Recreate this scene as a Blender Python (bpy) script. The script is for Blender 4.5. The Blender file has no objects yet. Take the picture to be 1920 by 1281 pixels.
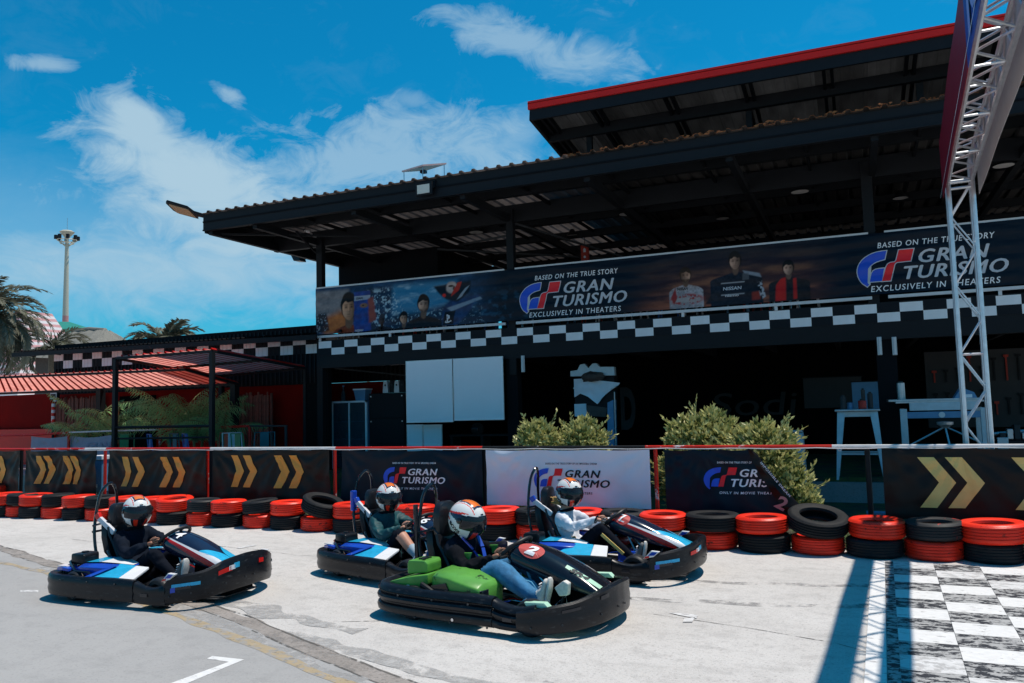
import bpy, bmesh, math, random
from mathutils import Vector, Matrix, noise
random.seed(7)
sc = bpy.context.scene
C = sc.collection
R = math.radians
# ------------------------------------------------------------------ camera
FPX = 1490.0
YAW, PITCH, ROLL, CAMZ = R(113.3), math.atan(120/1490), R(1.5), 1.7
f0 = Vector((math.cos(YAW), math.sin(YAW), 0)); r0 = Vector((math.sin(YAW), -math.cos(YAW), 0)); u0 = Vector((0,0,1))
cf = f0*math.cos(PITCH)+u0*math.sin(PITCH); cu1 = -f0*math.sin(PITCH)+u0*math.cos(PITCH)
cr = r0*math.cos(ROLL)-cu1*math.sin(ROLL); cu = r0*math.sin(ROLL)+cu1*math.cos(ROLL)
cam = bpy.data.cameras.new('camera'); co = bpy.data.objects.new('camera', cam); C.objects.link(co)
m = Matrix.Identity(4)
for i in range(3):
    m[i][0], m[i][1], m[i][2] = cr[i], cu[i], -cf[i]
m[0][3], m[1][3], m[2][3] = 0, 0, CAMZ
co.matrix_world = m
cam.sensor_width = 36; cam.lens = 36*FPX/1920; cam.clip_end = 2000; cam.clip_start = 0.05
sc.camera = co
def pdir(px, py):
    return (cf + cr*((px-960)/FPX) - cu*((py-640.5)/FPX)).normalized()
def at(px, py, ax, val):
    """the point where the sight line of a photo pixel meets a plane of the place"""
    d = pdir(px, py); o = Vector((0,0,CAMZ)); i = 'xyz'.index(ax)
    return o + d*((val-o[i])/d[i])
def X_at(px, py, y): return at(px, py, 'y', y).x
def Z_at(px, py, y): return at(px, py, 'y', y).z
# ------------------------------------------------------------------ light
SUN = Vector((0.25, 0.20, 1.0)).normalized()
sd = bpy.data.lights.new('sun', 'SUN'); sd.energy = 4.9; sd.angle = R(0.53); sd.color = (1.0, 0.905, 0.80)
so = bpy.data.objects.new('sun', sd); C.objects.link(so); so.rotation_euler = SUN.to_track_quat('Z','Y').to_euler()
sc.view_settings.view_transform = 'Standard'; sc.view_settings.look = 'None'
sc.view_settings.exposure = 0.0; sc.view_settings.gamma = 1; sc.view_settings.use_curve_mapping = False
w = bpy.data.worlds.new('World'); sc.world = w; w.use_nodes = True
nt = w.node_tree; N = nt.nodes; Lk = nt.links; N.clear()
def nd(t, **k):
    n = N.new(t)
    for a, b in k.items(): setattr(n, a, b)
    return n
def vm(op, a, b=None):
    n = nd('ShaderNodeVectorMath', operation=op)
    for i, s in enumerate((a, b)):
        if s is None: continue
        if hasattr(s, 'node'): Lk.new(s, n.inputs[i])
        else: n.inputs[i].default_value = s
    return n
def mm(op, a, b=None, c=None, clamp=False):
    n = nd('ShaderNodeMath', operation=op, use_clamp=clamp)
    for i, s in enumerate((a, b, c)):
        if s is None: continue
        if hasattr(s, 'node'): Lk.new(s, n.inputs[i])
        else: n.inputs[i].default_value = s
    return n.outputs[0]
sky = nd('ShaderNodeTexSky', sky_type='NISHITA', sun_disc=False)
sky.sun_elevation = math.asin(SUN.z); sky.sun_rotation = math.atan2(SUN.x, SUN.y)
sky.air_density = 1.0; sky.dust_density = 0.6; sky.ozone_density = 3.0
grade = nd('ShaderNodeMix', data_type='RGBA', blend_type='MULTIPLY'); grade.inputs[0].default_value = 1
Lk.new(sky.outputs[0], grade.inputs[6]); grade.inputs[7].default_value = (0.02, 0.78, 1.0, 1)
tc = nd('ShaderNodeTexCoord')
dirv = vm('NORMALIZE', tc.outputs['Generated']).outputs[0]
nz = nd('ShaderNodeTexNoise'); nz.inputs['Scale'].default_value = 4.2; nz.inputs['Detail'].default_value = 12; nz.inputs['Roughness'].default_value = 0.62; nz.inputs['Distortion'].default_value = 0.35
mp = nd('ShaderNodeMapping'); mp.inputs['Scale'].default_value = (1.0, 1.0, 1.7); mp.inputs['Rotation'].default_value = (R(9), R(20), 0)
Lk.new(dirv, mp.inputs[0]); Lk.new(mp.outputs[0], nz.inputs['Vector'])
nz2 = nd('ShaderNodeTexNoise'); nz2.inputs['Scale'].default_value = 15; nz2.inputs['Detail'].default_value = 8; nz2.inputs['Roughness'].default_value = 0.65; nz2.inputs['Distortion'].default_value = 1.1
Lk.new(mp.outputs[0], nz2.inputs['Vector'])
warp = mm('ADD', mm('MULTIPLY', mm('SUBTRACT', nz.outputs[0], 0.5), 1.9), mm('MULTIPLY', mm('SUBTRACT', nz2.outputs[0], 0.5), 1.9))
acc = None
def cloud(px, py, ex, ey, ang, amp, sharp=1.0, gain=1.0):
    """one cloud of the sky: a soft patch around a direction, broken up by the noise"""
    global acc
    d = pdir(px, py); e1 = d.cross(Vector((0,0,1))).normalized(); e2 = e1.cross(d).normalized()
    ca, sa = math.cos(R(ang)), math.sin(R(ang))
    a = (e1*ca+e2*sa); b = (-e1*sa+e2*ca)
    ex /= FPX; ey /= FPX
    df = vm('SUBTRACT', dirv, tuple(d)).outputs[0]
    x = mm('MULTIPLY', vm('DOT_PRODUCT', df, tuple(a)).outputs['Value'], 1/ex)
    y = mm('MULTIPLY', vm('DOT_PRODUCT', df, tuple(b)).outputs['Value'], 1/ey)
    q = mm('SQRT', mm('ADD', mm('MULTIPLY', x, x), mm('MULTIPLY', y, y)))
    v = mm('SUBTRACT', 1.0, q)
    v = mm('ADD', v, mm('MULTIPLY', warp, sharp))
    v = mm('MULTIPLY', mm('SMOOTH_MIN', mm('MULTIPLY', mm('MAXIMUM', v, 0.0), gain), 1.0, 0.4), amp)
    acc = v if acc is None else mm('MAXIMUM', acc, v)
cloud(268, 240, 112, 70, -45, 1.0, 0.62, 2.0)
cloud(370, 345, 215, 105, -18, 1.05, 0.66, 1.8)
cloud(520, 420, 380, 110, -6, 1.0, 0.6, 1.6)
cloud(690, 300, 330, 90, 8, 0.66, 1.1, 1.6)
cloud(930, 275, 170, 60, 20, 0.5, 1.1)
cloud(960, 75, 220, 48, -16, 0.62, 1.1, 1.5)
cloud(1110, 110, 60, 40, -30, 0.55, 1.0)
cloud(90, 122, 52, 13, 4, 0.62, 1.25, 1.3)
cloud(430, 176, 34, 17, -22, 0.65, 1.25, 1.4)
cloud(772, 188, 30, 18, 0, 0.35, 1.2, 1.2)
cloud(60, 470, 190, 40, -8, 0.6, 0.9)
cloud(1600, -300, 420, 160, 10, 0.5, 1.0)
cloud(-1400, -300, 420, 160, 10, 0.5, 0.8)
cloud(300, 505, 900, 105, 1, 0.9, 0.6)
# veil band round the whole horizon, thinning with height
sep = nd('ShaderNodeSeparateXYZ'); Lk.new(dirv, sep.inputs[0])
el = sep.outputs[2]
band = mm('SUBTRACT', 1.0, mm('MULTIPLY', mm('ABSOLUTE', mm('SUBTRACT', el, 0.19)), 9.0))
band = mm('MULTIPLY', mm('ADD', mm('MAXIMUM', band, 0.0), mm('MULTIPLY', warp, 0.25)), 0.35, clamp=True)
acc = mm('MAXIMUM', acc, band)
low = mm('MULTIPLY', mm('SUBTRACT', 0.135, el), 9.0, clamp=True)     # pale clear air low down
cm = nd('ShaderNodeMix', data_type='RGBA'); Lk.new(mm('MULTIPLY', low, 0.75), cm.inputs[0]); Lk.new(grade.outputs[2], cm.inputs[6]); cm.inputs[7].default_value = (1.0, 3.7, 5.3, 1)
cm2 = nd('ShaderNodeMix', data_type='RGBA'); Lk.new(mm('MULTIPLY', acc, 0.93, clamp=True), cm2.inputs[0]); Lk.new(cm.outputs[2], cm2.inputs[6]); cm2.inputs[7].default_value = (3.45, 4.95, 6.0, 1)
bg = nd('ShaderNodeBackground'); bg.inputs[1].default_value = 0.122
Lk.new(cm2.outputs[2], bg.inputs[0]); wo = nd('ShaderNodeOutputWorld'); Lk.new(bg.outputs[0], wo.inputs[0])

# ------------------------------------------------------------------ materials
def mat(name, col, rough=0.6, metal=0.0, var=0.12, scale=6.0, bump=0.0, bscale=60.0, spec=0.28, coat=0.0, col2=None, mixth=None, mscale=3.0, stretch=(1,1,1), rnd=0.0, transl=0.0, alpha=1.0):
    m = bpy.data.materials.new(name); m.use_nodes = True
    t = m.node_tree; b = t.nodes['Principled BSDF']; L = t.links
    b.inputs['Roughness'].default_value = rough; b.inputs['Metallic'].default_value = metal
    b.inputs['Specular IOR Level'].default_value = spec; b.inputs['Coat Weight'].default_value = coat
    tcn = t.nodes.new('ShaderNodeTexCoord'); mpn = t.nodes.new('ShaderNodeMapping'); mpn.inputs['Scale'].default_value = stretch
    L.new(tcn.outputs['Object'], mpn.inputs[0])
    def noise_n(s, d=5, r=0.6):
        n = t.nodes.new('ShaderNodeTexNoise'); n.inputs['Scale'].default_value = s; n.inputs['Detail'].default_value = d; n.inputs['Roughness'].default_value = r
        L.new(mpn.outputs[0], n.inputs['Vector']); return n
    n1 = noise_n(scale)
    mr = t.nodes.new('ShaderNodeMapRange'); mr.inputs[1].default_value = 0.25; mr.inputs[2].default_value = 0.75
    mr.inputs[3].default_value = 1-var; mr.inputs[4].default_value = 1+var
    L.new(n1.outputs[0], mr.inputs[0])
    mul = t.nodes.new('ShaderNodeMix'); mul.data_type = 'RGBA'; mul.blend_type = 'MULTIPLY'; mul.inputs[0].default_value = 1
    mul.inputs[6].default_value = (*col, 1)
    src = None
    if col2 is not None:
        mx = t.nodes.new('ShaderNodeMix'); mx.data_type = 'RGBA'; mx.inputs[6].default_value = (*col, 1); mx.inputs[7].default_value = (*col2, 1)
        n3 = noise_n(mscale, 9, 0.7)
        oi = t.nodes.new('ShaderNodeObjectInfo')
        ad = t.nodes.new('ShaderNodeVectorMath'); ad.operation = 'ADD'
        cb = t.nodes.new('ShaderNodeVectorMath'); cb.operation = 'SCALE'; cb.inputs[0].default_value = (17, 31, 11); L.new(oi.outputs['Random'], cb.inputs['Scale'])
        L.new(mpn.outputs[0], ad.inputs[0]); L.new(cb.outputs[0], ad.inputs[1]); L.new(ad.outputs[0], n3.inputs['Vector'])
        r2 = t.nodes.new('ShaderNodeMapRange'); r2.inputs[1].default_value = mixth-0.02; r2.inputs[2].default_value = mixth+0.02
        L.new(n3.outputs[0], r2.inputs[0]); L.new(r2.outputs[0], mx.inputs[0]); L.new(mx.outputs[2], mul.inputs[6])
    gray = t.nodes.new('ShaderNodeCombineColor')
    for i in range(3): L.new(mr.outputs[0], gray.inputs[i])
    L.new(gray.outputs[0], mul.inputs[7])
    out = mul.outputs[2]
    if rnd:
        oi = t.nodes.new('ShaderNodeObjectInfo'); hs = t.nodes.new('ShaderNodeHueSaturation')
        r3 = t.nodes.new('ShaderNodeMapRange'); r3.inputs[3].default_value = 1-rnd; r3.inputs[4].default_value = 1+rnd
        L.new(oi.outputs['Random'], r3.inputs[0]); L.new(r3.outputs[0], hs.inputs['Value']); L.new(out, hs.inputs['Color']); out = hs.outputs[0]
    L.new(out, b.inputs['Base Color'])
    # gloss breaks up too
    rr = t.nodes.new('ShaderNodeMapRange'); rr.inputs[3].default_value = max(0.02, rough-0.08); rr.inputs[4].default_value = min(1, rough+0.08)
    L.new(n1.outputs[0], rr.inputs[0]); L.new(rr.outputs[0], b.inputs['Roughness'])
    if bump:
        n2 = noise_n(bscale, 4); bp = t.nodes.new('ShaderNodeBump'); bp.inputs['Strength'].default_value = bump; bp.inputs['Distance'].default_value = 0.01
        L.new(n2.outputs[0], bp.inputs['Height']); L.new(bp.outputs[0], b.inputs['Normal'])
    o = t.nodes['Material Output']
    if transl:
        tr = t.nodes.new('ShaderNodeBsdfTranslucent'); L.new(out, tr.inputs[0]); ms = t.nodes.new('ShaderNodeMixShader'); ms.inputs[0].default_value = transl
        L.new(b.outputs[0], ms.inputs[1]); L.new(tr.outputs[0], ms.inputs[2]); L.new(ms.outputs[0], o.inputs[0])
    if alpha < 1:
        tr = t.nodes.new('ShaderNodeBsdfTransparent'); tr.inputs[0].default_value = (*[min(1, c*1.0+0.05) for c in col], 1); ms = t.nodes.new('ShaderNodeMixShader'); ms.inputs[0].default_value = 1-alpha
        L.new(b.outputs[0], ms.inputs[1]); L.new(tr.outputs[0], ms.inputs[2]); L.new(ms.outputs[0], o.inputs[0])
    return m
M = {}
def mk(name, *a, **k): M[name] = mat(name, *a, **k); return M[name]
mk('black_steel', (0.006,0.0075,0.010), 0.6, var=0.25, spec=0.22)
mk('black_wall', (0.005,0.006,0.008), 0.8, var=0.3, scale=2, spec=0.12)
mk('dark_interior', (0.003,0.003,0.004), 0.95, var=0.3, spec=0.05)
mk('white_trim', (0.62,0.62,0.63), 0.5, var=0.08)
mk('checker_white', (0.80,0.79,0.80), 0.5, var=0.1, scale=3)
mk('checker_black', (0.008,0.010,0.014), 0.6, spec=0.15)
mk('red_trim', (0.62,0.012,0.006), 0.4, var=0.08)
mk('red_wall', (0.22,0.005,0.003), 0.8, var=0.2, scale=1.5, spec=0.08)
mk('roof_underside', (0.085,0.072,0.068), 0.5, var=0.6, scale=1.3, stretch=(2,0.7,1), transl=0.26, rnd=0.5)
mk('roof_underside_dark', (0.05,0.046,0.044), 0.5, var=0.6, scale=1.3, stretch=(2,0.7,1), transl=0.07, rnd=0.4)  # darker, less translucent variant for the right part of the lower roof
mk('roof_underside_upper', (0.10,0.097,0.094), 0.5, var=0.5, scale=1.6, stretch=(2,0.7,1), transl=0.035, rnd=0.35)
mk('roof_top', (0.25,0.07,0.035), 0.6, var=0.3)
mk('rust', (0.34,0.10,0.03), 0.85, var=0.4, scale=12)
mk('poly_red', (0.60,0.012,0.006), 0.35, var=0.12, transl=0.35)
mk('poly_pink', (0.95,0.60,0.55), 0.4, var=0.12, scale=4, transl=0.75)
mk('white_board', (0.84,0.85,0.88), 0.35, var=0.04, scale=1)
mk('galv', (0.42,0.44,0.46), 0.38, metal=0.75, var=0.2, scale=9)
mk('alu', (0.60,0.62,0.65), 0.33, metal=0.55, var=0.15, scale=12)
mk('banner_black', (0.012,0.009,0.008), 0.40, var=0.3, scale=3, spec=0.16)
mk('banner_navy', (0.004,0.010,0.020), 0.42, var=0.3, scale=2, spec=0.16)
mk('banner_white', (0.74,0.74,0.80), 0.45, var=0.06, scale=2)
mk('gold', (0.70,0.30,0.05), 0.5, var=0.1)
mk('gold_pale', (0.72,0.50,0.16), 0.5, var=0.1)
mk('print_white', (0.80,0.80,0.82), 0.5, var=0.05)
mk('print_grey', (0.55,0.56,0.60), 0.5, var=0.05)
mk('print_blue', (0.02,0.09,0.62), 0.45, var=0.05)
mk('print_red', (0.85,0.02,0.03), 0.45, var=0.05)
mk('print_dark', (0.008,0.010,0.016), 0.5, var=0.05)
mk('tyre_black', (0.012,0.013,0.015), 0.66, spec=0.2, var=0.35, scale=14, bump=0.3, bscale=40, rnd=0.25)
mk('tyre_red', (0.80,0.028,0.010), 0.40, var=0.12, scale=8, col2=(0.05,0.012,0.01), mixth=0.635, mscale=7, bump=0.2, bscale=40, rnd=0.1, stretch=(1,1,2.5))
mk('tyre_splash', (0.016,0.017,0.019), 0.6, var=0.3, scale=14, col2=(0.5,0.02,0.012), mixth=0.64, mscale=6, stretch=(1,1,0.5), rnd=0.2)
mk('rail_red', (0.55,0.02,0.012), 0.4, var=0.15, col2=(0.6,0.5,0.5), mixth=0.62, mscale=6)
mk('rail_white', (0.62,0.60,0.60), 0.4, var=0.12)
mk('rubber', (0.013,0.014,0.017), 0.5, var=0.3, scale=25)
mk('black_plastic', (0.007,0.008,0.011), 0.30, var=0.3, scale=10, bump=0.10, bscale=90, spec=0.26, col2=(0.03,0.031,0.033), mixth=0.60, mscale=13, stretch=(1,1,4))
mk('black_gloss', (0.008,0.010,0.016), 0.16, var=0.2, coat=0.4)
mk('navy_gloss', (0.010,0.016,0.040), 0.18, var=0.15, coat=0.6)
mk('kart_blue', (0.012,0.06,0.42), 0.25, var=0.2, coat=0.4)
mk('kart_cyan', (0.02,0.36,0.60), 0.3, var=0.2, scale=14, coat=0.3, stretch=(1,4,1))
mk('kart_white', (0.72,0.72,0.73), 0.28, var=0.06, coat=0.3)
mk('kart_red', (0.60,0.015,0.012), 0.28, var=0.1, coat=0.3)
mk('kart_green', (0.095,0.30,0.05), 0.36, var=0.16, scale=9, col2=(0.02,0.05,0.015), mixth=0.615, mscale=9, coat=0.15)
mk('kart_mint', (0.42,0.66,0.50), 0.4, var=0.12)
mk('kart_lightblue', (0.10,0.34,0.52), 0.4)
mk('plate_red', (0.52,0.09,0.08), 0.35, var=0.1)
mk('chrome', (0.6,0.6,0.62), 0.2, metal=0.9, var=0.1)
mk('seat', (0.012,0.013,0.017), 0.35, var=0.2, coat=0.2)
mk('shirt_black', (0.006,0.007,0.010), 0.9, spec=0.08, var=0.3, scale=18, bump=0.3, bscale=25)
mk('shirt_navy', (0.007,0.011,0.020), 0.9, spec=0.08, var=0.3, scale=18, bump=0.3, bscale=25)
mk('shirt_white', (0.66,0.68,0.74), 0.75, var=0.1, scale=12, bump=0.3, bscale=22)
mk('jacket_teal', (0.006,0.055,0.065), 0.6, var=0.3, scale=15, bump=0.35, bscale=22)
mk('jeans', (0.045,0.17,0.32), 0.85, var=0.45, scale=13, bump=0.35, bscale=28)
mk('trousers', (0.006,0.008,0.014), 0.9, spec=0.08, var=0.25, bump=0.2, bscale=25)
mk('skin', (0.50,0.25,0.17), 0.5, var=0.1, scale=30)
mk('skin_tan', (0.30,0.14,0.09), 0.5, var=0.1, scale=30)
mk('shoe_white', (0.60,0.58,0.54), 0.6, var=0.2, scale=40)
mk('shoe_blue', (0.03,0.08,0.22), 0.6, var=0.3, scale=40)
mk('shoe_grey', (0.14,0.14,0.14), 0.6, var=0.3, scale=40)
mk('sock', (0.35,0.45,0.52), 0.9, var=0.1)
mk('helmet_white', (0.72,0.72,0.70), 0.14, var=0.05, coat=0.6)
mk('helmet_black', (0.010,0.011,0.015), 0.2, var=0.1, coat=0.5)
mk('helmet_navy', (0.012,0.02,0.055), 0.18, var=0.1, coat=0.6)
mk('helmet_orange', (0.75,0.17,0.02), 0.16, var=0.08, coat=0.6)
mk('helmet_red', (0.70,0.035,0.012), 0.16, var=0.08, coat=0.6)
mk('visor', (0.035,0.04,0.05), 0.06, var=0.05, coat=1.0, alpha=0.42)
mk('glass', (0.25,0.35,0.42), 0.05, var=0.03, alpha=0.14)
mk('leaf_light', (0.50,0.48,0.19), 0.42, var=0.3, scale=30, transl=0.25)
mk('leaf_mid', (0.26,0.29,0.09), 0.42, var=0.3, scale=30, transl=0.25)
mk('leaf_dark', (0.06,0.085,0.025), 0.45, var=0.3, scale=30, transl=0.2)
mk('palm_leaf', (0.22,0.42,0.17), 0.42, var=0.3, scale=9, transl=0.35)
mk('palm_grey', (0.12,0.12,0.085), 0.6, var=0.35, scale=5, transl=0.15)
mk('palm_stem', (0.16,0.17,0.07), 0.6, var=0.2)
mk('bark', (0.13,0.10,0.07), 0.9, var=0.35, scale=14, bump=0.6, bscale=20)
mk('grass', (0.07,0.115,0.03), 0.7, var=0.4, scale=8, transl=0.2)
mk('soil', (0.045,0.045,0.032), 0.95, var=0.4, scale=5, bump=0.5, bscale=18, col2=(0.05,0.08,0.025), mixth=0.5, mscale=2.5)
mk('bamboo', (0.22,0.07,0.05), 0.7, var=0.35, scale=10, rnd=0.35)
mk('thatch', (0.20,0.19,0.165), 0.95, var=0.5, scale=9, bump=0.8, bscale=30, stretch=(4,4,0.6))
mk('pole_cream', (0.42,0.40,0.32), 0.5, var=0.08)
mk('pole_pink', (0.45,0.22,0.20), 0.5, var=0.08)
mk('green_roof', (0.02,0.20,0.15), 0.5)
mk('tower_red', (0.52,0.27,0.27), 0.6, var=0.1)
mk('tower_white', (0.60,0.56,0.56), 0.6, var=0.1)
mk('chair_blue', (0.015,0.11,0.36), 0.45)
mk('chair_teal', (0.02,0.12,0.15), 0.45)
mk('chair_orange', (0.50,0.08,0.04), 0.45)
mk('chair_green', (0.04,0.20,0.08), 0.45)
mk('stool_blue', (0.40,0.50,0.56), 0.35, metal=0.2, var=0.15)
mk('lamp_glow', (0.55,0.52,0.50), 0.5)
mk('cloth_white', (0.68,0.72,0.78), 0.8, var=0.08)
mk('brown_dirty', (0.07,0.06,0.055), 0.8, var=0.3)
mk('solar', (0.55,0.38,0.36), 0.35, var=0.08)
mk('solar_dark', (0.02,0.02,0.03), 0.2)
mk('led_glass', (0.58,0.56,0.48), 0.3, var=0.05)
mk('led_amber', (0.42,0.26,0.14), 0.4, var=0.2)
mk('dim_grey', (0.035,0.037,0.040), 0.7)
mk('hair_blond', (0.48,0.30,0.11), 0.5, var=0.3, scale=30)
mk('hair_dark', (0.015,0.010,0.008), 0.5)
mk('tank_blue', (0.10,0.24,0.40), 0.4)
mk('exit_red', (0.35,0.03,0.015), 0.5)
mk('banner_dusk', (0.075,0.028,0.022), 0.45, var=0.5, scale=2.2, stretch=(0.4,1,2.2), col2=(0.34,0.10,0.05), mixth=0.50, mscale=1.2)
mk('banner_sky', (0.02,0.20,0.34), 0.45, var=0.5, scale=2.5, col2=(0.06,0.24,0.34), mixth=0.55, mscale=2.0)
mk('print_skin', (0.40,0.22,0.15), 0.5, var=0.25, scale=14)
mk('print_flame', (0.36,0.10,0.03), 0.5, var=0.5, scale=6)
mk('print_suit', (0.30,0.29,0.31), 0.5, var=0.5, scale=16)
mk('print_navy', (0.012,0.04,0.11), 0.5, var=0.5, scale=6)
mk('print_track', (0.02,0.08,0.16), 0.5, var=0.6, scale=9, col2=(0.22,0.34,0.42), mixth=0.66, mscale=9, stretch=(1,1,3))

# ------------------------------------------------------------------ mesh building
class MB:
    def __init__(s): s.v=[]; s.f=[]; s.m=[]
    def add(s, vs, fs, mi=0):
        o=len(s.v); s.v += [tuple(v) for v in vs]; s.f += [tuple(i+o for i in f) for f in fs]
        s.m += [mi]*len(fs) if isinstance(mi,int) else list(mi); return s
    def box(s,x0,x1,y0,y1,z0,z1,mi=0):
        if x0>x1:x0,x1=x1,x0
        if y0>y1:y0,y1=y1,y0
        if z0>z1:z0,z1=z1,z0
        return s.add([(x0,y0,z0),(x1,y0,z0),(x1,y1,z0),(x0,y1,z0),(x0,y0,z1),(x1,y0,z1),(x1,y1,z1),(x0,y1,z1)],
              [(0,3,2,1),(4,5,6,7),(0,1,5,4),(1,2,6,5),(2,3,7,6),(3,0,4,7)],mi)
    def bar(s,a,b,w,h,mi=0,up=(0,0,1)):
        a=Vector(a);b=Vector(b);d=(b-a).normalized();u=Vector(up)
        if abs(d.dot(u))>.98:u=Vector((0,1,0))
        sx=d.cross(u).normalized();sz=sx.cross(d).normalized();vs=[]
        for p in(a,b):
            for i,j in((-1,-1),(1,-1),(1,1),(-1,1)): vs.append(p+sx*i*w/2+sz*j*h/2)
        return s.add(vs,[(0,1,2,3),(7,6,5,4),(0,4,5,1),(1,5,6,2),(2,6,7,3),(3,7,4,0)],mi)
    def tube(s,pts,r,n=8,mi=0,closed=False,cap=True):
        pts=[Vector(p) for p in pts];k=len(pts)
        rs=[r]*k if not hasattr(r,'__len__') else r
        prev=None;vs=[]
        for i,p in enumerate(pts):
            if closed: d=(pts[(i+1)%k]-pts[i-1])
            else: d=pts[min(i+1,k-1)]-pts[max(i-1,0)]
            d.normalize()
            if prev is None:
                u=Vector((0,0,1)) if abs(d.z)<.9 else Vector((1,0,0))
                a=d.cross(u).normalized()
            else:
                a=prev-d*prev.dot(d)
                a=a.normalized() if a.length>1e-6 else d.orthogonal().normalized()
            prev=a;b=d.cross(a)
            for j in range(n):
                t=2*math.pi*j/n;vs.append(p+(a*math.cos(t)+b*math.sin(t))*rs[i])
        fs=[]
        for i in range(k if closed else k-1):
            i2=(i+1)%k
            for j in range(n):
                j2=(j+1)%n;fs.append((i*n+j,i*n+j2,i2*n+j2,i2*n+j))
        if cap and not closed: fs.append(tuple(range(n))[::-1]);fs.append(tuple((k-1)*n+j for j in range(n)))
        return s.add(vs,fs,mi)
    def loft(s,rings,mi=0,closed=True,caps=True,loop=False):
        n=len(rings[0]);vs=[p for r in rings for p in r];fs=[];ms=[]
        K=len(rings)
        for i in range(K if loop else K-1):
            i2=(i+1)%K
            for j in range(n if closed else n-1):
                j2=(j+1)%n;fs.append((i*n+j,i*n+j2,i2*n+j2,i2*n+j));ms.append(mi if isinstance(mi,int) else mi(i,j))
        if caps and closed and not loop:
            fs.append(tuple(range(n))[::-1]);fs.append(tuple((K-1)*n+j for j in range(n)));ms+=[mi if isinstance(mi,int) else mi(0,0)]*2
        return s.add(vs,fs,ms)
    def lathe(s,prof,n=24,c=(0,0,0),axis='z',mi=0):
        rings=[]
        for k in range(n):
            t=2*math.pi*k/n;ring=[]
            for r,h in prof:
                a,b=r*math.cos(t),r*math.sin(t)
                p={'z':(a,b,h),'y':(a,h,b),'x':(h,a,b)}[axis]
                ring.append((p[0]+c[0],p[1]+c[1],p[2]+c[2]))
            rings.append(ring)
        return s.loft(rings,mi,closed=False,caps=False,loop=True)
    def prism(s,poly,d0,d1,plane='xz',mi=0):
        def P(a,b,d): return {'xz':(a,d,b),'xy':(a,b,d),'yz':(d,a,b)}[plane]
        n=len(poly);vs=[P(a,b,d0) for a,b in poly]+[P(a,b,d1) for a,b in poly]
        fs=[tuple(range(n)),tuple(range(n,2*n))[::-1]]+[(i,i+n,(i+1)%n+n,(i+1)%n) for i in range(n)]
        return s.add(vs,fs,mi)
    def mesh(s,name,mats,smooth=False,bevel=0.0,fix=True):
        me=bpy.data.meshes.new(name);me.from_pydata(s.v,[],s.f)
        if not isinstance(mats,(list,tuple)): mats=[mats]
        for q in mats: me.materials.append(M[q] if isinstance(q,str) else q)
        me.polygons.foreach_set('material_index',s.m);me.update()
        if bevel or fix:
            b=bmesh.new();b.from_mesh(me)
            if fix: bmesh.ops.recalc_face_normals(b,faces=b.faces)
            if bevel:
                bmesh.ops.bevel(b,geom=[e for e in b.edges if len(e.link_faces)==2 and e.calc_face_angle(0)>.6],offset=bevel,segments=2,profile=.6,affect='EDGES')
            b.to_mesh(me);b.free()
        if smooth:
            for p in me.polygons:p.use_smooth=True
            if smooth!='all':
                try: me.set_sharp_from_angle(angle=R(38))
                except Exception: pass
        return me
def link(name,me,parent=None,world=False):
    o=bpy.data.objects.new(name,me);C.objects.link(o)
    if parent is not None:
        o.parent=parent
        if world:
            mw=Matrix.Translation(parent.location)@Matrix.Rotation(parent.rotation_euler[2],4,'Z')
            if parent.parent is not None:
                q=parent.parent; mw=Matrix.Translation(q.location)@Matrix.Rotation(q.rotation_euler[2],4,'Z')@mw
            me.transform(mw.inverted())
    return o
def tag(o,label=None,cat=None,group=None,kind=None):
    if label:o['label']=label
    if cat:o['category']=cat
    if group:o['group']=group
    if kind:o['kind']=kind
    return o
def thing(name,label,cat,loc=(0,0,0),rz=0,group=None):
    o=bpy.data.objects.new(name,None);C.objects.link(o);o.location=loc;o.rotation_euler=(0,0,rz);o.empty_display_size=.2
    return tag(o,label,cat,group)
def part(name,mb,mats,parent,world=False,smooth=False,bevel=0,fix=True,label=None):
    o=link(name,mb.mesh(name,mats,smooth,bevel,fix),parent,world)
    if label:o['label']=label
    return o
def copy_tree(o,parent=None):
    c=o.copy();C.objects.link(c);c.parent=parent
    for ch in list(o.children):
        if ch is not c: copy_tree(ch,c)
    return c
def struct(name,mb,mats,smooth=False):
    return tag(link(name,mb.mesh(name,mats,smooth)),kind='structure')
def txt(body,h,width=None,shear=0.0,bold=0.0,space=1.0,align='LEFT'):
    """flat lettering as (2D points, faces), baseline at 0"""
    cu_=bpy.data.curves.new('t','FONT');cu_.body=body;cu_.size=1;cu_.offset=bold;cu_.space_character=space;cu_.resolution_u=3;cu_.fill_mode='FRONT'
    o=bpy.data.objects.new('t',cu_);C.objects.link(o)
    dg=bpy.context.evaluated_depsgraph_get();me=bpy.data.meshes.new_from_object(o.evaluated_get(dg))
    vs=[(v.co.x,v.co.y) for v in me.vertices];fs=[tuple(p.vertices) for p in me.polygons]
    C.objects.unlink(o);bpy.data.objects.remove(o);bpy.data.meshes.remove(me)
    y0=min(v[1] for v in vs);y1=max(v[1] for v in vs);x0=min(v[0] for v in vs);x1=max(v[0] for v in vs)
    s=h/(0.70 if y1-y0>.9 else (y1-y0)) if y1-y0>.3 else h/.7
    sx=s if width is None else width/(x1-x0)
    vs=[((x-x0)*sx+shear*(y)*s,y*s) for x,y in vs]
    W_=(x1-x0)*sx
    if align=='CENTER': vs=[(x-W_/2,y) for x,y in vs]
    return vs,fs
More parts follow.
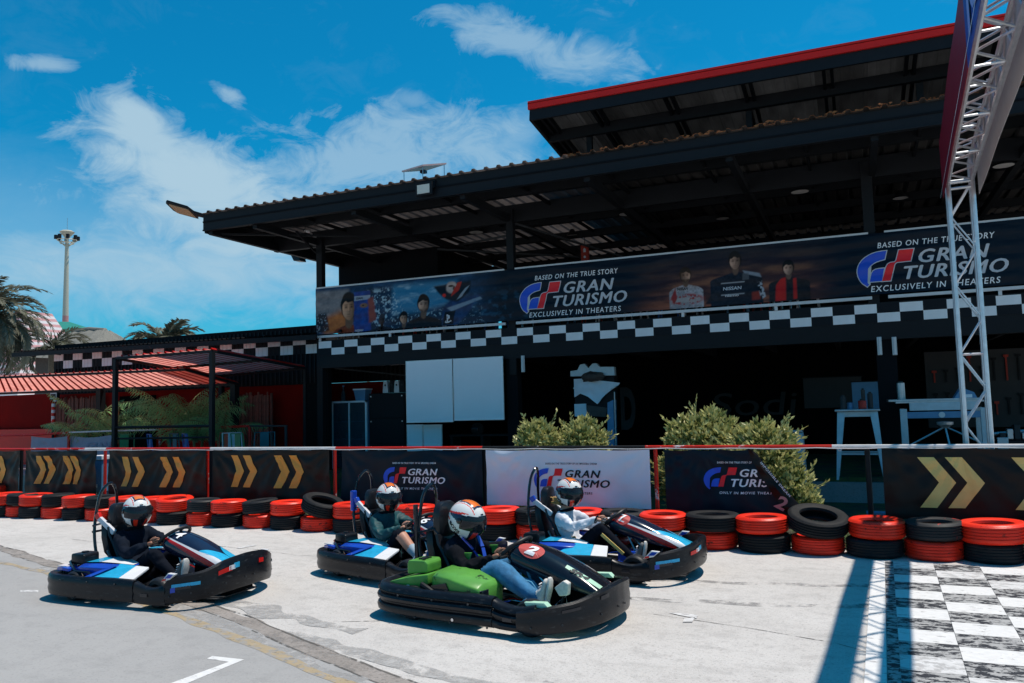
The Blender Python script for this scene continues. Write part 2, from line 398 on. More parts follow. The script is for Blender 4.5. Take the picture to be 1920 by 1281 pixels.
# ------------------------------------------------------------------ ground
def ground_mat(name,base,dark,light,scale=1.0,grit=0.5,stain=None,rough=0.85):
    m=bpy.data.materials.new(name);m.use_nodes=True;t=m.node_tree;L=t.links;b=t.nodes['Principled BSDF'];b.inputs['Roughness'].default_value=rough;b.inputs['Specular IOR Level'].default_value=.25
    tcn=t.nodes.new('ShaderNodeTexCoord')
    def no(s,d=6,r=.6,st=(1,1,1)):
        mp_=t.nodes.new('ShaderNodeMapping');mp_.inputs['Scale'].default_value=st;L.new(tcn.outputs['Object'],mp_.inputs[0])
        n=t.nodes.new('ShaderNodeTexNoise');n.inputs['Scale'].default_value=s;n.inputs['Detail'].default_value=d;n.inputs['Roughness'].default_value=r;L.new(mp_.outputs[0],n.inputs['Vector']);return n.outputs[0]
    def mix(f,a,b_,lo,hi):
        r_=t.nodes.new('ShaderNodeMapRange');r_.inputs[1].default_value=lo;r_.inputs[2].default_value=hi;L.new(f,r_.inputs[0])
        x=t.nodes.new('ShaderNodeMix');x.data_type='RGBA';L.new(r_.outputs[0],x.inputs[0])
        for i,c in((6,a),(7,b_)):
            if hasattr(c,'node'):L.new(c,x.inputs[i])
            else:x.inputs[i].default_value=(*c,1)
        return x.outputs[2]
    c=mix(no(.7*scale),base,light,.35,.65)
    c=mix(no(2.3*scale,8,.65,(1,2.2,1)),c,dark,.52,.82)
    c=mix(no(9*scale,7,.7),c,tuple(x*.90 for x in dark),.50,.85)
    c=mix(no(48,4,.7),c,tuple(x*(1-.75*grit) for x in dark),.54,.74)
    c=mix(no(120,2),c,tuple(min(.75,x*(1+.45*grit)) for x in light),.56,.76)
    if stain: c=mix(no(.9,9,.72,(1,2.5,1)),c,stain,.63,.70)
    L.new(c,b.inputs['Base Color'])
    bp=t.nodes.new('ShaderNodeBump');bp.inputs['Strength'].default_value=grit;bp.inputs['Distance'].default_value=.006;L.new(no(90,5),bp.inputs['Height']);L.new(bp.outputs[0],b.inputs['Normal'])
    M[name]=m
ground_mat('concrete',(0.46,0.438,0.418),(0.345,0.327,0.314),(0.53,0.507,0.487))
ground_mat('asphalt',(0.305,0.298,0.294),(0.27,0.265,0.262),(0.335,0.328,0.322),grit=.2,scale=.6)
ground_mat('patch',(0.23,0.235,0.24),(0.20,0.20,0.205),(0.27,0.27,0.27),stain=(0.32,0.30,0.285))
ground_mat('seam',(0.24,0.215,0.195),(0.17,0.155,0.145),(0.30,0.27,0.25),scale=3,stain=(0.12,0.11,0.10))
def paint_mat(name,col,under,th,rough=.6,sc=9):
    mat(name,col,rough,var=.10,scale=14,bump=.2,bscale=80,col2=under,mixth=th,mscale=sc,stretch=(1,1.7,1)); M[name]=bpy.data.materials[name]
paint_mat('road_white',(0.66,0.65,0.64),(0.40,0.39,0.385),.60)
paint_mat('road_white_worn',(0.60,0.59,0.585),(0.40,0.39,0.385),.52)
paint_mat('road_black',(0.022,0.024,0.032),(0.20,0.20,0.21),.56,sc=12)
paint_mat('road_black_worn',(0.025,0.027,0.034),(0.36,0.355,0.35),.50,sc=12)
paint_mat('road_yellow',(0.36,0.285,0.185),(0.29,0.275,0.26),.52,sc=7)
def holes(m,th=.52,sc=7,soft=.06):
    t=M[m].node_tree;b=t.nodes['Principled BSDF'];o=t.nodes['Material Output'];L=t.links
    n=t.nodes.new('ShaderNodeTexNoise');n.inputs['Scale'].default_value=sc;n.inputs['Detail'].default_value=9;n.inputs['Roughness'].default_value=.7
    tc_=t.nodes.new('ShaderNodeTexCoord');L.new(tc_.outputs['Object'],n.inputs['Vector']);r_=t.nodes.new('ShaderNodeMapRange');r_.inputs[1].default_value=th-soft;r_.inputs[2].default_value=th+soft;L.new(n.outputs[0],r_.inputs[0])
    tr=t.nodes.new('ShaderNodeBsdfTransparent');ms=t.nodes.new('ShaderNodeMixShader');L.new(r_.outputs[0],ms.inputs[0]);L.new(b.outputs[0],ms.inputs[1]);L.new(tr.outputs[0],ms.inputs[2]);L.new(ms.outputs[0],o.inputs[0])
ground_mat('patch_soft',(0.35,0.34,0.335),(0.31,0.30,0.295),(0.39,0.38,0.37));holes('patch_soft',.50,5,.10)
ground_mat('crack',(0.10,0.095,0.09),(0.08,0.075,0.07),(0.13,0.12,0.11));holes('crack',.54,9,.05)
ground_mat('rubber_mark',(0.25,0.24,0.235),(0.2,0.195,0.19),(0.3,0.29,0.285));holes('rubber_mark',.43,6,.12)
holes('road_yellow',.60,11,.05);holes('seam',.60,4,.10)
g=MB();S=500;g.add([(-S,-S,0),(S,-S,0),(S,S,0),(-S,S,0)],[(0,1,2,3)]);struct('ground',g,'concrete')
def ribbon(mb,pts,w,z,mi=0,jit=0):
    pts=[Vector((p[0],p[1],0)) for p in pts]
    L_=[];n=len(pts)
    for i,p in enumerate(pts):
        d=(pts[min(i+1,n-1)]-pts[max(i-1,0)]).normalized();q=Vector((-d.y,d.x,0))
        wa=w/2*(1+jit*2.2*noise.noise(Vector((p.x*3.1,p.y*3.1,z*999))));wb=w/2*(1+jit*2.2*noise.noise(Vector((p.x*3.1,p.y*3.1,7.7+z*999))))
        L_.append(((p+q*wa).x,(p+q*wa).y,z));L_.append(((p-q*wb).x,(p-q*wb).y,z))
    mb.add(L_,[(2*i,2*i+1,2*i+3,2*i+2) for i in range(n-1)],mi);return mb
def dense(pts,step=.08,j=0):
    out=[]
    for a,b in zip(pts,pts[1:]):
        a=Vector((*a,0));b=Vector((*b,0));k=max(1,int((b-a).length/step))
        for i in range(k):
            p=a.lerp(b,i/k);q=Vector((p.x*2.3,p.y*2.3,j*100));out.append((p.x+j*2*noise.noise(q),p.y+j*2*noise.noise(q+Vector((9,9,9)))))
    out.append(pts[-1]);return out
edge=[(-16,8.85),(-12.8,7.9),(-10.4,7.05),(-8.6,6.47),(-5.28,5.47),(-3.83,4.83),(-2.58,4.30),(-.8,3.35),(3,1.2)]
g=MB();poly=dense(edge,.1,.02);lowp=[(x,-12) for x,y in poly]
g.add([(x,y,.004) for x,y in poly]+[(x,y,.004) for x,y in lowp],[(i,i+1,len(poly)+i+1,len(poly)+i) for i in range(len(poly)-1)]);struct('asphalt_road',g,'asphalt')
def off(pts,d): # shift towards +y side
    return [(x+d*.31,y+d*.95) for x,y in pts]
g=MB();ribbon(g,dense(off(edge,.0),.05,.012),.17,.0046,jit=.30);struct('road_seam',g,'seam')
g=MB();ribbon(g,dense(off(edge,.085),.04,.015),.014,.0058,jit=.9);ribbon(g,dense(off(edge,-.075),.04,.015),.012,.0058,jit=.9);struct('seam_crack',g,'crack')
g=MB();ribbon(g,dense(off(edge[3:],-.17),.06,.012),.15,.0050,jit=.55);struct('road_patch',g,'patch_soft')
g=MB()
for a_,b_,wd in(((-5.5,5.75),(-3.6,5.25),.2),((-4.35,5.1),(-1.9,4.45),.16)): ribbon(g,dense([a_,b_],.05,.03),wd,.0035,jit=.6)
struct('concrete_patch',g,'patch_soft')
yl=[(-12.5,7.4),(-9.45,6.38),(-8.27,6.12),(-5.44,5.20),(-4.11,4.70),(-2.89,4.18),(-1.2,3.3),(2,1.4)]
g=MB();ribbon(g,dense(yl,.05,.008),.085,.0055,jit=.35);struct('yellow_line',g,'road_yellow')
# joints and hairline cracks
g=MB()
for pts in([(-1.6,6.43),(-.85,6.26),(-.25,6.07),(.2,5.76),(.9,5.45)],[(-3.9,5.45),(-3.55,5.6),(-3.1,5.5)],[(-7.6,8.0),(-6.9,7.93),(-6.2,7.75),(-5.4,7.8)],[(-10.2,7.9),(-8.4,7.6),(-7.6,8.0)],[(.95,9.1),(1.0,8.2),(1.12,7.0),(1.2,6.4)]):
    ribbon(g,dense(pts,.05,.006),.008,.003,jit=.7)
struct('concrete_joint',g,'crack')
# faint rubber marks
g=MB()
for pts,w_ in(([(-5.2,6.9),(-3.0,6.75),(-.8,7.0),(1.5,7.6)],.13),([(-5.0,7.6),(-2.6,7.5),(-.4,7.85),(1.6,8.5)],.12),([(-1.9,4.6),(.2,4.35),(2,4.5)],.14),([(-9.5,7.9),(-7.8,7.4),(-6.9,6.9)],.12)):
    ribbon(g,dense(pts,.1,.03),w_,.002,jit=.4)
struct('rubber_marks',g,'rubber_mark')
# white start-box corner in the foreground and small grid ticks
g=MB()
P_=[at(*q,'z',.008) for q in((398,1229.5),(458,1236),(335,1287),(302,1287),(429,1240.5),(388,1234.5))]
g.add([(p.x,p.y,.0058) for p in P_],[(0,1,4,5),(1,2,3,4)]);struct('corner_mark',g,'road_white')
g=MB()
for q in([(38,1106),(72,1106),(72,1110),(38,1109)],[(443,1027),(474,1021),(482,1022),(450,1028)],[(1253,1148),(1290,1150),(1309,1153),(1306,1159),(1270,1152)],[(1283,1159),(1303,1157),(1298,1166),(1280,1166)]):
    pp=[at(*z,'z',.008) for z in q];g.add([(p.x,p.y,.0055) for p in pp],[tuple(range(len(pp)))])
struct('grid_ticks',g,'road_white_worn')
# start line chequer, slightly turned with the gantry
def GX(x,y): return (x-(9.14-y)*.026,y)
g=MB()
for (x0,x1,y0,y1,z,mi) in [(.045,.168,-3,9.14,.008,0),(.172,.245,-3,9.14,.008,3)]:
    n=40
    for i in range(n):
        a=y0+(y1-y0)*i/n;b=y0+(y1-y0)*(i+1)/n
        g.add([(*GX(x0,a),z),(*GX(x1,a),z),(*GX(x1,b),z),(*GX(x0,b),z)],[(0,1,2,3)],mi)
struct('start_line',g,['road_white','road_white_worn','road_black','road_black_worn'])
start=None
pitch=.322
rows=34
gw=MB()
for c in range(4):
    x0=.245 if c==0 else .21+.4*c-.0;x1=.21+.4*(c+1)
    for r_ in range(rows):
        y1=9.14-pitch*r_;y0=y1-pitch
        wht=(c+r_)%2==0
        sh=-.03*c
        mi=(1 if (r_*7+c*3)%5==0 else 0) if wht else (3 if (r_*5+c*3)%4 else 2)
        g_=.0015
        vs=[(*GX(x0+g_,y0+sh+g_),.0085),(*GX(x1-g_,y0+sh+g_),.0085),(*GX(x1-g_,y1+sh-g_),.0085),(*GX(x0+g_,y1+sh-g_),.0085)]
        gw.add(vs,[(0,1,2,3)],mi)
struct('start_grid_paint',gw,['road_white','road_white_worn','road_black','road_black_worn'])
# strip of soil and grass behind the tyres
g=MB();g.add([(-30,9.78,.006),(6,9.78,.006),(6,14.2,.012),(-30,14.2,.012)],[(0,1,2,3)]);struct('verge_soil',g,'soil')
g=MB()
for k in range(15000):
    x=random.uniform(-16,3.5) if k%3 else random.uniform(-15,-9);y=9.8+abs(random.gauss(0,.45))
    if -11>x or x>-11: pass
    h=random.uniform(.03,.11)*(1.5 if random.random()<.07 else 1);a=random.uniform(0,6.28);w_=.006
    lx,ly=random.uniform(-.04,.04),random.uniform(-.04,.04)
    g.add([(x-w_*math.cos(a),y-w_*math.sin(a),.005),(x+w_*math.cos(a),y+w_*math.sin(a),.005),(x+lx,y+ly,h)],[(0,1,2)])
tag(link('grass',g.mesh('grass','grass',fix=False)),'short green grass along the foot of the banner fence','grass',kind='stuff')
# ------------------------------------------------------------------ tyres
def tyre_mesh(name,Rr,wd,m):
    prof=[];h=wd/2
    ri=Rr*.60
    prof=[(ri,-h*.55),(ri*1.03,-h*.80),(Rr*.78,-h*1.02),(Rr*.90,-h*.97),(Rr*.955,-h*.86),(Rr*.985,-h*.72)]
    for k in range(5):
        z=-h*.62+k*h*1.24/4
        if k: prof+=[(Rr,z-.014),(Rr*.962,z-.010),(Rr*.962,z+.006),(Rr,z+.010)]
        else: prof+=[(Rr,z)]
    prof+=[(Rr*.985,h*.76),(Rr*.955,h*.88),(Rr*.90,h*.98),(Rr*.86,h*1.0),(Rr*.84,h*.985),(Rr*.78,h*1.02),(ri*1.04,h*.82),(ri,h*.55),(ri*1.05,h*.4),(Rr*.88,h*.3),(Rr*.9,-h*.3),(ri*1.05,-h*.4)]
    mb=MB();mb.lathe(prof+[prof[0]],n=40,mi=0)
    return mb.mesh(name,m,smooth=True)
TM={(c,s):tyre_mesh('tyre',.285*s,.192,m) for c,m in(('red','tyre_red'),('black','tyre_black'),('splash','tyre_splash')) for s in(.92,1.0,1.12)}
names={1:'first',2:'second',3:'third',4:'fourth',5:'fifth',6:'sixth',7:'seventh',8:'eighth',9:'ninth',10:'tenth',11:'eleventh',12:'twelfth',13:'thirteenth',14:'fourteenth',15:'fifteenth',16:'sixteenth'}
# photo x of each stack, colour of the lower and the upper tyre
stk=[(14,'black','red',.92),(42,'red','black',.92),(70,'black','red',1.0),(106,'red','black',.92),(148,'black','red',.92),(190,'red','black',.92),(236,'black','red',.92),(284,'red','red',.92),
 (329,'black','red',1.0),(383,'red','splash',.92),(433,'black','red',.92),(487,'red','black',.92),(540,'black','red',.92),(603,'red','black',1.12),(663,'black','red',.92),(722,'red','black',.92),(783,'black','red',1.0),
 (862,'red','black',.92),(936,'black','red',1.0),(1005,'red','black',1.0),(1092,'black','red',1.0),(1168,'red','black',1.0),(1246,'black','red',1.0),(1334,'red','black',1.12),(1431,'black','red',1.0),(1534,'red','black',1.12),(1640,'black','red',1.0),(1748,'red','splash',1.0),(1860,'black','red',1.12),(1985,'red','black',1.0)]
ns=len(stk)
for i,(px,lo,up,s) in enumerate(stk):
    x=X_at(px,985,9.52)
    rng=random.Random(i*3+1)
    yy=9.52+rng.uniform(-.03,.03)+(.02 if i%2 else 0)
    if i<15: where='%s tyre stack from the left edge'%names[i+1]
    else: where='%s tyre stack from the right edge'%names[ns-i]
    for lvl,c in((0,lo),(1,up)):
        if i==1 and lvl==1: pass
        o=link('tyre',TM[(c,s if lvl else min(s,1.0))])
        tilt=rng.uniform(-.03,.03) if lvl else 0
        z=.098 if lvl==0 else .098+.196
        ry=tilt;rx=rng.uniform(-.03,.03)*lvl
        if i==13 and lvl: rx,ry,z=.12,-.28,z+.045
        if i==25 and lvl: rx,z=.26,z+.045
        if i==11 and lvl: ry=-.08;z+=.01
        if i==8 and lvl: ry=-.07;z+=.01
        o.location=(x+rng.uniform(-.02,.02),yy,z);o.rotation_euler=(rx,ry,rng.uniform(0,6));o.scale=(1,rng.uniform(.94,1.04),rng.uniform(.93,1.06))
        cn={'red':'red painted','black':'black','splash':'black, red splashed'}[c]
        extra=' tilted up' if i in(13,25) and lvl else ''
        tag(o,'%s tyre%s, %s one in the %s'%(cn,extra,'upper' if lvl else 'lower',where),'tyre','tyres stacked in pairs along the fence')
for k,(px,py,c,z) in enumerate([(6,918,'red',.38),(10,930,'black',.2)]):
    p=at(px,py,'z',z);o=link('tyre',TM[(c,.92)]);o.location=(p.x-.1,9.95,z);tag(o,['topmost red tyre in the row behind, at the left edge','black tyre in the row behind, beneath the topmost red one at the left edge'][k],'tyre','tyres stacked in pairs along the fence')
# ------------------------------------------------------------------ fence
FY=10.0;FZ=1.13
fence=thing('rail_fence','red and white pipe rail fence behind the tyre row','fence',(0,FY,0))
def rail_seg(x0,x1,m):
    mb=MB();mb.tube([(x0,0,FZ),(x1,0,FZ)],.021,8);part('rail',mb,m,fence,smooth=True)
xs_=[(-40,'rail_red'),(160,'rail_white'),(200,'rail_red'),(395,'rail_white'),(630,'rail_red'),(905,'black_steel'),(1210,'rail_red'),(1560,'rail_white'),(1990,None)]
for (a,mm_),(b,_) in zip(xs_,xs_[1:]): rail_seg(X_at(a,841,FY),X_at(b,841,FY),mm_)
for px,m_ in((40,'black_steel'),(197,'rail_red'),(389,'rail_red'),(400,'black_steel'),(628,'rail_red'),(909,'black_steel'),(1230,'rail_red'),(1628,'black_steel'),(2000,'rail_red')):
    x=X_at(px,880,FY+.03);mb=MB();mb.tube([(x,.03,0),(x,.03,FZ-.01)],.026 if m_!='black_steel' else .03,8);part('post',mb,m_,fence,smooth=True)
mb=MB()   # second thin pipe / rope line just below
pts=[(X_at(150,846,FY)+k*.25,-.028,FZ-.012-.012*abs(math.sin(k*.9))) for k in range(72)]
mb.tube(pts,.006,5);part('rope',mb,'rail_white',fence)
for k in range(0,72,5):
    mb=MB();p=pts[k];mb.tube([(p[0]+.02*math.cos(t),p[1]+.02,p[2]+.035*math.sin(t)) for t in [i*1.05 for i in range(6)]],.004,4,closed=True);part('cable_tie',mb,'rail_white',fence)
# ------------------------------------------------------------------ banners on the fence
def subdiv(vs,fs,lim=.05):
    """2D polygons -> finer triangles so that they can follow the cloth"""
    b=bmesh.new();bv=[b.verts.new((x,0,z)) for x,z in vs]
    for f in fs:
        try:b.faces.new([bv[i] for i in f])
        except Exception:pass
    bmesh.ops.triangulate(b,faces=b.faces)
    for _ in range(4):
        es=[e for e in b.edges if e.calc_length()>lim]
        if not es:break
        bmesh.ops.subdivide_edges(b,edges=es,cuts=1);bmesh.ops.triangulate(b,faces=b.faces)
    b.verts.index_update()
    r=[(v.co.x,v.co.z) for v in b.verts],[tuple(v.index for v in f.verts) for f in b.faces];b.free();return r
def cloth(seed,W_,H_,amp=1.0):
    rg=random.Random(seed);ph=[rg.uniform(0,6.28) for _ in range(8)];corners=[(0,H_),(W_,H_),(W_*rg.uniform(.3,.7),H_)]
    def f(x,z):
        d=0
        for i,(cx,cz) in enumerate(corners):
            a=math.atan2(cz-z+.02,abs(x-cx)+.02);r_=math.hypot(x-cx,z-cz)
            d+=.011*math.sin(a*(13 if i<2 else 17)+ph[i])*math.exp(-r_*1.3)*min(1,r_*5)
        d+=.012*math.sin(x*4.3+ph[3]+z*1.5)+.006*math.sin(x*9.1+ph[4]-z*3)+.006*math.sin(z*7+ph[5]+x*2.2)
        d+=.010*noise.noise(Vector((x*3,z*5,seed*3.1)))+.006*noise.noise(Vector((x*9,z*11,seed)))
        return d*amp
    return f
GT_BLUE=[(248,35),(215,36),(180,40),(148,48),(120,60),(93,75),(70,95),(53,117),(42,140),(35,165),(33,190),(37,216),(45,240),(56,262),(70,280),(98,303),(112,290),(99,270),(93,250),(92,230),(95,205),(102,183),(113,160),(130,140),(150,124),(172,113),(200,105),(232,99)]
GT_STEM=[(118,268),(128,225),(136,200),(146,184),(165,174),(190,171),(224,170),(203,268)]
GT_RED=[(335,38),(437,38),(412,128),(318,130),(304,138),(297,152),(265,270),(205,270),(240,160),(252,140),(272,130),(300,128),(312,118)]
def gt_logo(u):   # logo width = 1 unit over 404 crop pixels; returns {kind:(verts,faces)}
    s=u/404.0
    def cv(P): return [((x-33)*s,(303-y)*s) for x,y in P]
    out=[]
    for P,k in((GT_BLUE,'print_blue'),(GT_STEM,'print_blue'),(GT_RED,'print_red')):
        v=cv(P);out.append((v,[tuple(range(len(v)))],k))
    return out
def outline(v,d):
    n=len(v);r=[]
    A=sum(v[i][0]*v[(i+1)%n][1]-v[(i+1)%n][0]*v[i][1] for i in range(n))
    sg=1 if A>0 else -1
    for i in range(n):
        a=Vector(v[i-1]);b=Vector(v[i]);c=Vector(v[(i+1)%n]);d1=(b-a).normalized();d2=(c-b).normalized()
        n1=Vector((d1.y,-d1.x))*sg;n2=Vector((d2.y,-d2.x))*sg;q=(n1+n2)
        q=q.normalized()*min(1.6,1/max(.5,q.length/2)) if q.length>.1 else n1
        r.append((b.x+q.x*d,b.y+q.y*d))
    return r
def put_print(parent,f,items,name='print',off_=.009,world_y=0,lim=.06):
    """items: (verts2d, faces, material, dx, dz); every item becomes a part of its own"""
    for k,(v,fs,mname,dx,dz) in enumerate(items):
        if not fs: continue
        nm=name
        if name=='lettering' and mname in('print_blue','print_red') : nm='emblem_piece'
        v=[(x+dx,z+dz) for x,z in v];v,fs=subdiv(v,fs,lim);o=off_+(k%7)*.0003
        mb=MB();mb.add([(x,f(x,z)-o-(.0004*((i*7)%5) if False else 0),z) for i,(x,z) in enumerate(v)],fs);part(nm,mb,mname,parent,fix=False)
def banner_base(name,label,x0,x1,z0,z1,m_,seed,y=FY-.045,cat='banner',group=None,amp=1.0,cutf=None,nx=None):
    W_=x1-x0;H_=z1-z0;t=thing(name,label,cat,(x0,y,z0),0,group);f=cloth(seed,W_,H_,amp)
    mb=MB();nx=nx or int(W_/.035);nz_=int(H_/.035)
    vs=[];sag=random.Random(seed).uniform(.01,.02)
    for j in range(nz_+1):
        for i in range(nx+1):
            x=W_*i/nx;z=H_*j/nz_
            if j>nz_*.8: z-= (j-nz_*.8)/(nz_*.2)*sag*abs(math.sin(x*math.pi/(W_/3)))
            if cutf: x,z=cutf(x,z,W_,H_)
            vs.append((x,f(x,z),z))
    fs=[(j*(nx+1)+i,j*(nx+1)+i+1,(j+1)*(nx+1)+i+1,(j+1)*(nx+1)+i) for j in range(nz_) for i in range(nx)]
    n=len(vs);vs+= [(x,y_+.002,z) for x,y_,z in vs];fs+=[tuple(q+n for q in ff)[::-1] for ff in fs]
    mb.add(vs,fs);part('cloth',mb,m_,t,smooth='all',fix=False)
    return t,f,W_,H_
def chevrons(t,f,W_,H_,pairs,z0,h,a,d,m_):
    it=[]
    for x in pairs:
        P=[(0,h),(a,h),(a+d,h/2),(a,0),(0,0),(d,h/2)]
        it.append((P,[(0,1,2,5),(5,2,3,4)],m_,x,z0))
    put_print(t,f,it,'chevron')
chev=[(-100,38,924,[-.1,.0],'at the left edge of the picture'),(48,182,928,None,'second from the left, beside the black and white post'),(203,388,935,None,'between two red posts, behind the first kart driver'),(400,618,938,None,'just left of the logo banners')]
for k,(a,b,bot,_,wh) in enumerate(chev):
    x0,x1=X_at(a,880,FY-.045),X_at(b,880,FY-.045);z0=Z_at((a+b)/2,bot,FY-.045)
    t,f,W_,H_=banner_base('chevron_banner','black banner with gold chevrons, '+wh,x0,x1,z0,FZ-.02,'banner_black',10+k,group='black chevron banners on the fence',amp=1.3)
    if k==0: prs=[X_at(q,890,FY)-x0 for q in(-70,-52,-2,-22)]
    elif k==1: prs=[X_at(q,890,FY)-x0 for q in(72,87,122,137)]
    elif k==2: prs=[X_at(q,890,FY)-x0 for q in(231,254,304,327)]
    else: prs=[X_at(q,890,FY)-x0 for q in(436,460,519,545)]
    chevrons(t,f,W_,H_,prs,.19,.50,.145,.135,'gold')
x0,x1=X_at(1655,880,FY-.045),X_at(2100,880,FY-.045)
t,f,W_,H_=banner_base('chevron_banner','large black banner with pale gold chevrons at the right edge, beside the tyre grid',x0,x1,.33,FZ-.02,'banner_black',31,group='black chevron banners on the fence')
chevrons(t,f,W_,H_,[X_at(q,905,FY)-x0 for q in(1722,1774,1898,1950)],.13,.55,.165,.20,'gold_pale')
def logo_banner(t,f,cx,cz,u,dark,top,bottom,tb=(.0,.62),clipx=None,topw=1.15,botw=1.05,thin=False,edge_=False):
    """logo: u = width of the GT emblem"""
    W1='print_white' if dark else 'print_dark'
    it=[]
    lx=cx-u*1.28;lz=cz-u*.33
    for v,fs,k in gt_logo(u):
        if edge_:
            it2=[(outline(v,u*.017),fs,'print_grey',lx,lz)];put_print(t,f,it2,'emblem_edge',.007)
        it.append((v,fs,k,lx,lz))
    def boldtxt(*a_):
        v,fs=txt(*a_);n_=len(v);d_=u*.011;V=[];F=[]
        for q,(ox,oz) in enumerate(((0,0),(d_,0),(-d_,0),(0,d_*.5),(0,-d_*.5))): V+=[(x+ox,z+oz) for x,z in v];F+=[tuple(i+q*n_ for i in ff) for ff in fs]
        return V,F
    hh_=.245 if edge_ else .225
    v1,f1=boldtxt('GRAN',u*hh_,u*1.12,.30,.0,1.12);v2,f2=boldtxt('TURISMO',u*hh_,u*1.72,.30,.0,1.10)
    it.append((v1,f1,W1 if not edge_ else 'print_grey',lx+u*1.05,lz+u*.385));it.append((v2,f2,W1 if not edge_ else 'print_grey',lx+u*.76,lz+u*.09))
    if top:
        v3,f3=txt(top,u*.06 if not edge_ else u*.11,u*topw,.15,.012,1.15);it.append((v3,f3,W1,lx+u*(.42 if not edge_ else .38),lz+u*(.78 if not edge_ else .73)))
    if bottom:
        v4,f4=txt(bottom,u*.075 if not edge_ else u*.115,u*botw,.15,.012,1.2);it.append((v4,f4,W1,lx+u*(.45 if not edge_ else .22),lz-u*(.13 if not edge_ else .11)))
    if clipx:
        it2=[]
        for v,fs,m_,dx,dz in it:
            fs=[q for q in fs if max(v[i][0]+dx-clipx(v[i][1]+dz) for i in q)<0];it2.append((v,fs,m_,dx,dz))
        it=it2
    put_print(t,f,it,'lettering',.012 if edge_ else .009)
def px2(t,px,py,y): p=at(px,py,'y',y);return p.x-t.location.x,p.z-t.location.z
x0,x1=X_at(640,880,FY-.045),X_at(905,880,FY-.045)
t,f,W_,H_=banner_base('film_banner','dark navy banner with white GRAN TURISMO lettering, behind the second kart',x0,x1,.345,FZ-.03,'banner_navy',41,group='film banners on the fence')
c_=px2(t,780,893,FY);logo_banner(t,f,c_[0],c_[1],.40,True,'BASED ON THE TRUE STORY OF AN IMPOSSIBLE DREAM','ONLY IN MOVIE THEATERS',topw=1.75,botw=1.75)
x0,x1=X_at(912,890,FY-.045),X_at(1219,890,FY-.045)
t,f,W_,H_=banner_base('film_banner','white banner with black GRAN TURISMO lettering in the middle of the fence',x0,x1,.36,FZ-.03,'banner_white',43,group='film banners on the fence',amp=.9)
c_=px2(t,1074,898,FY);logo_banner(t,f,c_[0],c_[1],.42,False,'BASED ON THE TRUE STORY OF AN IMPOSSIBLE DREAM','ONLY IN MOVIE THEATERS',topw=1.70,botw=1.5)
x0,x1=X_at(1247,890,FY-.045),X_at(1482,890,FY-.045)
def clip(z): # right border of the torn cloth, as x over height
    return (x1-x0)*(.70+.30*max(0,1-z/.78)**1.25)
def cutf(x,z,W_,H_):
    lim=clip(z)
    return (min(x,W_)*lim/W_,z)
t,f,W_,H_=banner_base('film_banner','dark banner half torn loose, its right side folded down beside the bush',x0,x1,.345,FZ-.03,'banner_navy',47,group='film banners on the fence',cutf=cutf,nx=44)
c_=px2(t,1405,897,FY);logo_banner(t,f,c_[0]-.02,c_[1],.40,True,'BASED ON THE TRUE STORY OF AN IMPOSSIBLE DREAM','ONLY IN MOVIE THEATERS',topw=1.75,botw=1.75,clipx=lambda z:clip(z)-.05)
# the hanging flap
mb=MB();rings=[]
for j in range(21):
    z=.01+.76*j/20;xr=clip(z);wd_=.10+.20*(1-j/20)**.8
    rings.append([(xr-.01-wd_*.15,-.03,z),(xr+wd_*.25,-.05-.02*math.sin(j),z-.02),(xr+wd_*.62,-.02,z-.05),(xr+wd_*.8,.0,z-.07)])
mb.loft(rings,closed=False,caps=False);part('folded_flap',mb,'banner_black',t,smooth=True,fix=False)
v,fs=txt('IMPOSSIBLE DREAM',.026,.5,0,.01,1.15)
a=-math.radians(52);vv=[(x*math.cos(a)-z*math.sin(a)+clip(.6)+.045,x*math.sin(a)+z*math.cos(a)+.60) for x,z in v]
mb=MB();mb.add([(x,-.075,z) for x,z in vv],fs);part('lettering',mb,'print_white',t,fix=False)
v,fs=txt('2',.16,.12,0.1,.03);a=-.5;vv=[(x*math.cos(a)-z*math.sin(a)+clip(.1)-.13,x*math.sin(a)+z*math.cos(a)+.10) for x,z in v]
mb=MB();mb.add([(x,-.06,z) for x,z in vv],fs);part('lettering',mb,'pole_pink',t,fix=False)
# ------------------------------------------------------------------ main building
FA=14.3
bld=thing('main_building','black two storey steel building with wide roof, chequered floor edge and open upper deck','building',(-10.85,FA,0))
def bp(name,mb,m_,**k): return part(name,mb,m_,bld,world=True,**k)
def bx(name,m_,*a,**k): mb=MB();mb.box(*a);return bp(name,mb,m_,**k)
XL=-10.85;XR=5.2
bx('plinth','soil',XL,XR,FA-.25,21,0,.40)
bx('plinth_kerb','patch',-3,1.0,FA-.36,FA-.25,0,.33)
# deck beam and slab
bx('deck_beam','black_steel',XL,XR,FA+.02,FA+.22,2.62,3.23)
bx('deck_slab','black_wall',XL,XR,FA+.22,21,2.95,3.10)
for k in range(12):
    x=XL+.7+k*1.4;bx('deck_joist','black_steel',x,x+.08,FA+.22,20.9,2.75,2.95)
# chequer panels, 2 rows of cells
cm_={c:None for c in(0,1)}
def cell_mesh(w_,h_,m_):
    mb=MB();mb.box(0,w_-.002,-.006,0,0,h_-.002);return mb.mesh('checker_panel',m_)
cmesh={c:cell_mesh(.34,.152,'checker_white' if c else 'checker_black') for c in(0,1)}
for i in range(42):
    for r_ in(0,1):
        o=bpy.data.objects.new('checker_panel',cmesh[1 if (i+r_)%2==1 else 0]);C.objects.link(o);o.parent=bld
        x=-10.79+i*.3385
        o.location=(x-bld.location.x,.014,2.905+r_*.152)
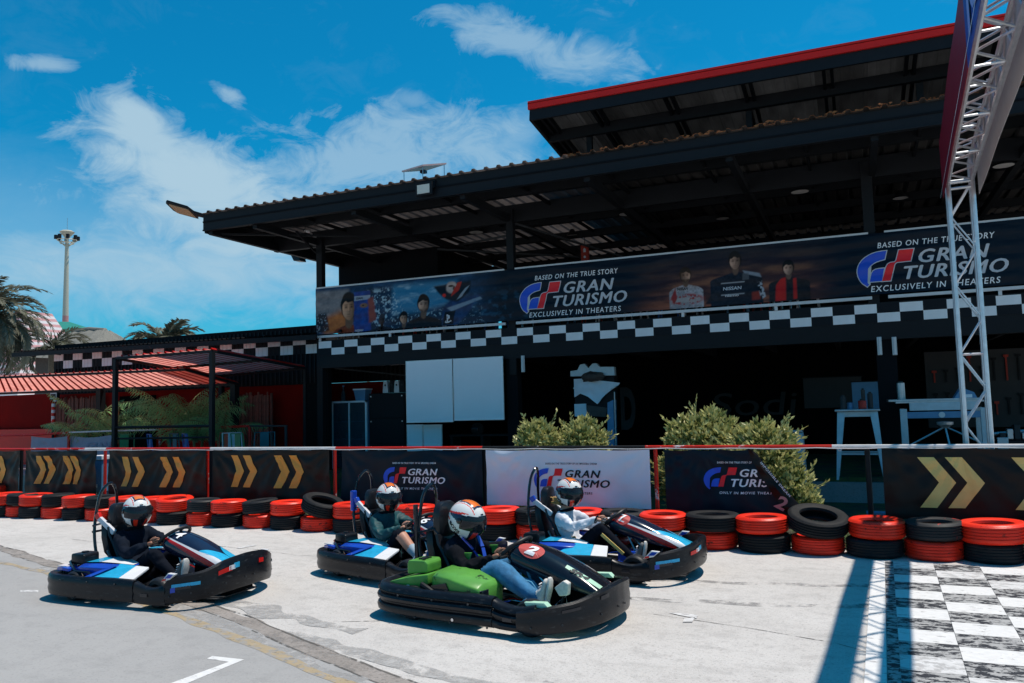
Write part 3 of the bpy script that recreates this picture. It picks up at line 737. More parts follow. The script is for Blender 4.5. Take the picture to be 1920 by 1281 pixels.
# columns
for px,wd,z0,z1 in((597,.15,0,5.5),(958,.15,2.3,5.6),(1641,.17,3.2,5.62),(2100,.15,0,5.6)):
    x=X_at(px,600,FA);bx('column','black_steel',x-wd/2,x+wd/2,FA+.03,FA+.17,z0,z1,bevel=.008)
x=X_at(598,750,FA);bx('column','black_wall',x-.12,x+.12,FA+.16,FA+.30,0,2.9)
pcx=X_at(1660,640,FA+.2);bx('pillar','black_wall',pcx-.15,pcx+.15,FA+.05,FA+.35,.4,2.75)
pcx2=X_at(962,720,FA+.1);bx('pillar','black_wall',pcx2-.12,pcx2+.12,FA+.05,FA+.25,.4,2.75)
# lower roof: corrugated sheets on rafters and purlins
RX0,RX1,RY0,RY1=-12.12,5.2,12.3,20.4
def rz(y): return 5.78-(y-RY0)*.012
def corr_sheet(w_,y0,y1,zf,amp=.025,n=3,m_=None,thick=True):
    mb=MB();ring=[]
    seg=[];p=w_/n
    for k in range(n): seg+=[(k*p,0),(k*p+p*.62,0),(k*p+p*.70,amp),(k*p+p*.90,amp)]
    seg.append((w_,0))
    vs=[(x,y,zf(y)+z) for y in(y0,y1) for x,z in seg];n_=len(seg)
    mb.add(vs,[(i,i+1,n_+i+1,n_+i) for i in range(n_-1)],1)
    vs=[(x,y0,zf(y0)+z-q) for q in(0,.004) for x,z in seg];mb.add(vs,[(i,i+1,n_+i+1,n_+i) for i in range(n_-1)],2)
    return mb
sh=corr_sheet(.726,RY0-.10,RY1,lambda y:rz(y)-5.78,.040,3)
shm=sh.mesh('roof_sheet',['roof_top','roof_underside','rust'],fix=False);shm2=sh.mesh('roof_sheet',['roof_top','roof_underside_dark','rust'],fix=False)
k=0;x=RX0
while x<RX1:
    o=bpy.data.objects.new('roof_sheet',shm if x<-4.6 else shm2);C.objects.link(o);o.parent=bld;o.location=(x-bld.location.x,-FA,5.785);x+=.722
bx('fascia','black_steel',RX0,RX1,RY0-.03,RY0+.03,5.44,5.775)
bx('fascia_lip','black_steel',RX0,RX1,RY0-.05,RY0+.05,5.43,5.455)
bx('gutter_trim','black_wall',RX0,RX1,RY0-.045,RY0-.03,5.60,5.63)
bx('verge_board','black_steel',RX0-.02,RX0+.03,RY0+.03,RY1,5.40,5.77)
for y in (13.3,FA+.1,15.7,17.2,18.7,20.2):
    bx('roof_beam','black_steel',RX0+.03,RX1,y,y+.12,rz(y)-.40 if abs(y-FA-.1)<.1 else rz(y)-.20,rz(y)-.05)
for i,xx in enumerate((-12.0,-10.85,-8.5,-6.2,-3.9,-1.6,.44,2.6,4.4)):
    bx('rafter','black_steel',xx-.05,xx+.05,RY0+.05,RY1,5.36,5.50)
for i in range(11):
    xx=RX0+.4+i*1.6;bx('purlin','black_wall',xx-.02,xx+.02,RY0+.05,RY1,5.60,5.66)
# bracing rods below the roof
for a,b in (((-6.15,FA+.1,5.35),(-4.6,18.6,5.05)),((-6.15,FA+.1,5.1),(-8.4,16.5,5.5)),((-10.5,13.2,5.42),(-10.85,FA,5.2)),((-8.6,15.8,5.3),(-4.6,18.6,5.1)),((-12.0,12.6,5.42),(-9.5,14.2,5.40))):
    mb=MB();mb.bar(a,b,.04,.04);bp('brace_rod',mb,'black_steel' if a[0]<-9 else 'dim_grey')
# walls of the upper floor
bx('wall','black_wall',-12.1,-9.2,16.9,20.4,3.1,5.62)
bx('wall','black_wall',-5.6,XR,20.42,20.5,3.1,5.9)
bx('wall','black_wall',-9.1,-7.4,20.42,20.5,3.1,5.9)
bx('wall','black_wall',-9.1,-5.6,20.42,20.5,4.1,5.9)
for k in range(9): bx('rear_post','black_steel',-7.4+k*.21,-7.4+k*.21+.11,20.3,20.4,3.1,4.3)
bx('wall','dim_grey',-7.4,-5.6,20.42,20.5,3.1,4.12)
bx('wall','red_wall',-3.9,-.6,19.6,19.7,4.3,5.0)
bx('wall','black_wall',-9.2,-9.05,16.9,19.0,3.1,4.6)
# red trim box on wall with exit sign
# lower floor walls
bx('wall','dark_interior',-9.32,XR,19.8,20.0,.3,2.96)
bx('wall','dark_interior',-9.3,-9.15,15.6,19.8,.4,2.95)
bx('wall','red_wall',-12.5,-10.15,16.0,16.1,.3,2.35)
bx('wall','black_wall',-12.5,-9.3,15.98,16.12,2.36,2.95)
for k in range(26):
    xx=-12.4+k*.12;bx('wall_rib','black_steel',xx,xx+.04,15.95,15.98,2.40,2.93)
# ceiling panel edge
mb=MB();mb.bar((XL+.3,FA+.25,2.62),(-8.75,15.9,2.36),.03,.03);bp('ceiling_rail',mb,'dim_grey')
# vent strip lights on the columns (white tubes)
for px,m_ in((1648,0),(1676,0),(981,0)):
    y=FA+.02;p0=at(px,632 if px>1000 else 667,'y',y);p1=at(px+2,666 if px>1000 else 698,'y',y)
    t=thing('strip_light','short white strip light fixed to the %s'%({1648:'left side of the right pillar',1676:'right side of the right pillar',981:'pillar beside the white boards'}[px]),'lamp',(p0.x,y,p1.z),0,'strip lights on the pillars')
    mb=MB();mb.box(-.035,.035,-.03,.0,0,p0.z-p1.z);part('housing',mb,'galv',t,bevel=.004)
    mb=MB();mb.tube([(0,-.035,.01),(0,-.035,p0.z-p1.z-.01)],.02,8);part('tube',mb,'white_trim',t,smooth=True)
# railing of the deck
zt,zb=4.40,3.37
segs=[(XL+.02,-6.28),(-6.05,.32),(.56,XR)]
for a,b in segs:
    bx('rail','white_trim',a,b,FA-.03,FA+.01,zt-.03,zt+.005)
    bx('rail','white_trim',a,b,FA-.035,FA+.012,zb-.085,zb-.035)
for px in (745-14,1280,1455,1877,600):
    x=X_at(px,575,FA);bx('baluster','white_trim',x-.025,x+.025,FA-.02,FA+.01,3.21,zb-.085)
# upper monopitch roof
UX0,UX1,UY0,UY1=-5.16,4.6,13.0,20
def uz(y): return 7.10-(y-UY0)*.135
mb=MB();mb.bar((UX0,UY0,7.09),(UX1,UY0,7.05),.05,.15);bp('red_fascia',mb,'red_trim')
mb=MB();mb.bar((UX0,UY0-.028,7.12),(UX1,UY0-.028,7.08),.006,.012);bp('fascia_bead',mb,'red_wall')
mb=MB();mb.bar((UX0+.02,UY0+.04,6.93),(UX1,UY0+.04,6.89),.05,.22);bp('fascia',mb,'black_steel')
mb=MB();mb.bar((UX0+.03,UY0+.05,6.95),(UX0+.03,UY1,uz(UY1)-.15),.06,.24);bp('verge_board',mb,'black_steel')
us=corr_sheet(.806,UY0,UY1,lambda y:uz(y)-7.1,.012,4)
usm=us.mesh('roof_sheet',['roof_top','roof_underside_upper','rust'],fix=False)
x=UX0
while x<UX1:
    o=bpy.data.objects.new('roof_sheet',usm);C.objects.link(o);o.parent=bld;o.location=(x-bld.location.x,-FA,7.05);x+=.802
for y in(13.95,15.4,17):
    mb=MB();mb.bar((UX0+.03,y,uz(y)-.18),(UX1,y,uz(y)-.18),.10,.20);bp('roof_beam',mb,'black_steel')
for xx in(-5.0,-4.05,-2.75,-1.45,-.2,1.0,2.2,3.4):
    for d in(0,.12):
        mb=MB();mb.bar((xx+d,UY0+.06,uz(UY0)-.14),(xx+d,UY1,uz(UY1)-.14),.05,.10);bp('rafter',mb,'black_steel')
for xx in(-4.35,-1.45,1.2):
    bx('roof_post','black_steel',xx-.05,xx+.05,14.0,14.1,5.8,uz(14)-.2)
    mb=MB();mb.bar((xx,14.05,5.82),(xx+.5,14.6,6.5),.04,.04);bp('roof_strut',mb,'dim_grey')
# dry leaves along the top of the lower roof
mb=MB()
for k in range(420):
    x=random.uniform(-4.3,2.0) if k<360 else random.uniform(2,4.5);q=random.random()
    if noise.noise(Vector((x*1.7,3,1)))<-.12: continue
    y=12.32+random.uniform(0,.16);z=5.835+random.uniform(0,.05)
    a=random.uniform(0,6.28);s_=random.uniform(.02,.05)
    mb.add([(x-s_,y,z),(x,y+.01*math.sin(a),z+s_*math.sin(a)*.7),(x+s_,y+.01,z+s_*.3),(x,y,z-.02)],[(0,1,2,3)])
tag(link('dry_leaves',mb.mesh('dry_leaves','rust',fix=False)),'rust brown dry leaves lying along the roof edge','leaves',kind='stuff')
# ------------------------------------------------------------------ film banner on the deck railing
x0,x1=X_at(592,580,FA-.05),3.9
t=thing('railing_banner','long film banner with portraits and two GRAN TURISMO logos along the upper railing','banner',(x0,FA-.05,zb-.01));W_=x1-x0;H_=zt-zb-.02
fw=lambda x,z:.010*math.sin(z*26+math.sin(x*2)*1.2)*(.4+.6*abs(math.sin(x*.7)))+.006*noise.noise(Vector((x*5,z*18,2)))
import numpy as np
def pxl(px,py): p=at(px,py,'y',FA-.05);return p.x-t.location.x,p.z-t.location.z
nx=1150;nz_=92
gx,gz=np.meshgrid(np.linspace(0,W_,nx+1),np.linspace(0,H_,nz_+1))
rs_=np.random.RandomState(4)
def vnoise(sx,sz,seed=0,ox=0,oct=4):
    out=np.zeros_like(gx);amp=1;tot=0
    for o in range(oct):
        fx,fz=sx*2**o,sz*2**o;r_=np.random.RandomState(seed+o*7);T=r_.rand(256,256)
        X=gx*fx+ox;Z=gz*fz;xi=np.floor(X).astype(int);zi=np.floor(Z).astype(int);u=X-xi;v=Z-zi;u=u*u*(3-2*u);v=v*v*(3-2*v)
        g_=lambda a,b:T[(a)%256,(b)%256]
        out+=amp*((g_(xi,zi)*(1-u)+g_(xi+1,zi)*u)*(1-v)+(g_(xi,zi+1)*(1-u)+g_(xi+1,zi+1)*u)*v);tot+=amp;amp*=.55
    return out/tot
col=np.zeros(gx.shape+(3,));col[:]=(.004,.010,.020)
sm=lambda e0,e1,x:(lambda t_:t_*t_*(3-2*t_))(np.clip((x-e0)/(e1-e0),0,1))
def mixc(mask,c):
    global col
    c=np.array(c,float);col=col*(1-mask[...,None])+ (c if c.ndim==3 else c[None,None,:])*mask[...,None]
def ell(cx,cz,rx,rz,soft=.15): return 1-sm(1-soft,1+soft,np.sqrt(((gx-cx)/rx)**2+((gz-cz)/rz)**2))
def poly(P,soft=.012):
    """soft mask of a convex polygon given by photo points or metres"""
    m_=np.ones_like(gx);n=len(P);A=sum(P[i][0]*P[(i+1)%n][1]-P[(i+1)%n][0]*P[i][1] for i in range(n));sg=1 if A>0 else -1
    for i in range(n):
        x0_,z0_=P[i];x1_,z1_=P[(i+1)%n];L_=math.hypot(x1_-x0_,z1_-z0_)+1e-9
        d=((x1_-x0_)*(gz-z0_)-(z1_-z0_)*(gx-x0_))/L_*sg;m_*=sm(-soft,soft,d)
    return m_
def PP(*q,soft=.012): return poly([pxl(*z) for z in q],soft)
n1=vnoise(3,9,1);n2=vnoise(9,12,11);n3=vnoise(30,30,21,oct=2);n4=vnoise(1.2,7,31)
# dusk sky behind the three people
xa=pxl(1195,560)[0];xb=pxl(1600,510)[0];xm=(xa+xb)/2
glow=sm(xa-.3,xa+.8,gx)*(1-sm(xb-1.0,xb-.1,gx))*(1-sm(.25,.95,gz/H_)*.85)
streak=sm(.38,.72,n4*.7+n1*.3)
mixc(glow*.95,np.stack([.055+.30*streak*(1-gz/H_*.6),.022+.085*streak,.024+.035*streak],-1))
mixc(glow*sm(.55,.95,gz/H_)*.7,(.012,.014,.028))
# blue race scene at the left
xs0=pxl(590,600)[0];xs1=pxl(905,560)[0]
sc_=(1-sm(xs1-.55,xs1+.5,gx));b_=n1*.5+n2*.5
mixc(sc_,np.stack([.010+.05*b_**3,.028+.16*b_**3,.05+.30*b_**2.5],-1))
skyb=PP((736,536),(858,524),(840,568),(780,590),(734,592),soft=.08);mixc(skyb*.9,np.stack([.03+.20*sm(.5,.8,n1),.20+.22*sm(.5,.8,n1),.36+.2*sm(.5,.8,n1)],-1))
trk=PP((690,545),(736,540),(760,590),(745,622),(700,622),soft=.06);mixc(trk*sm(.50,.62,n3*.5+n2*.5),(.30,.44,.52))
st=PP((735,590),(900,572),(905,606),(735,618),soft=.10);mixc(st*.8,(.008,.025,.05));mixc(st*sm(.66,.74,n3)*.8,(.25,.38,.45))
lf=PP((590,548),(655,542),(655,590),(592,600),soft=.05);mixc(lf*.9,np.stack([.12+.25*n2,.12+.22*n2,.13+.2*n2],-1)*.9)
fl=PP((610,596),(655,575),(660,622),(606,628),soft=.10);mixc(fl*.95,np.stack([.30+.35*n2,.07+.13*n2,.015+.03*n2],-1))
car=PP((592,590),(612,586),(618,620),(592,626),soft=.03);mixc(car*.9,(.01,.012,.02));mixc(car*sm(.6,.7,n3),(.2,.22,.25))
def face(cx,cz,s,hair=(.010,.008,.008),skin=(.34,.185,.12),beard=0,light=-1,wid=1.0,shirt=(.008,.010,.014),sh=1.0,neck=True):
    """soft printed portrait: body, neck, shaded head, features, hair"""
    fxn=vnoise(40/s*.3,40/s*.3,77,oct=2)
    bw=s*1.15*sh;top=cz-s*.66
    body=sm(0,.02,-(np.abs(gx-cx)-bw*(.55+.45*sm(0,s*.55,top+.02-gz))))*sm(-.01,.015,top+.02-gz-np.abs(gx-cx)*.28)
    shade=.55+.45*sm(-bw,bw,(gx-cx)*-light*-1)
    if shirt is not None: mixc(body,np.array(shirt)[None,None,:]*(.6+1.2*n3[...,None]*shade[...,None]))
    if neck: mixc(ell(cx,cz-s*.52,s*.19*wid,s*.30,.2)*(gz<cz-s*.25),np.array(skin)*.38)
    mixc(ell(cx,cz+s*.07,s*.40*wid,s*.53,.10),hair)
    u=(gx-cx)/(s*.33*wid);v=(gz-(cz-s*.05))/(s*.45);rr=np.sqrt(u*u+v*v)
    m_=1-sm(.90,1.06,rr*(1+.10*np.clip(-v,0,1)*np.abs(u)))
    lt=np.clip(.62+.55*light*-u*-1*.9*-1,.10,1.25) if False else np.clip(.95+.75*(u*light),.16,1.6)
    lt=lt*np.clip(1.05-.35*np.abs(v)**2,0,1.1)
    tone=lt*(.92+.16*fxn)
    for q in(-1,1):
        tone*=1-.62*np.exp(-(((u-q*.42)/.25)**2+((v-.17)/.13)**2));tone*=1-.72*np.exp(-(((u-q*.42)/.27)**2+((v-.36)/.045)**2));tone*=1-.8*np.exp(-(((u-q*.42)/.10)**2+((v-.165)/.045)**2))
    tone*=1+.30*np.exp(-(((u-light*.03)/.08)**2+((v+.02)/.30)**2));tone*=1-.40*np.exp(-(((u+light*.15)/.09)**2+((v+.10)/.22)**2));tone*=1-.45*np.exp(-((u/.16)**2+((v+.24)/.04)**2))
    tone*=1-.55*np.exp(-((u/.28)**2+((v+.47)/.05)**2));tone*=1-.30*np.exp(-((u/.3)**2+((v+.66)/.05)**2))
    mixc(m_,np.array(skin)[None,None,:]*tone[...,None])
    if beard: mixc(m_*sm(.30,.55,-v)*(1-np.exp(-((u/.2)**2+((v+.47)/.05)**2)))*beard*(.5+.5*sm(.2,.7,np.abs(u)+(-v-.4))),np.array(hair)*1.6)
    hl=sm(.58,.70,v+.12*np.sin(u*6+cx*9)*.6+.10*(fxn-.5)+.22*np.abs(u)**2);mixc(np.clip(m_+ell(cx,cz+s*.07,s*.40*wid,s*.53,.10),0,1)*hl,hair)
# left collage
X,Z=pxl(654,577);face(X,Z,.56,skin=(.42,.22,.13),light=-1,wid=.92,shirt=(.16,.03,.012),sh=.8)
hel=PP((664,548),(694,545),(696,624),(664,626),soft=.015);mixc(hel,np.stack([.004+.02*n3,.02+.06*n2,.10+.26*n2],-1))
X,Z=pxl(682,573);mixc(hel*ell(X,Z,.10,.05,.25),(.20,.11,.08));mixc(hel*ell(X-.02,Z+.005,.03,.014,.3),(.01,.01,.01));mixc(PP((664,556),(694,553),(694,561),(664,565),soft=.01),(.30,.34,.42))
mixc(PP((690,560),(700,556),(706,600),(692,606),soft=.03),(.25,.06,.05))
X,Z=pxl(716,600);face(X,Z,.20,skin=(.05,.03,.03),shirt=(.02,.02,.03),sh=1.6,hair=(.03,.03,.04))
X,Z=pxl(757,597);face(X,Z,.25,skin=(.34,.20,.14),light=-1,shirt=(.010,.014,.02),sh=.95)
X,Z=pxl(794,571);face(X,Z,.36,skin=(.36,.22,.16),light=-1,beard=.75,shirt=(.010,.012,.018),sh=1.05)
dr=PP((828,612),(830,580),(846,562),(900,552),(912,560),(875,592),(862,612),soft=.03);mixc(dr,np.stack([.006+.02*n2,.02+.05*n2,.05+.14*n2],-1))
mixc(PP((838,578),(900,556),(904,560),(846,584),soft=.015)*.8,(.24,.32,.40))
hd=PP((812,537),(884,526),(880,548),(858,566),(836,562),(822,550),soft=.03);mixc(hd,(.006,.012,.022))
X,Z=pxl(847,539);mixc(ell(X,Z,.13,.12,.2),np.array((.42,.33,.30))[None,None,:]*(.55+.9*n2[...,None]));mixc(ell(X-.02,Z+.03,.06,.02,.35),(.02,.012,.01));mixc(ell(X+.05,Z-.02,.03,.05,.4),(.10,.05,.04))
mixc(PP((858,530),(866,528),(860,545),(846,556),(848,548),soft=.012),(.42,.03,.02));mixc(PP((872,540),(880,535),(866,556),(856,562),soft=.012)*.7,(.35,.42,.5))
X,Z=pxl(833,554);mixc(ell(X,Z,.04,.035,.3),(.55,.02,.02))
mixc(PP((830,610),(834,585),(854,582),(849,608),soft=.012),(.008,.01,.016))
mixc(PP((880,555),(1000,545),(1000,600),(890,604),soft=.30)*sm(.55,.75,n2)*.5,(.02,.10,.18))
# the three by the sunset
X,Z=pxl(1285,517);s_=.26
face(X,Z,s_,hair=(.035,.018,.010),skin=(.34,.18,.12),beard=.85,light=1,shirt=(.30,.27,.28),sh=1.05)
mixc(ell(X,Z-.43,.30,.10,.25)*sm(.45,.6,n3),(.30,.03,.03));mixc(ell(X,Z-.44,.27,.045,.2)*sm(.35,.5,n2),(.34,.31,.31));mixc(PP((1258,560),(1266,540),(1270,560),(1264,572),soft=.012),(.28,.03,.03))
X,Z=pxl(1378,490)
mixc(PP((1322,571),(1334,552),(1354,560),(1352,571),soft=.02)*.95,(.012,.013,.02))
face(X,Z,.30,hair=(.012,.008,.007),skin=(.36,.20,.14),light=-1,shirt=(.010,.013,.022),sh=1.32,wid=.92)
mixc(PP((1392,507),(1424,512),(1428,520),(1396,513),soft=.012)*.9,(.26,.28,.32));mixc(PP((1420,530),(1428,524),(1436,556),(1427,562),soft=.01)*sm(.4,.6,n3),(.34,.36,.40))
mixc(PP((1392,512),(1404,511),(1404,524),(1392,525),soft=.005)*.6,(.12,.12,.13));mixc(PP((1352,531),(1396,527),(1396,529),(1352,533),soft=.006),(.3,.3,.32));mixc(PP((1352,553),(1396,549),(1396,551),(1352,555),soft=.006),(.3,.3,.32));mixc(PP((1410,548),(1424,546),(1426,561),(1410,563),soft=.02)*.8,(.28,.03,.02))
X,Z=pxl(1478,503);face(X,Z,.24,hair=(.008,.006,.006),skin=(.38,.22,.16),light=-1,shirt=(.012,.012,.016),sh=1.25)
mixc(PP((1454,565),(1455,535),(1464,523),(1473,520),(1474,563),soft=.015),(.48,.015,.015));mixc(PP((1488,561),(1487,522),(1493,521),(1495,560),soft=.012),(.40,.015,.015))
col=np.clip(col*(.9+.2*n3[...,None]),0,1)
rowf=np.array([[fw(W_*i/nx,H_*j/nz_) for i in range(0,nx+1,5)] for j in range(0,nz_+1,4)])
jj=np.linspace(0,nz_,rowf.shape[0]);ii=np.linspace(0,nx,rowf.shape[1])
tmp=np.array([np.interp(np.arange(nx+1),ii,r_) for r_ in rowf]);dsp=np.array([np.interp(np.arange(nz_+1),jj,tmp[:,c_]) for c_ in range(nx+1)]).T
me=bpy.data.meshes.new('cloth');V=np.stack([gx,dsp,gz],-1).reshape(-1,3)
idx=(np.arange(nz_)[:,None]*(nx+1)+np.arange(nx)[None,:]).reshape(-1);F=np.stack([idx,idx+1,idx+nx+2,idx+nx+1],-1)
me.vertices.add(len(V));me.vertices.foreach_set('co',V.reshape(-1));me.loops.add(F.size);me.loops.foreach_set('vertex_index',F.reshape(-1));me.polygons.add(len(F));me.polygons.foreach_set('loop_start',np.arange(len(F))*4);me.update(calc_edges=True)
ca=me.color_attributes.new('print','FLOAT_COLOR','POINT');ca.data.foreach_set('color',np.concatenate([col.reshape(-1,3),np.ones((len(V),1))],1).reshape(-1))
mk('printed_cloth',(1,1,1),.45,var=.05,spec=.15);_m=M['printed_cloth'];_t=_m.node_tree;_a=_t.nodes.new('ShaderNodeAttribute');_a.attribute_name='print';_t.links.new(_a.outputs['Color'],_t.nodes['Principled BSDF'].inputs['Base Color'])
me.materials.append(_m)
for p_ in me.polygons: p_.use_smooth=True
link('cloth',me,t)
for body,px,py,h,wd,m_ in (('SSAN',668,562,.05,.16,'print_dark'),('NISSAN',666,622,.045,.20,'print_grey'),('NISSAN',1270,545,.05,.19,'print_dark'),('NISSAN',1356,545,.06,.31,'print_grey'),('nismo',1360,557,.045,.23,'print_grey')):
    v,fs=txt(body,h,wd,.1,.02);dx,dz=pxl(px,py);put_print(t,fw,[(v,fs,m_,dx,dz)],'lettering',.009)
dx,dz=pxl(838,604)
put_print(t,fw,[([(0,0),(.022,.008),(.022,.13),(.055,.115),(.055,.075),(.035,.065),(.035,.055),(.075,.07),(.075,.125),(.02,.155),(0,.15)],[tuple(range(11))],'print_grey',dx,dz)],'sleeve_mark',.010,lim=.2)
put_print(t,fw,[([(-.05,.0),(-.02,.03),(-.008,.03),(-.008,.018),(-.03,.004),(.09,.02),(.06,.035),(.10,.03),(.11,.012),(.03,-.018),(-.03,-.018)],[tuple(range(11))],'print_grey',dx,dz)],'sleeve_mark',.009,lim=.2)
for cxp,cyp in((1074,553),(1746,496)):
    c_=pxl(cxp,cyp);logo_banner(t,fw,c_[0],c_[1],.85,True,'BASED ON THE TRUE STORY','EXCLUSIVELY IN THEATERS',topw=1.95,botw=2.15,edge_=True)
# ------------------------------------------------------------------ seats and tables seen under the banner and over it
def bar_stool(x,y,m_,label,h=.72,z=3.10):
    t=thing('bar_stool',label,'stool',(x,y,z),random.uniform(-.4,.4),'stools and chairs on the upper deck')
    mb=MB();mb.box(-.17,.17,-.17,.17,h,h+.03);part('seat',mb,m_,t,bevel=.008)
    for a,b in((-1,-1),(1,-1),(1,1),(-1,1)):
        mb=MB();mb.bar((a*.13,b*.13,h),(a*.2,b*.2,0),.03,.03);part('leg',mb,m_,t)
    return t
cols=['galv','black_steel','tank_blue','chair_red','galv','white_trim','black_steel','chair_blue'];mk('chair_red',(.4,.02,.015),.4)
cn={'galv':'bare metal','black_steel':'black','tank_blue':'dull blue','chair_red':'red','white_trim':'white','chair_blue':'blue'}
random.seed(5)
for i in range(22):
    px=650+i*41+random.uniform(-10,10);x=X_at(px,600,15.0+.3*(i%3));m_=cols[i%8]
    t_=bar_stool(x,15.0+.3*(i%3)+random.uniform(-.05,.05),m_,'%s stool on the upper deck, %s from the left under the banner'%(cn[m_],(list(names.values())+['seventeenth','eighteenth','nineteenth','twentieth','twenty first','twenty second'])[i]))
# ------------------------------------------------------------------ lamps, speakers, floodlights
def pendant(px,py,y,label,r_=.17):
    p=at(px,py,'y',y);t=thing('pendant_lamp',label,'lamp',(p.x,y,p.z),0,'round pendant lamps under the roof')
    mb=MB();mb.lathe([(.02,.16),(.05,.14),(.09,.06),(r_*.98,.01),(r_,0),(r_*.9,.0)],20);part('shade',mb,'black_steel',t,smooth=True)
    mb=MB();mb.lathe([(0,.004),(r_*.9,.004),(r_*.9,.002),(0,.002)],20);part('diffuser',mb,'lamp_glow',t)
    mb=MB();mb.tube([(0,0,.15),(0,0,5.6-p.z)],.008,5);part('cord',mb,'black_steel',t)
for px,py,y,l in((1175,402,15.6,'round pendant lamp below the roof beam, left of the middle'),(1500,360,15.0,'round pendant lamp above the three printed people on the banner'),(893,436,15.6,'round pendant lamp near the left of the upper deck'),(1355,410,17.0,'dim pendant lamp farther back, above the dark red wall'),(1688,372,16.5,'small pendant lamp right of the upper column'),(1882,311,14.6,'large pendant lamp at the right behind the truss'),(1073,442,17.2,'small pendant lamp above the banner beside the exit sign'),(572,405,14.0,'faint round lamp under the left roof corner')): pendant(px,py,y,l,.15 if y>16 else .17)
p=at(797,356,'y',RY0-.10);t=thing('floodlight','square floodlight with pale glass hung on the roof edge','lamp',(p.x,RY0-.06,p.z))
mb=MB();mb.box(-.17,.17,-.10,-.04,-.11,.12);part('housing',mb,'black_steel',t,bevel=.01);mb=MB();mb.box(-.125,.125,-.108,-.10,-.08,.08);part('glass_panel',mb,'led_glass',t);mb=MB();mb.bar((-.18,-.07,0),(-.18,.02,.16),.02,.03);mb.bar((.18,-.07,0),(.18,.02,.16),.02,.03);mb.bar((-.18,.02,.16),(.18,.02,.16),.03,.02);part('bracket',mb,'black_steel',t)
p0=at(384,403,'y',RY0);p1=at(318,386,'y',RY0-.1);t=thing('street_lamp_head','flat black street lamp head sticking out from the roof corner','lamp',tuple(p0))
d=p1-p0;mb=MB();mb.loft([[tuple(d*a+Vector((0,-w_,h_+w_*.55))),tuple(d*a+Vector((0,w_,h_-w_*.55))),tuple(d*a+Vector((0,w_,h_-w_*.55-.05))),tuple(d*a+Vector((0,-w_,h_+w_*.55-.05)))] for a,w_,h_ in((-.1,.03,0),(.25,.05,.0),(.33,.15,.01),(.9,.16,.02),(1.0,.10,.02))]);part('housing',mb,'black_steel',t,bevel=.005)
for k in range(5):
    a=.36+k*.11;mb=MB();q=d*(a+.045)+Vector((0,0,-.045));e=d.normalized()*.05
    lo=[tuple(q-e+Vector((0,-.11,.06))),tuple(q+e+Vector((0,-.11,.06))),tuple(q+e+Vector((0,.11,-.06))),tuple(q-e+Vector((0,.11,-.06)))]
    mb.add([(x,y_,z-.006) for x,y_,z in lo]+[(x,y_,z+.02) for x,y_,z in lo],[(3,2,1,0),(4,5,6,7),(0,1,5,4),(2,3,7,6),(1,2,6,5),(3,0,4,7)]);part('led_panel',mb,'led_amber',t)
mb=MB();mb.bar((0,0,-.02),(.35,.05,-.16),.03,.03);part('arm',mb,'galv',t)
def solar(px,py,y,label,w_=.42):
    p=at(px,py,'y',y);t=thing('solar_panel',label,'solar panel',(p.x,y,5.84));h=p.z-5.84
    mb=MB();tl=.18
    vs=[(-w_,-.28,h-tl*.3),(w_*.6,-.35,h-tl*.15),(w_,.35,h+tl),(-w_*.6,.42,h+tl*.8)]
    mb.add(vs+[(x,y_,z-.03) for x,y_,z in vs],[(0,1,2,3),(7,6,5,4),(0,4,5,1),(1,5,6,2),(2,6,7,3),(3,7,4,0)]);part('panel',mb,'solar',t)
    for x,y_,z in vs[:3]: mb=MB();mb.tube([(x*.9,y_*.9,z-.02),(x*.9,y_*.9,0)],.008,5);part('stand',mb,'galv',t)
    mb=MB();mb.box(-.05,.05,-.05,.05,h-.07,h-.02);part('junction_box',mb,'solar_dark',t)
solar(794,318,12.7,'tilted solar panel on thin legs above the floodlight',.30)
solar(1905,145,12.7,'pink solar panel on the roof at the right edge',.40)
# loudspeaker under the eave, security camera, exit sign
p=at(556,483,'y',15.6);t=thing('loudspeaker','small black wedge loudspeaker below the left roof edge','speaker',tuple(p));mb=MB();mb.prism([(-.12,.12),(.14,.12),(.2,-.12),(0,-.1)],-.12,.12,'xz');part('cabinet',mb,'black_plastic',t,bevel=.01);mb=MB();mb.bar((0,0,.1),(0,0,.5),.03,.03);part('bracket',mb,'black_steel',t)
p=at(583,437,'y',FA-.05);t=thing('security_camera','small white security camera on top of the corner column','camera',tuple(p));mb=MB();mb.tube([(-.12,-.05,.06),(.0,-.02,.02)],[.035,.04],10);part('body',mb,'white_trim',t,smooth=True);mb=MB();mb.bar((0,0,.0),(.05,0,-.08),.03,.03);mb.bar((.05,0,-.08),(.12,.03,-.1),.03,.03);part('arm',mb,'galv',t);mb=MB();mb.tube([(-.13,-.055,.065),(-.15,-.06,.07)],.025,10);part('lens',mb,'black_gloss',t)
p=at(1097,475,'y',17.0);t=thing('exit_sign','dull red box sign hanging above the banner','sign',tuple(p));mb=MB();mb.box(-.09,.09,-.03,.03,-.18,.18);part('box',mb,'exit_red',t,bevel=.005);mb=MB();mb.prism([(-.03,.02),(.03,.02),(.03,.09),(.0,.12),(-.03,.09)],-.036,-.03);part('pictogram',mb,'print_grey',t);mb=MB();mb.lathe([(0,-.036),(.03,-.036),(.03,-.03)],12,(0,0,-.09),'y');part('dot',mb,'print_grey',t);mb=MB();mb.tube([(0,0,.18),(0,0,5.5-p.z)],.008,5);part('cord',mb,'black_steel',t)
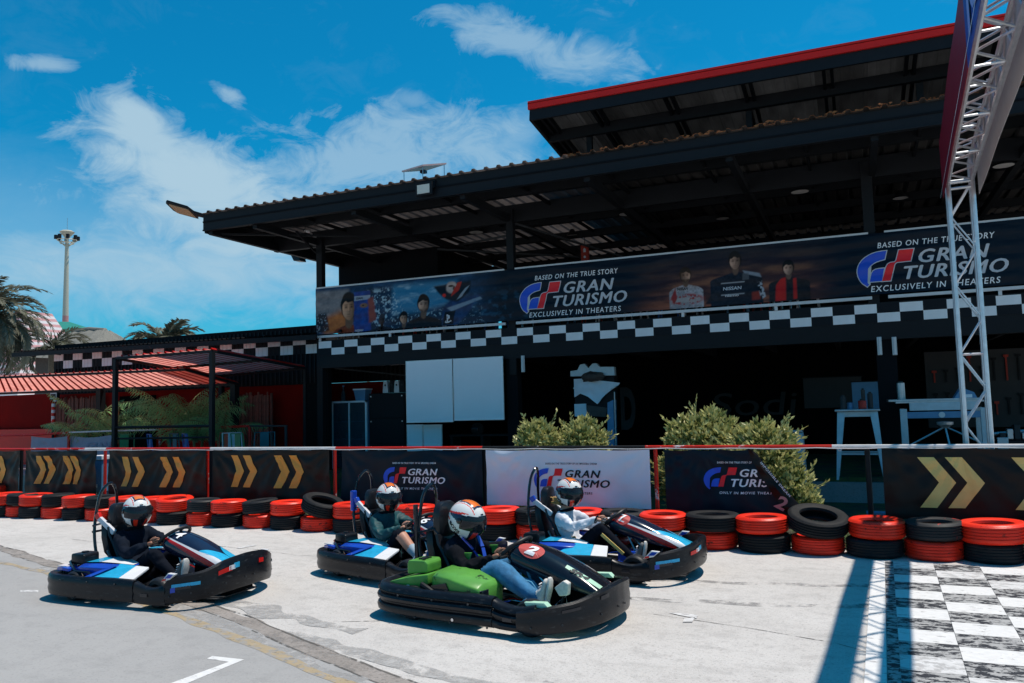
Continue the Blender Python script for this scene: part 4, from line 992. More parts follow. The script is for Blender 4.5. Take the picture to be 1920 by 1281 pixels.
# ------------------------------------------------------------------ lower floor furniture
def board(px0,px1,pyt,pyb,y,label,nm='display_board'):
    a=at(px0,pyb,'y',y);b=at(px1,pyt,'y',y);t=thing(nm,label,'board',(a.x,y,a.z),0,'white boards on the ground floor')
    w_=b.x-a.x;h=b.z-a.z;mb=MB();mb.box(.015,w_-.015,-.01,.01,.015,h-.015);part('panel',mb,'white_board',t)
    for q in((0,w_,-.015,.015,0,.015),(0,w_,-.015,.015,h-.015,h),(0,.015,-.015,.015,.015,h-.015),(w_-.015,w_,-.015,.015,.015,h-.015)): mb=MB();mb.box(*q);part('frame',mb,'alu',t)
board(763,848,673,793,14.22,'left one of the two tall blank white boards')
board(852,943,668,789,14.22,'right one of the two tall blank white boards')
board(764,793,796,860,14.55,'narrow pale blue board under the left white board')
board(795,829,796,860,14.55,'slanted pale blue board next to the narrow one, under the white boards')
mk('cab_frame',(.78,.80,.84),.35)
a=at(623,754,'y',15.2);t=thing('glass_cabinet','white framed glass cabinet with shelves of small things beside the corner column','cabinet',(a.x,15.2,.3));W2=.95;H2=1.6
for q in((0,.04,-.03,.01,0,H2),(W2-.04,W2,-.03,.01,0,H2),(W2/2-.015,W2/2+.015,-.03,.01,0,H2),(0,W2,-.03,.01,H2-.04,H2),(0,W2,-.03,.01,0,.06)): mb=MB();mb.box(*q);part('frame',mb,'cab_frame',t)
for z in(.35,.72,1.12): mb=MB();mb.box(.02,W2-.02,-.01,.35,z,z+.02);part('shelf',mb,'cab_frame',t)
mb=MB();mb.box(0,W2,.36,.38,0,H2);part('back_panel',mb,'red_wall',t)
mb=MB();mb.box(0,.02,.02,.36,0,H2);part('side_panel',mb,'tank_blue',t);mb=MB();mb.box(W2-.02,W2,.02,.36,0,H2);part('side_panel',mb,'tank_blue',t)
for k in range(2): mb=MB();mb.box(.04+k*(W2/2-.02),W2/2-.02+k*(W2/2-.02),-.02,-.015,.06,H2-.04);part('glass_pane',mb,'glass',t)
rg=random.Random(3)
wds=['left','right']
for zi,z in enumerate((.37,.74,1.14)):
    for k in range(4):
        xx=.12+k*.22;m_=['chair_red','black_plastic','tank_blue','white_trim','helmet_orange'][rg.randrange(5)]
        nm={'chair_red':'red','black_plastic':'black','tank_blue':'blue','white_trim':'white','helmet_orange':'orange'}[m_]
        q=thing('storage_jar','small %s jar in the glass cabinet, %s from the left on the %s shelf'%(nm,names[k+1],('low','mid','top')[zi]),'jar',(a.x+xx,15.32,.3+z),0,'jars in the glass cabinet')
        h=rg.uniform(.1,.2);mb=MB();mb.lathe([(0,0),(.045,0),(.05,h*.75),(.03,h*.85),(.03,h),(0,h)],10);part('body',mb,m_,q,smooth=True)
        mb=MB();mb.lathe([(0,h),(.034,h),(.034,h+.025),(0,h+.025)],10);part('lid',mb,'black_plastic',q)
def at_z(px,py,y): return at(px,py,'y',y)
p=at_z(644,745,15.3);t=thing('bottle','slim clear bottle standing on the glass cabinet','bottle',(p.x,15.3,1.9));mb=MB();mb.lathe([(0,0),(.05,0),(.05,.18),(.02,.26),(.02,.33),(0,.33)],12);part('body',mb,'glass',t,smooth=True);mb=MB();mb.tube([(0,0,.33),(0,0,.36)],.024,8);part('cap',mb,'tank_blue',t)
p=at_z(680,745,15.3);t=thing('plastic_tub','blue plastic tub standing on the glass cabinet','tub',(p.x,15.3,1.9));mb=MB();mb.loft([[(-.12,-.1,0),(.12,-.1,0),(.12,.1,0),(-.12,.1,0)],[(-.16,-.13,.24),(.16,-.13,.24),(.16,.13,.24),(-.16,.13,.24)]]);part('body',mb,'tank_blue',t,bevel=.01);mb=MB();mb.box(-.17,.17,-.14,.14,.24,.27);part('rim',mb,'cab_frame',t)
a=at(692,738,'y',15.2);t=thing('steel_cupboard','black steel cupboard with three flap doors left of the white boards','cupboard',(a.x,15.2,.35));mb=MB();mb.box(0,.93,0,.5,0,1.7);part('carcass',mb,'black_steel',t,bevel=.01)
for k in range(3): 
    mb=MB();mb.box(.02,.91,-.02,-.002,.03+k*.56,.56+k*.56);o=part('door',mb,'black_steel',t,bevel=.006)
    for xx in(.06,.87): mb=MB();mb.box(xx-.012,xx+.012,-.03,-.02,.5+k*.56,.525+k*.56);part('rivet',mb,'alu',o)
for k,(px,m_) in enumerate(((727,'white_trim'),(739,'black_steel'),(748,'white_trim'),(758,'black_steel'))):
    p=at(px,735,'y',15.3);t=thing('file_box','%s on the black cupboard, %s'%(('pale box','narrow black box','tall pale box','black box edge')[k],('leftmost','second from left','third from left','rightmost')[k]),'box',(p.x,15.3,2.055),0,'boxes on the cupboard');mb=MB();mb.loft([[(-.07,-.1,0),(.07,-.1,0),(.07,.1,0),(-.07,.1,0)],[(-.05,-.1,.25+.03*(k%2)),(.05,-.1,.27),(.05,.1,.27),(-.05,.1,.25)]]);part('body',mb,m_,t,bevel=.008)
    mb=MB();mb.box(-.02,.02,-.104,-.1,.15,.19);part('finger_hole',mb,'dim_grey',t)
# covered machine with bumpy white top
y=15.0
a=at(1070,835,'y',y);t=thing('covered_machine','white framed cabinet machine with a cloth thrown over it','machine',(a.x,y,.4))
pl=lambda px,py:(at(px,py,'y',y).x-t.location.x,at(px,py,'y',y).z-.4)
P=[pl(*q) for q in((1070,706),(1070,696),(1083,694),(1088,684),(1096,682),(1104,690),(1111,682),(1118,681),(1125,688),(1152,688),(1153,704))]
mb=MB();mb.prism(P,-.02,.1,'xz');part('crest',mb,'stool_blue',t,bevel=.004)
P=[pl(*q) for q in((1074,709),(1150,704),(1150,770),(1100,776),(1078,782))];mb=MB();mb.prism(P,.05,.3);part('screen_housing',mb,'black_steel',t)
P=[pl(*q) for q in((1075,711),(1092,710),(1092,735),(1076,745))];mb=MB();mb.prism(P,.03,.05);part('side_panel',mb,'cloth_white',t)
P=[pl(*q) for q in((1076,758),(1098,757),(1100,782),(1077,781))];mb=MB();mb.prism(P,.02,.05);part('lower_panel',mb,'cloth_white',t)
P=[pl(*q) for q in((1139,755),(1150,750),(1152,842),(1139,842))];mb=MB();mb.prism(P,.0,.2);part('leg',mb,'tank_blue',t)
P=[pl(*q) for q in((1100,760),(1138,765),(1136,782),(1101,780))];mb=MB();mb.prism(P,.0,.05);part('control_panel',mb,'brown_dirty',t)
mb=MB();mb.tube([(pl(1152,735)[0],0,pl(1152,735)[1]),(pl(1155,835)[0],0,pl(1155,835)[1])],.012,6);part('hose',mb,'galv',t)
o=thing('cloth','crumpled pale blue cloth draped over the machine','cloth',tuple(t.location))
P=[pl(*q) for q in((1074,728),(1090,717),(1120,713),(1163,718),(1160,722),(1142,722),(1135,740),(1121,758),(1103,744),(1085,737))]
mb=MB();v,fs=subdiv(P,[tuple(range(len(P)))],.06);mb.add([(x,-.06+.05*noise.noise(Vector((x*7,z*7,3)))-.10*(1-z),z) for x,z in v],fs);part('sheet',mb,'cloth_white',o,fix=False,smooth='all')
o=thing('crumpled_bag','grey crumpled bag lying on the cloth over the machine','bag',tuple(t.location))
c_=pl(1113,706);mb=MB();bm_=bmesh.new();bmesh.ops.create_icosphere(bm_,subdivisions=3,radius=1)
vs=[(c_[0]+v.co.x*.24*(1+.3*noise.noise(v.co*3)),-.02+v.co.y*.15,c_[1]+v.co.z*.095*(1+.6*noise.noise(v.co*4))) for v in bm_.verts];mb.add(vs,[tuple(v.index for v in f.verts) for f in bm_.faces]);bm_.free();part('bag',mb,'brown_dirty',o)
mb=MB();mb.tube([(c_[0]-.1,-.15,c_[1]+.03),(c_[0],-.2,c_[1]+.09),(c_[0]+.12,-.15,c_[1]+.02)],.01,5);part('strap',mb,'dim_grey',o)
# dim letters on the back wall
for body,px,py,h,wd,m_,yy,lab in(('Sodi',1335,780,.55,1.9,'dim_grey',19.7,'large dim outline lettering on the back wall between the bushes'),('D',1165,802,.9,.32,'dim_grey',16.5,'tall dim grey letter standing right of the covered machine')):
    p=at(px,py,'y',yy);v,fs=txt(body,h,wd,.15 if body=='Sodi' else 0,-.0 if body=='Sodi' else .04);mb=MB();mb.add([(x,0,z) for x,z in v],fs)
    me=mb.mesh('wall_lettering',m_,fix=False);o=tag(link('wall_lettering',me),lab,'lettering');o.location=tuple(p)
    md=o.modifiers.new('s','SOLIDIFY');md.thickness=.03
# tall metal stool table with jars
def tall_stool(x,y,z,m_,label,h=1.05,w_=.34,wb=.40):
    t=thing('tall_stool',label,'stool',(x,y,z))
    mb=MB();mb.box(-w_,w_,-w_*.8,w_*.8,h-.035,h);part('top',mb,'galv',t,bevel=.012)
    mb=MB();mb.box(-w_*.72,w_*.72,-w_*.6,w_*.6,h-.12,h-.036);part('apron',mb,m_,t,bevel=.006)
    for a,b in((-1,-1),(1,-1),(1,1),(-1,1)):
        mb=MB();mb.loft([[(a*w_*.72+i*.035*1.6,b*w_*.55+j*.03,h-.04) for i,j in((-1,-1),(1,-1),(1,1),(-1,1))],[(a*wb*.85+i*.018,b*wb*.8+j*.018,0) for i,j in((-1,-1),(1,-1),(1,1),(-1,1))]]);part('leg',mb,m_,t)
    for b in(-1,1): mb=MB();mb.bar((-wb*.72,b*wb*.66,.40),(wb*.72,b*wb*.66,.40),.025,.025);part('stretcher',mb,m_,t)
    return t
sx=X_at(1609,800,13.75);tall_stool(sx,13.95,.40,'stool_blue','tall pale blue metal stool table with cans on top, left of the pillar',h=1.10,w_=.33)
def can(x,y,z,r_,h,m_,label,nm='can',cap=None):
    t=thing(nm,label,nm.replace('_',' '),(x,y,z));mb=MB();mb.lathe([(0,0),(r_,0),(r_,h),(r_*.8,h+.005),(0,h)],14);part('body',mb,m_,t,smooth=True)
    mb=MB();mb.lathe([(0,h),(r_*.6,h),(r_*.55,h+.03),(0,h+.03)],12);part('lid',mb,cap or 'black_plastic',t)
can(sx+.08,13.85,1.5,.06,.13,'chair_red','red can on the tall stool table');can(sx-.2,13.85,1.5,.045,.2,'dim_grey','thin dark bottle at the left of the stool table','bottle');can(sx-.10,13.95,1.5,.05,.10,'tank_blue','small blue tin on the stool table','tin');can(sx+.2,13.95,1.5,.04,.24,'dim_grey','tall dark spray can at the right of the stool table','spray_can')
can(sx+.1,14.05,1.5,.03,.30,'brown_dirty','tall brown bottle behind the red can','bottle')
tall_stool(X_at(1483,860,13.3),13.3,.05,'stool_blue','blue metal stool mostly hidden behind the right bush',h=1.15,w_=.2,wb=.25)
# workbench
y=14.0;t=thing('workbench','pale blue steel bench frame loaded with long parts, right of the pillar','workbench',(X_at(1695,800,y),y,.35));L0=t.location.x
xa=X_at(1695,790,y)-L0;xb=X_at(1846,785,y)-L0;zt_=Z_at(1770,757,y)-.35
for q in((xa,zt_),(xb,zt_)):
    mb=MB();mb.bar((q[0],0,0),(q[0],0,zt_-.07),.10,.06);part('leg',mb,'stool_blue',t,bevel=.005)
    mb=MB();mb.bar((q[0],.6,0),(q[0],.6,zt_-.07),.10,.06);part('leg',mb,'stool_blue',t,bevel=.005)
mb=MB();mb.bar((xa+.09,0,zt_-.04),(xb-.09,0,zt_-.04),.06,.12);part('top_rail',mb,'stool_blue',t,bevel=.005)
mb=MB();mb.bar((xa+.05,0,zt_-.17),(xb-.05,0,zt_-.17),.05,.10);part('lower_rail',mb,'tank_blue',t,bevel=.005)
mb=MB();mb.box(xa-.1,xb+.1,0,.6,zt_+.02,zt_+.045);part('top',mb,'galv',t)
mb=MB();mb.lathe([(0,-.135),(.045,-.135),(.045,-.141),(0,-.141)],14,(.5*(xa+xb)-.02,.105,zt_-.17),'y');part('badge',mb,'white_trim',t)
for k in range(3):
    zz=zt_+.35+.8+.0
    q=thing('metal_profile',('longest pale metal profile lying on the bench, at the front','second metal profile on the bench, behind the front one','dark metal profile at the back of the bench')[k],'profile',(L0+xa-.2+.15*k,y+.08+.16*k,.35+zt_+.045));mb=MB();mb.box(0,1.3-.2*k,0,.08,0,.035);part('bar',mb,('galv','dim_grey','galv')[k],q,bevel=.004)
    mb=MB();mb.box(-.02,0,-.005,.085,0,.045);part('end_cap',mb,'black_plastic',q)
can(L0+xa+.0,y+.35,.35+zt_+.045,.06,.30,'galv','pale green grey flask standing on the workbench','flask')
q=thing('parts_box','light box at the right end of the workbench','box',(L0+xb-.25,y+.2,.35+zt_+.045));mb=MB();mb.prism([(-.15,0),(.2,0),(.15,.12),(-.02,.2)],-.1,.2);part('body',mb,'tank_blue',q,bevel=.006);mb=MB();mb.box(-.02,.12,-.11,-.1,.04,.09);part('sticker',mb,'print_white',q)
# round swivel stool with three legs below the bench
c0=at(1772,795,'y',13.8);t=thing('tripod_stand','round headed stand with three thin legs under the workbench','stand',(c0.x,13.8,.35));h=c0.z-.35
mb=MB();mb.lathe([(0,h-.05),(.05,h-.05),(.11,h-.01),(.115,h+.03),(0,h+.04)],18);part('head',mb,'galv',t,smooth=True)
for a in(200,280,340): mb=MB();mb.tube([(0,0,h-.04),(.55*math.cos(R(a)),.4*math.sin(R(a)),max(0.05,h-.32) if a!=280 else .0)],.014,6);part('leg',mb,'galv',t)
# tool wall and shelf things, very dim
t=thing('tool_board','dim pegboard of hand tools on the wall behind the truss','tool board',(X_at(1735,700,19.0),19.0,1.0))
mb=MB();mb.box(0,3.0,0,.05,0,1.6);part('board',mb,'dim_grey',t)
for k in range(26):
    xx=.15+(k%13)*.22;zz=.95 if k<13 else .25;hh=random.uniform(.2,.5);mb=MB();mb.box(xx,xx+.03,-.03,0,zz,zz+hh);mb.box(xx-.03,xx+.06,-.035,0,zz+hh,zz+hh+.05);part('tool',mb,'black_steel' if k%3 else 'exit_red',t)
for px,py,w_,h_,m_,lab in((1507,738,.9,.65,'dim_grey','dim pinboard on the back wall left of the stool table'),(1598,742,.45,.5,'tank_blue','dull blue notice board behind the stool table')):
    p=at(px,py,'y',18.5 if w_>.6 else 16.5);t=thing('notice_board',lab,'board',tuple(p));mb=MB();mb.box(0,w_*1.3,0,.03,-h_/2,h_/2);part('board',mb,m_,t);mb=MB();mb.box(-.02,w_*1.3+.02,-.01,.02,h_/2,h_/2+.02);part('frame',mb,'black_steel',t)
# engine stand / bench right edge
p=at(1867,800,'y',14.6);t=thing('side_cabinet','dim blue metal cabinet at the right edge of the ground floor','cabinet',(p.x,14.6,.4));mb=MB();mb.box(0,1.2,0,.5,0,.55);part('carcass',mb,'black_steel',t,bevel=.01);mb=MB();mb.box(.35,1.1,-.02,0,.08,.42);part('drawer',mb,'tank_blue',t,bevel=.006);mb=MB();mb.box(0,.15,-.06,-.01,.05,.6);part('side_post',mb,'stool_blue',t,bevel=.006)
p=at(1900,770,'y',14.7);t=thing('engine_block','metal engine parts heaped on the side cabinet','engine',(p.x,14.7,.97))
mb=MB()
for k in range(5): mb=MB();mb.box(-.22+k*.1,-.14+k*.1,-.1,.12,0,.1+.06*(k%3));part('cylinder_fin',mb,'galv' if k%2 else 'dim_grey',t,bevel=.01)
mb=MB();mb.tube([(-.3,0,.08),(.3,0,.14)],.03,8);part('pipe',mb,'galv',t)
p=at(1648,936,'y',11.6);t=thing('plastic_crate','blue plastic tub lying on the ground behind the fence','tub',(p.x,11.6,.01));mb=MB();mb.loft([[(-.12,-.08,0),(.12,-.08,0),(.12,.08,0),(-.12,.08,0)],[(-.15,-.11,.15),(.15,-.11,.15),(.15,.11,.15),(-.15,.11,.15)]],caps=True);part('body',mb,'chair_blue',t,bevel=.006);mb=MB();mb.box(-.16,.16,-.12,.12,.15,.17);part('rim',mb,'tank_blue',t)
# office things below the white boards: dark desks with a helmet shape
p=at(900,815,'y',16.5);t=thing('desk','dark desk with small machines under the white boards','desk',(p.x-.8,16.5,.4));mb=MB();mb.box(0,1.7,0,.5,.62,.66);part('top',mb,'dim_grey',t)
for xx in(.02,.8,1.62): mb=MB();mb.box(xx,xx+.06,.02,.45,0,.62);part('leg',mb,'dim_grey',t)
p=at(895,803,'y',16.6);t=thing('crash_helmet','dark crash helmet on the desk below the white boards','helmet',(p.x,16.6,1.06));mb=MB();mb.lathe([(.09,0),(.14,.05),(.15,.13),(.12,.22),(.06,.26),(0,.27)],18);part('shell',mb,'dim_grey',t,smooth=True);mb=MB();mb.box(-.09,.09,-.15,-.10,.08,.15);part('visor',mb,'black_gloss',t,bevel=.01)
# ------------------------------------------------------------------ gantry truss
GA=R(2.9);gd=Vector((math.sin(GA),math.cos(GA),0));gs=Vector((math.cos(GA),-math.sin(GA),0))
gan=thing('truss_gantry','silver box truss gantry leg and overhead beam across the start line','gantry',(1.11,10.35,0))
G0=Vector((1.11,10.35,0))
def gp(a,b,z): # a across, b toward the camera side along the beam
    return G0+gs*a-gd*b+Vector((0,0,z))
TW=.245;BT=4.16;BH=.26
chm=[]
def gpart(nm,a,b,r_,m_='alu',n=8):
    mb=MB();mb.tube([a,b],r_,n);part(nm,mb,m_,gan,world=True,smooth=True)
for a in(0,TW):
    for b in(0,-TW): gpart('chord',gp(a,b,0),gp(a,b,BT+BH),.025)
z=.15;k=0;stp=.40
while z<BT-.1:
    z2=min(z+stp,BT)
    for (p_,q_) in(((0,0),(TW,0)),((0,-TW),(TW,-TW)),((0,0),(0,-TW)),((TW,0),(TW,-TW))):
        a_,b_=(p_,q_) if k%2 else (q_,p_);gpart('brace',gp(*a_,z),gp(*b_,z2),.010,n=5)
    if k%5==0:
        for (p_,q_) in(((0,0),(TW,0)),((0,-TW),(TW,-TW)),((0,0),(0,-TW)),((TW,0),(TW,-TW))): gpart('cross_bar',gp(*p_,z),gp(*q_,z),.010,n=5)
    z=z2;k+=1
mb=MB();mb.box(-.25,TW+.25,-.5,.3,0,.012);part('base_plate',mb,'galv',gan)
for a in(0,TW):
    for z in(BT,BT+BH): gpart('beam_chord',gp(a,-TW,z),gp(a,11.5,z),.025)
b=0;k=0
while b<11.2:
    b2=b+.30
    for (p_,q_) in(((0,BT),(TW,BT)),((0,BT+BH),(TW,BT+BH)),((0,BT),(0,BT+BH)),((TW,BT),(TW,BT+BH))):
        a_,b_=(p_,q_) if k%2 else (q_,p_);gpart('beam_brace',gp(a_[0],b,a_[1]),gp(b_[0],b2,b_[1]),.011,n=5)
    if k%4==0:
        for (p_,q_) in(((0,BT),(TW,BT)),((0,BT+BH),(TW,BT+BH))): gpart('beam_cross_bar',gp(p_[0],b,p_[1]),gp(q_[0],b,q_[1]),.012,n=5)
    b=b2;k+=1
for z in(BT-.02,BT-.09): gpart('joint_bar',gp(0,.0,z),gp(TW,.0,z),.018)
# far leg, outside the picture, carries the other end
for a in(0,TW):
    for b in(11.3,11.3+TW): gpart('chord',gp(a,b,0),gp(a,b,BT+BH),.025)
def gban(a,z0,z1,b0,b1,label,mats,split=None):
    t=thing('gantry_banner',label,'banner',tuple(gp(a,b1,z0)),0,'banners on the overhead gantry')
    n=70
    def bit(nm,s0,s1,m_,o=0):
        mb=MB()
        for k in range(n):
            u0=s0+(s1-s0)*k/n;u1=s0+(s1-s0)*(k+1)/n
            w0=.004*math.sin(u0*2.2)+o;w1=.004*math.sin(u1*2.2)+o
            P=[gp(a+w0,u0,z0),gp(a+w1,u1,z0),gp(a+w1,u1,z1),gp(a+w0,u0,z1)];q=[p+gs*.004 for p in P]
            mb.add(P+q,[(0,1,2,3),(7,6,5,4),(0,4,5,1),(3,2,6,7)])
        part(nm,mb,m_,t,world=True)
    if split: bit('blue_field',split,b1,mats[0]);bit('red_field',b0,split,mats[1])
    else: bit('cloth',b0,b1,mats[0])
    return t
mk('dim_blue_print',(.22,.28,.60),.5);mk('ban_blue',(.035,.085,.40),.5,transl=.25,var=.1);mk('ban_maroon',(.22,.006,.02),.5,transl=.12,var=.15);mk('ban_back',(.50,.48,.48),.6,var=.08,transl=.3)
t=gban(-.06,3.98,4.66,-.05,11,'blue and dark red banner along the left side of the gantry beam',['ban_blue','ban_maroon'],split=4.1)
v,fs=txt('SODI',.5,2.0,0,.03)
mb=MB();mb.add([tuple(gp(-.075,4.3+2.2-x,4.06+z)) for x,z in v],fs);part('lettering',mb,'dim_blue_print',t,world=True,fix=False)
mb=MB();mb.add([tuple(gp(-.085,u,zz)) for u,zz in((-.05,3.985),(11,3.985),(11,3.995),(-.05,3.995))],[(0,1,2,3)]);part('hem',mb,'print_white',t,world=True,fix=False)
gban(TW+.06,3.98,4.66,-.05,11,'plain pale back of the banner along the right side of the gantry beam',['ban_back'])
# ------------------------------------------------------------------ left wing
lw=thing('left_wing','low black corrugated side building with chequered band and dark red walls','building',(-19.6,14.6,0))
def lp(name,mb,m_,**k): return part(name,mb,m_,lw,world=True,**k)
def lb(name,m_,*a,**k): mb=MB();mb.box(*a);return lp(name,mb,m_,**k)
LY=14.6
lb('wall','red_wall',-26,-11.0,LY+.35,LY+.45,0,2.35)
lb('wall','black_wall',-19.6,-11.0,LY,LY+.06,2.30,3.62)
lb('wall','red_trim',-23,-19.75,LY+.1,LY+.2,0,1.4)
lb('wall_end','black_wall',-11.35,-11.0,LY+.02,LY+.33,0,2.35)
for k in range(70): 
    x=-19.55+k*.122;lb('wall_rib','black_steel',x,x+.035,LY-.018,LY,2.32,3.55)
lm={c:None for c in(0,1)}
def lcell(m_):
    mb=MB();mb.box(0,.356,-.004,0,0,.205);
    for q in(.06,.18,.30): mb.box(q,q+.03,-.012,-.004,.002,.203)
    return mb.mesh('checker_panel',m_)
lmesh={0:lcell('checker_black'),1:lcell('checker_white')}
for i in range(24):
    for r_ in(0,1):
        o=bpy.data.objects.new('checker_panel',lmesh[(i+r_)%2]);C.objects.link(o);o.parent=lw;o.location=(-19.58+i*.358-lw.location.x,-.022,2.985+.207*r_)
mb=MB();EO=.45;P0=[at(22,661,'y',LY-EO),at(592,626,'y',LY-EO)]
zl=P0[0].z;zr=P0[1].z
n_=72;seg=[]
for k in range(n_):
    x=P0[0].x+(P0[1].x-P0[0].x)*k/n_;z=zl+(zr-zl)*k/n_;w_=(P0[1].x-P0[0].x)/n_
    seg+=[(x,z),(x+w_*.6,z),(x+w_*.7,z+.03),(x+w_*.9,z+.03)]
vs=[(x,y,z+(y-(LY-EO))*.03) for y in(LY-EO,LY+3.5) for x,z in seg];q=len(seg)
mb.add(vs,[(i,i+1,q+i+1,q+i) for i in range(q-1)]);lp('roof_sheet',mb,'black_wall',fix=False)
mb=MB();mb.bar((P0[0].x,LY-EO+.02,zl-.07),(P0[1].x,LY-EO+.02,zr-.07),.04,.11);lp('fascia',mb,'black_steel')
for k in range(12):
    x=P0[0].x+.3+k*1.02;mb=MB();mb.bar((x,LY-EO+.04,zl-.06),(x,LY,zl-.09),.05,.06);lp('rafter',mb,'black_steel')
# dark glazed openings and bamboo screens
def screen(px0,px1,pyt,y,label,n):
    a=X_at(px0,800,y);b=X_at(px1,800,y);zt_=Z_at((px0+px1)/2,pyt,y)
    t=thing('bamboo_screen',label,'screen',(a,y,.2),0,'reed screens against the red wall')
    ms=[]
    for k in range(4):
        r_=.018+.004*k;h=zt_-.2
        mb=MB();mb.tube([(0,0,0),(.01*(k-1.5),0,h*.5),(0,0,h)],r_,6);ms.append(mb.mesh('cane','bamboo',smooth=True))
    for k in range(n):
        o=bpy.data.objects.new('cane',ms[k%4]);C.objects.link(o);o.parent=t;o.location=((b-a)*k/(n-1),random.uniform(-.02,.02),0);o.scale[2]=random.uniform(.97,1.03);o.rotation_euler[1]=random.uniform(-.01,.01)
    for z in(.4,1.5): mb=MB();mb.box(0,b-a,.02,.04,z,z+.03);part('cross_lath',mb,'bamboo',t)
screen(104,192,746,14.85,'dark reed screen left of the small palm',34)
screen(432,509,740,14.75,'dark reed screen right of the large palm',32)
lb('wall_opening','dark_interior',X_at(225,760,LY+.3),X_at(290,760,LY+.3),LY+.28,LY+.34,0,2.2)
# ------------------------------------------------------------------ canopies
def canopy(label,c,posts,beams):
    """c: near-left, near-right, far-right, far-left corners; ribs run from near to far"""
    nl,nr,fr,fl=[Vector(p) for p in c];t=thing('canopy',label,'canopy',(nl.x,nl.y,0))
    Wd=(nr-nl).length;n=max(2,int(Wd/.19))
    for k in range(n):
        for (a,b,z,m_) in((0,.68,0,'poly_pink'),(.68,1.0,.022,'poly_red')):
            u0=(k+a)/n;u1=(k+b)/n
            P=[nl.lerp(nr,u0),nl.lerp(nr,u1),fl.lerp(fr,u1),fl.lerp(fr,u0)]
            P=[p+Vector((0,0,z)) for p in P]
            if m_=='poly_red':
                mid=[nl.lerp(nr,(u0+u1)/2),fl.lerp(fr,(u0+u1)/2)];e=[nl.lerp(nr,u0),nl.lerp(nr,u1),fl.lerp(fr,u1),fl.lerp(fr,u0)]
                up=Vector((0,0,.03));mb=MB();vs=[e[0],mid[0]+up,e[1],e[3],mid[1]+up,e[2]];vs=vs+[v+Vector((0,0,.004)) for v in vs]
                mb.add([tuple(v) for v in vs],[(0,1,4,3),(1,2,5,4),(6,9,10,7),(7,10,11,8),(0,6,7,1),(1,7,8,2)])
                part('roof_rib',mb,m_,t,world=True)
            else:
                mb=MB();q=[p+Vector((0,0,.004)) for p in P];mb.add([tuple(v) for v in P+q],[(3,2,1,0),(4,5,6,7),(0,1,5,4),(1,2,6,5),(2,3,7,6),(3,0,4,7)]);part('roof_strip',mb,m_,t,world=True)
    for a,b in((nl,nr),(nr,fr),(fr,fl),(fl,nl)):
        mb=MB();mb.bar(tuple(a+Vector((0,0,-.035))),tuple(b+Vector((0,0,-.035))),.04,.05);part('frame',mb,'black_steel',t,world=True)
    for u in beams:
        mb=MB();mb.bar(tuple(nl.lerp(fl,u)+Vector((0,0,-.035))),tuple(nr.lerp(fr,u)+Vector((0,0,-.035))),.04,.05);part('frame',mb,'black_steel',t,world=True)
    for (x,y,z,w_) in posts:
        mb=MB();mb.box(x-w_,x+w_,y-w_,y+w_,0,z);part('post',mb,'black_steel',t,world=True)
    return t
hy=11.5
A=at(217,669,'y',hy);B=at(398,655,'y',hy);Cc=at(572,688,'x',B.x);D=at(412,703,'x',A.x)
canopy('high red ribbed canopy roof on thin black posts, left of the building',[A,B,Cc,D],[(A.x,hy,A.z-.05,.04),(B.x,hy,B.z-.05,.04),(A.x+.05,D.y,D.z-.05,.05),(Cc.x,Cc.y,Cc.z-.05,.035)],[.5])
ly_=12.4
A2=at(-60,708,'y',ly_);B2=at(348,690,'y',ly_);C2=at(447,718,'x',B2.x+.15);D2=at(-60,738,'y',C2.y)
canopy('low red ribbed awning at the left edge, partly under the high canopy',[A2,B2,C2,D2],[(at(189,730,'y',C2.y).x,C2.y,C2.z,.075),(at(440,730,'y',C2.y).x,C2.y,C2.z,.07)],[])
# railings between the posts
t=thing('deck_railing','black and red railings round the seating deck under the canopies','railing',(-13,11.6,0))
def rl(px0,px1,py0,py1,y,m_,r_=.025):
    a=at(px0,py0,'y',y);b=at(px1,py1,'y',y);mb=MB();mb.tube([tuple(a),tuple(b)],r_,6);part('rail',mb,m_,t,world=True,smooth=True)
rl(213,398,802,799,hy,'black_steel',.03);rl(213,398,823,820,hy,'black_steel',.022)
rl(214,300,808,806,13.3,'rail_white',.02);rl(300,468,806,799,13.3,'rail_red',.03);rl(468,538,799,799,13.3,'dim_grey',.022)
for px,m_ in((468,'rail_red'),(536,'dim_grey'),(300,'rail_red')):
    a=at(px,800,'y',13.3);mb=MB();mb.tube([(a.x,13.3,0),(a.x,13.3,a.z)],.03,6);part('post',mb,m_,t,world=True)
rl(0,60,817,816,13.0,'rail_red',.025);rl(60,130,816,811,13.0,'rail_red',.03);rl(130,212,811,808,13.0,'rail_white',.02)
a=at(129,815,'y',13.0);mb=MB();mb.tube([(a.x,13.0,0),(a.x,13.0,a.z)],.035,6);part('post',mb,'rail_red',t,world=True)
